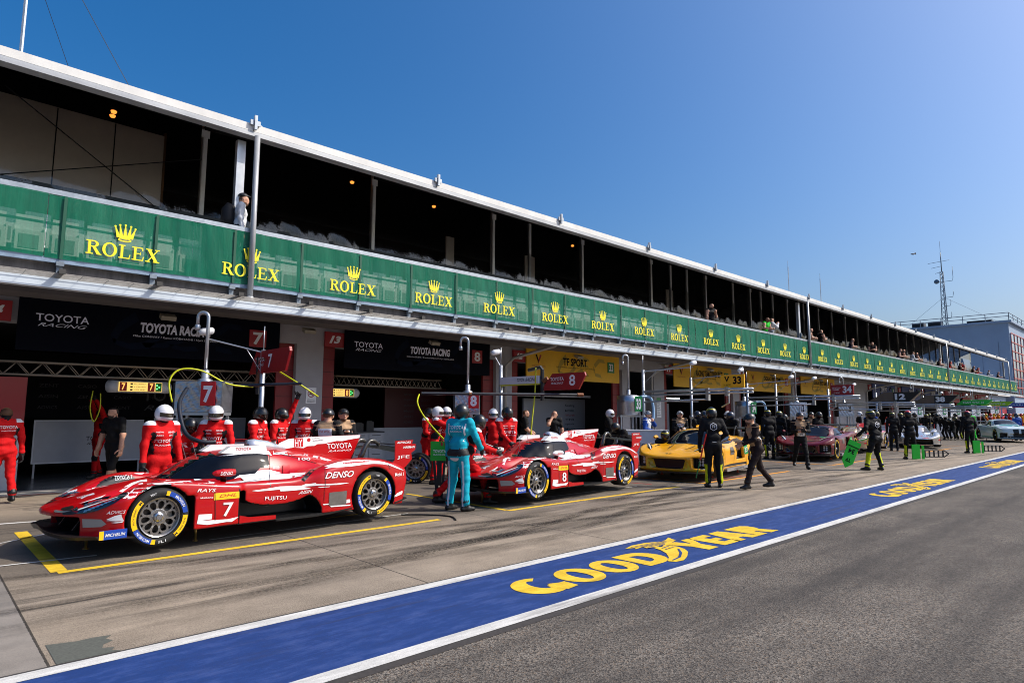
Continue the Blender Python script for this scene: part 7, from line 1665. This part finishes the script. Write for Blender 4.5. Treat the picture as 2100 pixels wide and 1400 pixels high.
def rig_pole(label, x, y, h=3.0, arm=None, lamp=None, grp='boom poles'):
    t = thing('boom_pole', label, 'pole', (x, y, 0), 0, grp); mb = MB(); mb.tube([(0, 0, .05), (0, 0, h)], .055, 12); mb.lathe([(.16, 0), (.16, .03), (.06, .06)], 16); mb.lathe([(.056, 1.5), (.085, 1.5), (.085, 1.62), (.056, 1.62)], 12); mb.tube([(0, 0, h), (0, 0, h+.5)], .012, 6); mb.build('mast', E_pole, t, True)
    if arm:
        mb = MB(); mb.tube([(0, 0, h-.05), (arm[0], arm[1], h+arm[2])], .018, 6); mb.tube([(arm[0]*.3, arm[1]*.3, h-.05+(arm[2]+.05)*.3), (0, 0, h-.5)], .008, 5); mb.build('thin_arm', E_pole if grp != 'b' else E_blk, t)
        mb = MB(); a = Vector((arm[0], arm[1], h+arm[2])); mb.tube([a+Vector((-.14, 0, .10)), a+Vector((-.06, -.02, .13)), a+Vector((.10, -.04, .16)), a+Vector((.13, -.04, .16))], [.06, .075, .075, .05], 12); mb.build('camera_pod', E_box, t, True)
    return t
rig_pole('steel boom pole with a thin camera arm beside the first red sign', 5.20, 13.0, 2.95, (-.95, .6, .22))
rig_pole('steel boom pole carrying the white beam with dark team lettering', 11.84, 13.0, 3.0, (-.12, .1, .22))
rig_pole('steel boom pole carrying the twin rails of the yellow sign', 18.6, 13.0, 3.2, (.6, -1.6, .05))
rig_pole('steel boom pole carrying the twin rails of the maroon car', 26.3, 13.0, 3.0, (.7, -1.6, .1))
rig_pole('far boom pole by the dark arrow sign with a 12', 35.4, 13.0, 3.0, (.8, -1.0, .1)); rig_pole('far boom pole by the dark arrow sign with a 38', 43.0, 13.0, 3.0)
for k, (x, a, lb) in enumerate(((22.4, 1.8, 'thin black lamp arm with a white pod left of the fourth garage'), (30.0, 1.6, 'thin black lamp arm with a white pod right of the fourth garage'))): rig_pole(lb, x, 13.4, 3.1, (a*.3, -a, .1), grp='lamp arms')
def sign_x(name, label, x, ya, yb, z0, z1, cut, build, th=.05, group='boom signs'):
    """board standing across the lane: faces -X, reads from ya (left) to yb (right)"""
    t = thing(name, label, 'sign', (x, (ya+yb)/2, z0), 0, group); mb = MB(); mb.M = Matrix.Translation((-x, -(ya+yb)/2, -z0)); L = ya-yb
    P_ = [(cut*.0+cut, 0) if cut else (0, 0), (L-.0, 0), (L, z1-z0), (0, z1-z0)]
    if cut: P_ = [(0, 0), (L-cut*.55, 0), (L, (z1-z0)*.82), (L-.03, z1-z0), (cut, z1-z0)]
    mb.prism(P_, (x, ya, z0), (0, -1, 0), UZ, th, 0); build(mb, x, ya, z0, L); mb.M = None; return t, mb
def toy_sign(n):
    def f(mb, x, ya, z0, L):
        V = (0, -1, 0); mb.text('TOYOTA', (x, ya-.34, z0+.235), V, UZ, .46, .09, 1, .006, .012); mb.text('RACING', (x, ya-.36, z0+.15), V, UZ, .42, .05, 1, .006, 0, .45); mb.text(str(n), (x, ya-.98, z0+.10), V, UZ, .20, .27, 1, .006, .02)
    return f
t, mb = sign_x('boom_sign', 'dark red slanted boom sign with white number 7', 5.15, 13.6, 11.62, 2.47, 2.93, .35, toy_sign(7)); mb.build('board', [S_red, S_wh], t)
t, mb = sign_x('boom_sign', 'dark red slanted boom sign with white number 8', 11.84, 11.45, 9.95, 2.26, 2.68, .40, toy_sign(8)); mb.build('board', [S_red, S_wh], t)
def corv_sign(n):
    def f(mb, x, ya, z0, L):
        V = (0, -1, 0); mb.text(str(n), (x, ya-.40, z0+.10), V, UZ, .28, .24, 1, .006, .04)
        for s_ in (-1, 1): v = [(0, 0), (.09*s_, .18), (.04*s_, .19), (0, .08)]; v = v if s_ < 0 else v[::-1]; a, q = tri2d(v); mb.flat(a, q, (x, ya-.2, z0+.16), V, UZ, .006+.001*s_, 1)
        mb.text('TF SPORT', (x, ya-.08, z0+.06), V, UZ, .26, .045, 1, .006)
    return f
t, mb = sign_x('boom_sign', 'yellow boom sign with black number 33 standing on twin rails', 18.6, 10.05, 9.28, 2.50, 2.90, 0, corv_sign(33)); mb.build('board', [S_yel, S_ink], t)
def turk_sign(mb, x, ya, z0, L):
    V = (0, -1, 0); mb.text('34', (x, ya-.44, z0+.08), V, UZ, .33, .27, 1, .006, .04); mb.text('RACING TEAM', (x, ya-.06, z0+.26), V, UZ, .30, .045, 1, .006); mb.text('TURKEY', (x, ya-.06, z0+.18), V, UZ, .26, .06, 1, .006, .01); mb.text('TF SPORT', (x, ya-.10, z0+.07), V, UZ, .24, .04, 1, .006)
t, mb = sign_x('boom_sign', 'maroon boom sign with white number 34 standing on twin rails', 26.3, 9.55, 8.72, 2.42, 2.82, 0, turk_sign); mb.build('board', [S_red, S_wh], t)
E_brown = mat('boom_brown', (92, 78, 68), .4, coat=.4)
for x, n, lb in ((35.5, 12, 'dark brown arrow-shaped boom sign with white number 12'), (43.0, 38, 'dark brown arrow-shaped boom sign with white number 38')):
    t = thing('boom_sign', lb, 'sign', (x, 10, 2.3), 0, 'boom signs'); mb = MB()
    mb.prism([(-1.15, 0), (.75, 0), (1.25, .48), (-.35, .48)], (0, 0, 0), (0, -1, 0), UZ, .35, 0); mb.prism([(.05, .004), (.72, .004), (1.2, .476), (.05, .476)], (-.004, 0, 0), (0, -1, 0), UZ, .02, 2); mb.text(str(n), (-.012, -.12, .10), (0, -1, 0), UZ, .46, .30, 1, .006, .05); mb.build('board', [E_brown, S_wh, E_blk], t)
for x, c, lb, tx in ((53.0, (30, 170, 60), 'bright green slanted boom roof far down the lane', 'TEAM WRT 31'), (60.5, (150, 200, 30), 'lime green slanted boom roof far down the lane', 'TEAM WRT 46'), (68, (24, 76, 170), 'blue slanted boom roof far down the lane', 'FERRARI'), (74, (190, 30, 40), 'red slanted boom roof at the right edge far down the lane', 'AF CORSE')):
    t = thing('boom_sign', lb, 'sign', (x, 10, 2.35), 0, 'boom signs'); mb = MB(); mb.prism([(-1.0, 0), (.7, 0), (1.1, .34), (-.6, .34)], (0, 0, 0), (0, -1, 0), UZ, .3, 0); mb.text(tx, (-.002, .6, .10), (0, -1, 0), UZ, 1.2, .13, 1, .006); mb.build('board', [mat('boom_%d_%d_%d' % c, c, .45), S_wh], t)
# booms
t = thing('overhead_boom', 'white box beam with dark team lettering and a lime underside', 'boom', (11.84, 12.2, 2.45), 0, 'boom arms'); mb = MB(); mb.box(-.09, .09, -.75, .75, 0, .20, 0); mb.box(-.09, .09, -.75, .75, -.03, -.001, 1); mb.text('TOYOTA', (-.09, .05, .06), (0, -1, 0), UZ, .28, .09, 2, .004, .01); mb.text('RACING', (-.09, -.27, .06), (0, -1, 0), UZ, .40, .09, 2, .004, 0, .4); mb.build('beam', [E_box, E_hose, S_ink], t)
mb = MB(); mb.tube([(0, -.80, -.45), (0, -.80, .35), (0, -.74, .42), (0, -.3, .36)], .05, 8); mb.tube([(0, -.82, .05), (.05, -.95, .12)], .06, 8, 1); mb.build('joint', [E_blk, E_rust], t)
t = thing('boom_joint', 'rusty and black hose joint hanging behind the first red sign', 'boom joint', (5.17, 13.05, 2.4), 0); mb = MB(); mb.tube([(0, .1, -.35), (0, .1, .42)], .045, 8); mb.tube([(0, .1, .30), (0, -.1, .38), (0, -.3, .34)], .03, 8, 1); mb.tube([(0, .12, -.2), (.04, .05, .1)], .075, 10, 1); mb.tube([(0, .1, .35), (.05, -.2, .5)], .02, 6); mb.build('joint', [E_blk, E_rust], t)
mb = MB(); mb.tube([(-1.55, .0, 0), (2.6, .0, .02)], .035, 8, 0); mb.tube([(-.4, 0, 0), (-.34, 0, 0)], .05, 8, 1); mb.tube([(2.45, 0, .02), (2.62, 0, .02)], .045, 8, 1); o = mb.build('hose_boom', [E_hosed, E_rust]); o.location = (10.05, 11.6, 2.13); o.rotation_euler = (0, 0, R(-24)); tag(o, 'long dark hose boom stretching over the crew of the second car', 'boom')
mb = MB(); mb.tube([(-.7, 0, 0), (.55, .0, .05)], .03, 8, 0); o = mb.build('hose_boom', [E_hosed]); o.location = (5.0, 12.0, 2.18); o.rotation_euler = (0, 0, R(-40)); tag(o, 'short dark hose boom above the foil tank with number 7', 'boom')
def rails(label, x, y0, y1, z):
    t = thing('boom_rails', label, 'boom', (x, y0, z), 0, 'boom arms')
    mb = MB(); L = y0-y1; mb.tube([(0, 0, 0), (0, -L, 0)], .045, 10); mb.build('rail', E_pole, t, True)
    mb = MB(); mb.tube([(0, 0, -.13), (0, -L, -.10)], .035, 10); mb.build('rail', E_pole, t, True)
    mb = MB(); mb.tube([(0, 0, -.36), (0, -L*.62, -.30)], .028, 10); mb.build('rail', E_pole, t, True)
    mb = MB(); mb.box(-.06, .06, -L*.62-.05, -L*.62+.05, -.34, .06); mb.build('bracket', E_pole, t)
    mb = MB(); mb.box(-.07, .07, -L*.80, -L*.80+.1, -.2, .08); mb.tube([(0, -L*.80, -.2), (0, -L*.80, -.42), (0, -L*.80+.25, -.55)], .025, 8); mb.build('bracket', E_pole, t, False)
rails('twin chrome rails reaching out over the yellow car', 18.6, 13.0, 9.0, 2.44); rails('twin chrome rails reaching out over the maroon car', 26.3, 13.0, 8.5, 2.38)
rails('dark twin rails over the champagne car', 35.4, 13, 9, 2.25); rails('dark twin rails over the silver car', 43, 13, 9, 2.25)
# hoses
def hose(label, pts, r, m, n=8):
    P_ = [Vector(p) for p in pts]; out = []
    for i in range(len(P_)-1):
        p0, p1, p2, p3 = P_[max(i-1, 0)], P_[i], P_[i+1], P_[min(i+2, len(P_)-1)]
        for k in range(8):
            t = k/8; out.append(.5*((2*p1)+(p2-p0)*t+(2*p0-5*p1+4*p2-p3)*t*t+(3*p1-p0-3*p2+p3)*t**3))
    out.append(P_[-1]); mb = MB(); mb.tube(out, r, n); o = mb.build('hose', m, None, True); return tag(o, label, 'hose')
hose('yellow air hose looping from the boom down behind the white helmet', [(4.75, 12.3, 2.16), (4.25, 12.2, 2.20), (3.75, 12.15, 2.42), (3.40, 12.2, 2.42), (3.25, 12.2, 2.2), (3.3, 12.15, 1.85)], .015, E_hose)
hose('yellow air hose curving from the first red sign to the raised glove', [(5.22, 12.2, 2.47), (5.35, 11.7, 2.25), (5.75, 11.65, 2.0), (5.95, 12.2, 2.05)], .017, E_hose)
hose('thin yellow cord hanging in a loop in the nearest garage', [(3.0, 17.2, 2.15), (2.97, 17.2, 1.75), (3.06, 17.2, 1.45), (3.16, 17.2, 1.75), (3.15, 17.2, 2.1)], .012, E_hose)
hose('yellow air hose bowing from the dark boom end to the green board', [(8.55, 12.2, 2.1), (8.3, 11.9, 1.9), (8.2, 11.5, 1.6), (8.2, 10.9, 1.2), (8.0, 10.2, .98)], .017, E_hose)
hose('straight yellow air hose hanging before the third garage', [(11.75, 11.55, 2.85), (11.72, 11.55, 2.2), (11.55, 11.5, 1.4), (11.5, 11.5, .8), (11.55, 11.5, .4)], .018, E_hose)
hose('pale blue fuel hose curving down from the round tank with 33', [(18.2, 12.85, 2.25), (18.6, 12.7, 2.2), (18.6, 12.6, 1.6), (18.3, 12.6, 1.2), (17.95, 12.4, 1.0)], .05, E_hoseb)
hose('pale blue fuel hose curving down from the round tank behind the yellow car tail', [(26.8, 12.9, 2.2), (27.2, 12.7, 2.15), (27.2, 12.6, 1.5), (26.8, 12.5, 1.1)], .05, E_hoseb)
hose('thick dark fuel hose hanging beside the foil tank with 7', [(3.6, 12.4, 2.1), (3.35, 11.9, 1.8), (3.35, 11.5, 1.35), (3.5, 11.25, 1.2), (3.75, 11.2, 1.18)], .035, E_hosed)
hose('black cable lying in a curve on the apron behind the first car', [(6.0, 9.0, .012), (6.3, 8.75, .012), (6.5, 8.35, .012), (6.35, 8.0, .012)], .012, E_blk)
# white pit carts
def cart(label, x, y, w, d, h, rz, txt=None, band=None):
    t = thing('pit_cart', label, 'cart', (x, y, 0), R(rz), 'white pit carts'); mb = MB(); mb.box(-w/2, w/2, -d/2, d/2, .12, h, 0); mb.box(-w/2-.02, w/2+.02, -d/2-.02, d/2+.02, h, h+.03, 1)
    if txt: mb.text(txt, (-w*.32, -d/2, h*.55), UX, UZ, w*.6, .13, 2, .004); mb.box(-w*.42, -w*.35, -d/2-.003, -d/2, h*.55, h*.72, 2)
    mb.build('cabinet', [E_cart, {'r': S_red, 'y': S_yel, None: E_cart}[band], S_ink], t)
    for a in (-w/2+.12, w/2-.12):
        for b in (-d/2+.1, d/2-.1): mb = MB(); mb.lathe([(0, -.025), (.06, -.025), (.06, .025), (0, .025)], 14, 0, 'y', (a, b, .06)); mb.build('caster', E_blk, t)
cart('white pit cart with a red top beneath the foil tank with 7', 4.75, 12.7, 1.1, .6, 1.12, -42, None, 'r'); cart('white pit cart behind the folded-hands crew member', 11.3, 13.0, .9, .6, 1.15, -40, None, 'r'); cart('wide white pit cart with dark lettering below the tank with 33', 17.5, 12.4, 1.7, .7, 1.12, -40, 'TF Sport')
cart('pit cart with a yellow top below the tank behind the maroon car', 32.3, 12.6, 1.9, .7, 1.05, -40, None, 'y')
# portable things
t = thing('stop_board', 'tall green stop board with a black arrow-shaped foot standing by the crew chief', 'stop board', (7.35, 9.78, 0), R(-42)); mb = MB(); mb.box(-.17, .17, -.03, .0, .78, 1.14, 0); mb.box(.02, .06, -.034, -.0301, 1.06, 1.13, 2); mb.box(.09, .13, -.034, -.0301, 1.06, 1.13, 2); mb.text('TOYOTA', (-.12, -.03, .93), UX, UZ, .24, .055, 1, .004, .01); mb.text('RACING', (-.11, -.03, .88), UX, UZ, .21, .03, 1, .004); mb.build('panel', [mat('board_green', (16, 160, 40), .5), S_wh, S_red], t)
mb = MB(); mb.prism([(-.13, .78), (-.06, .10), (-.06, .02), (.07, .02), (.07, .10), (.12, .78), (.08, .78), (.05, .38), (.0, .26), (-.04, .38), (-.08, .78)], (0, -.02, 0), UX, UZ, .03); mb.box(-.045, .045, -.018, -.0, .32, .78); mb.box(-.06, .09, -.12, .12, 0, .021); mb.build('foot', E_blk, t)
mb = MB(); mb.tube([(0, 0, .62), (0, 0, .0)], .016, 8, 0); mb.tube([(0, 0, 0), (0, 0, -.42)], .012, 8, 1); mb.tube([(0, 0, .62), (0, 0, .72)], .02, 8, 2); o = mb.build('signal_stick', [mat('stick_red', (226, 40, 26), .4), mat('stick_green', (20, 120, 60), .4), E_blk]); o.location = (13.32, 7.78, .62); o.rotation_euler = (R(12), R(8), 0); tag(o, 'red and green signal stick held by the black-suited starter', 'stick')
E_gb = mat('board_bright_green', (28, 196, 46), .5)
t = thing('start_board', 'bright green arrow board reading START held upside down by the starter', 'start board', (20.95, 6.98, .86), R(-43)); t.rotation_euler = (0, R(24), R(-43)); mb = MB(); mb.prism([(-.18, .0), (-.18, -.66), (0, -.86), (.18, -.66), (.18, 0)], (0, 0, 0), UX, UZ, .02, 0); mb.box(-.19, .19, -.022, .004, -.16, .0, 0); mb.box(-.19, .19, -.024, .006, -.185, -.17, 1)
mb.text('START', (.14, .0, -.03), (-1, 0, 0), (0, 0, -1), .28, .09, 1, -.006, .02) if False else None
p, q = text2d('START', .02); mb.flat([((.5-a)*.28, -.08+(.5-b)*.09) for a, b in p], q, (0, 0, 0), UX, UZ, .008, 1); p, q = text2d('34', .03); mb.flat([((.5-a)*.2, -.32+(.5-b)*.15) for a, b in p], q, (0, 0, 0), UX, UZ, .006, 1); p, q = text2d('TF', .03); mb.flat([((.5-a)*.16, -.60+(.5-b)*.12) for a, b in p], q, (0, 0, 0), UX, UZ, .006, 1); mb.build('panel', [E_gb, S_ink], t)
mb = MB(); mb.tube([(0.02, -.01, 0), (.30, -.01, .22)], .014, 8); mb.build('handle', E_gb, t)
for x, y, lb in ((27.75, 6.95, 'green leaf board with black barred arrow beside the red-helmeted starter'), (34.05, 6.25, 'green leaf board with black barred arrow by the far starter')):
    t = thing('start_board', lb, 'start board', (x, y, 0), R(-43)); mb = MB(); mb.box(-.36, -.06, -.02, .02, .02, .56); mb.box(.02, .10, -.02, .02, .02, .52); mb.build('panel', E_gb, t)
    mb = MB(); mb.beam((.1, 0, .10), (.85, 0, .10), .03, .03); mb.beam((.1, 0, .34), (.85, 0, .34), .03, .03); mb.beam((.85, 0, .34), (1.02, 0, .22), .03, .03); mb.beam((.85, 0, .10), (1.02, 0, .22), .03, .03)
    for k in range(5): mb.box(.1+.17*k, .15+.17*k, -.012, .012, .116, .324)
    mb.build('barred_arrow', E_blk, t)
def cam_box(label, x, y, z, rz, big=1.):
    t = thing('video_camera', label, 'camera', (x, y, z), R(rz), 'hand-held cameras'); t.scale = (big,)*3; mb = MB(); mb.box(-.12, .10, -.05, .05, -.06, .06); mb.tube([(.10, 0, 0), (.24, 0, 0)], .042, 12); mb.box(-.05, .12, -.015, .015, .09, .11); mb.beam((-.05, 0, .06), (-.05, 0, .1), .02); mb.beam((.1, 0, .05), (.1, 0, .1), .02); mb.build('casing', E_blk, t); mb = MB(); mb.lathe([(0, .241), (.036, .241)], 14, 0, 'x'); mb.build('lens', C_glass, t)
X, Y = at((712-1050)/1297., 12.65); cam_box('black video camera held at chest height by the tan-bibbed cameraman', X, Y, 1.22, -70, 1.2)
X, Y = at((1388-1050)/1297., 21.7); cam_box('black camera held by the cameraman in the white cycle helmet', X, Y, 1.16, -140, 1.2)
cam_box('black camera held to the chest above the bib numbered 99', 20.05, 8.17, 1.17, 214, 1.1); cam_box('black camera hanging at the hip of the walking photographer', 14.2, 6.55, .92, 200, 1.)
mb = MB(); mb.add([(-.11, -.15, 0), (.11, -.15, .01), (.11, .15, .012), (-.11, .15, .0)], [(0, 1, 2, 3)]); mb.add([(-.105, -.14, .004), (.115, -.145, .016), (.112, .15, .018), (-.1, .145, .006)], [(0, 1, 2, 3)]); o = mb.build('paper_sheet', S_wh); o.location = (13.62, 7.0, 1.06); o.rotation_euler = (R(10), R(-25), R(140)); tag(o, 'white sheets of paper in the hands of the walking photographer', 'paper')
# spare wheels by the garages
for k, (x, y) in enumerate(((9.0, 12.9), (9.35, 13.3), (12.9, 13.4), (20.4, 13.3), (21.0, 13.6), (28.4, 13.5))):
    t = thing('spare_wheel', ('spare wheel standing left of the red pit cart', 'spare wheel just behind another left of the red pit cart', 'spare wheel standing right of the second tank', 'spare wheel left of a pair beyond the tank with 33', 'spare wheel right of a pair beyond the tank with 33', 'spare wheel beyond the tank with 34')[k], 'wheel', (x, y, .34), R(-45), 'spare wheels'); wheel(t, 0, 0, 0, 'mich')

rails('dark twin rails under the bright green boom roof', 53.0, 13, 9, 2.25); rails('dark twin rails under the lime boom roof', 60.5, 13, 9, 2.25)
for k, (x, lb) in enumerate(((53.2, 'far boom pole by the bright green roof'), (60.7, 'far boom pole by the lime roof'), (68.2, 'far boom pole by the blue roof'))): rig_pole(lb, x, 13.0, 3.0, (.6, -1.0, .1))
cart('low grey-white pit cart behind the silver car', 42.2, 12.4, 1.6, .7, 1.0, -40); cart('far white pit cart with a red top beyond the silver car', 47.5, 12.6, 1.6, .7, 1.05, -40, None, 'r'); cart('far white pit cart with a yellow top near the green boom roof', 54.5, 12.4, 1.6, .7, 1.05, -40, None, 'y')
for k, (x, y) in enumerate(((41.0, 11.9), (43.6, 12.2), (46.2, 11.4), (29.6, 13.2))):
    t = thing('spare_wheel', ('spare wheel left of the low grey-white cart', 'spare wheel right of the low grey-white cart', 'spare wheel among the bending far crew', 'spare wheel under the rails of the maroon car')[k], 'wheel', (x, y, .34), R(-45), 'spare wheels'); wheel(t, 0, 0, 0, 'mich')
def cone(lb, x, y):
    mb = MB(); mb.box(-.17, .17, -.17, .17, 0, .03, 0); mb.lathe([(.13, .03), (.10, .16), (.06, .33), (.025, .47), (0, .47)], 16, [0, 1, 0, 0]); o = mb.build('traffic_cone', [mat('cone_red', (214, 60, 30), .5), S_wh]); o.location = (x, y, 1.06); tag(o, lb, 'cone')
cone('small red and white cone standing on the pit cart by the silver car', 42.0, 12.2)
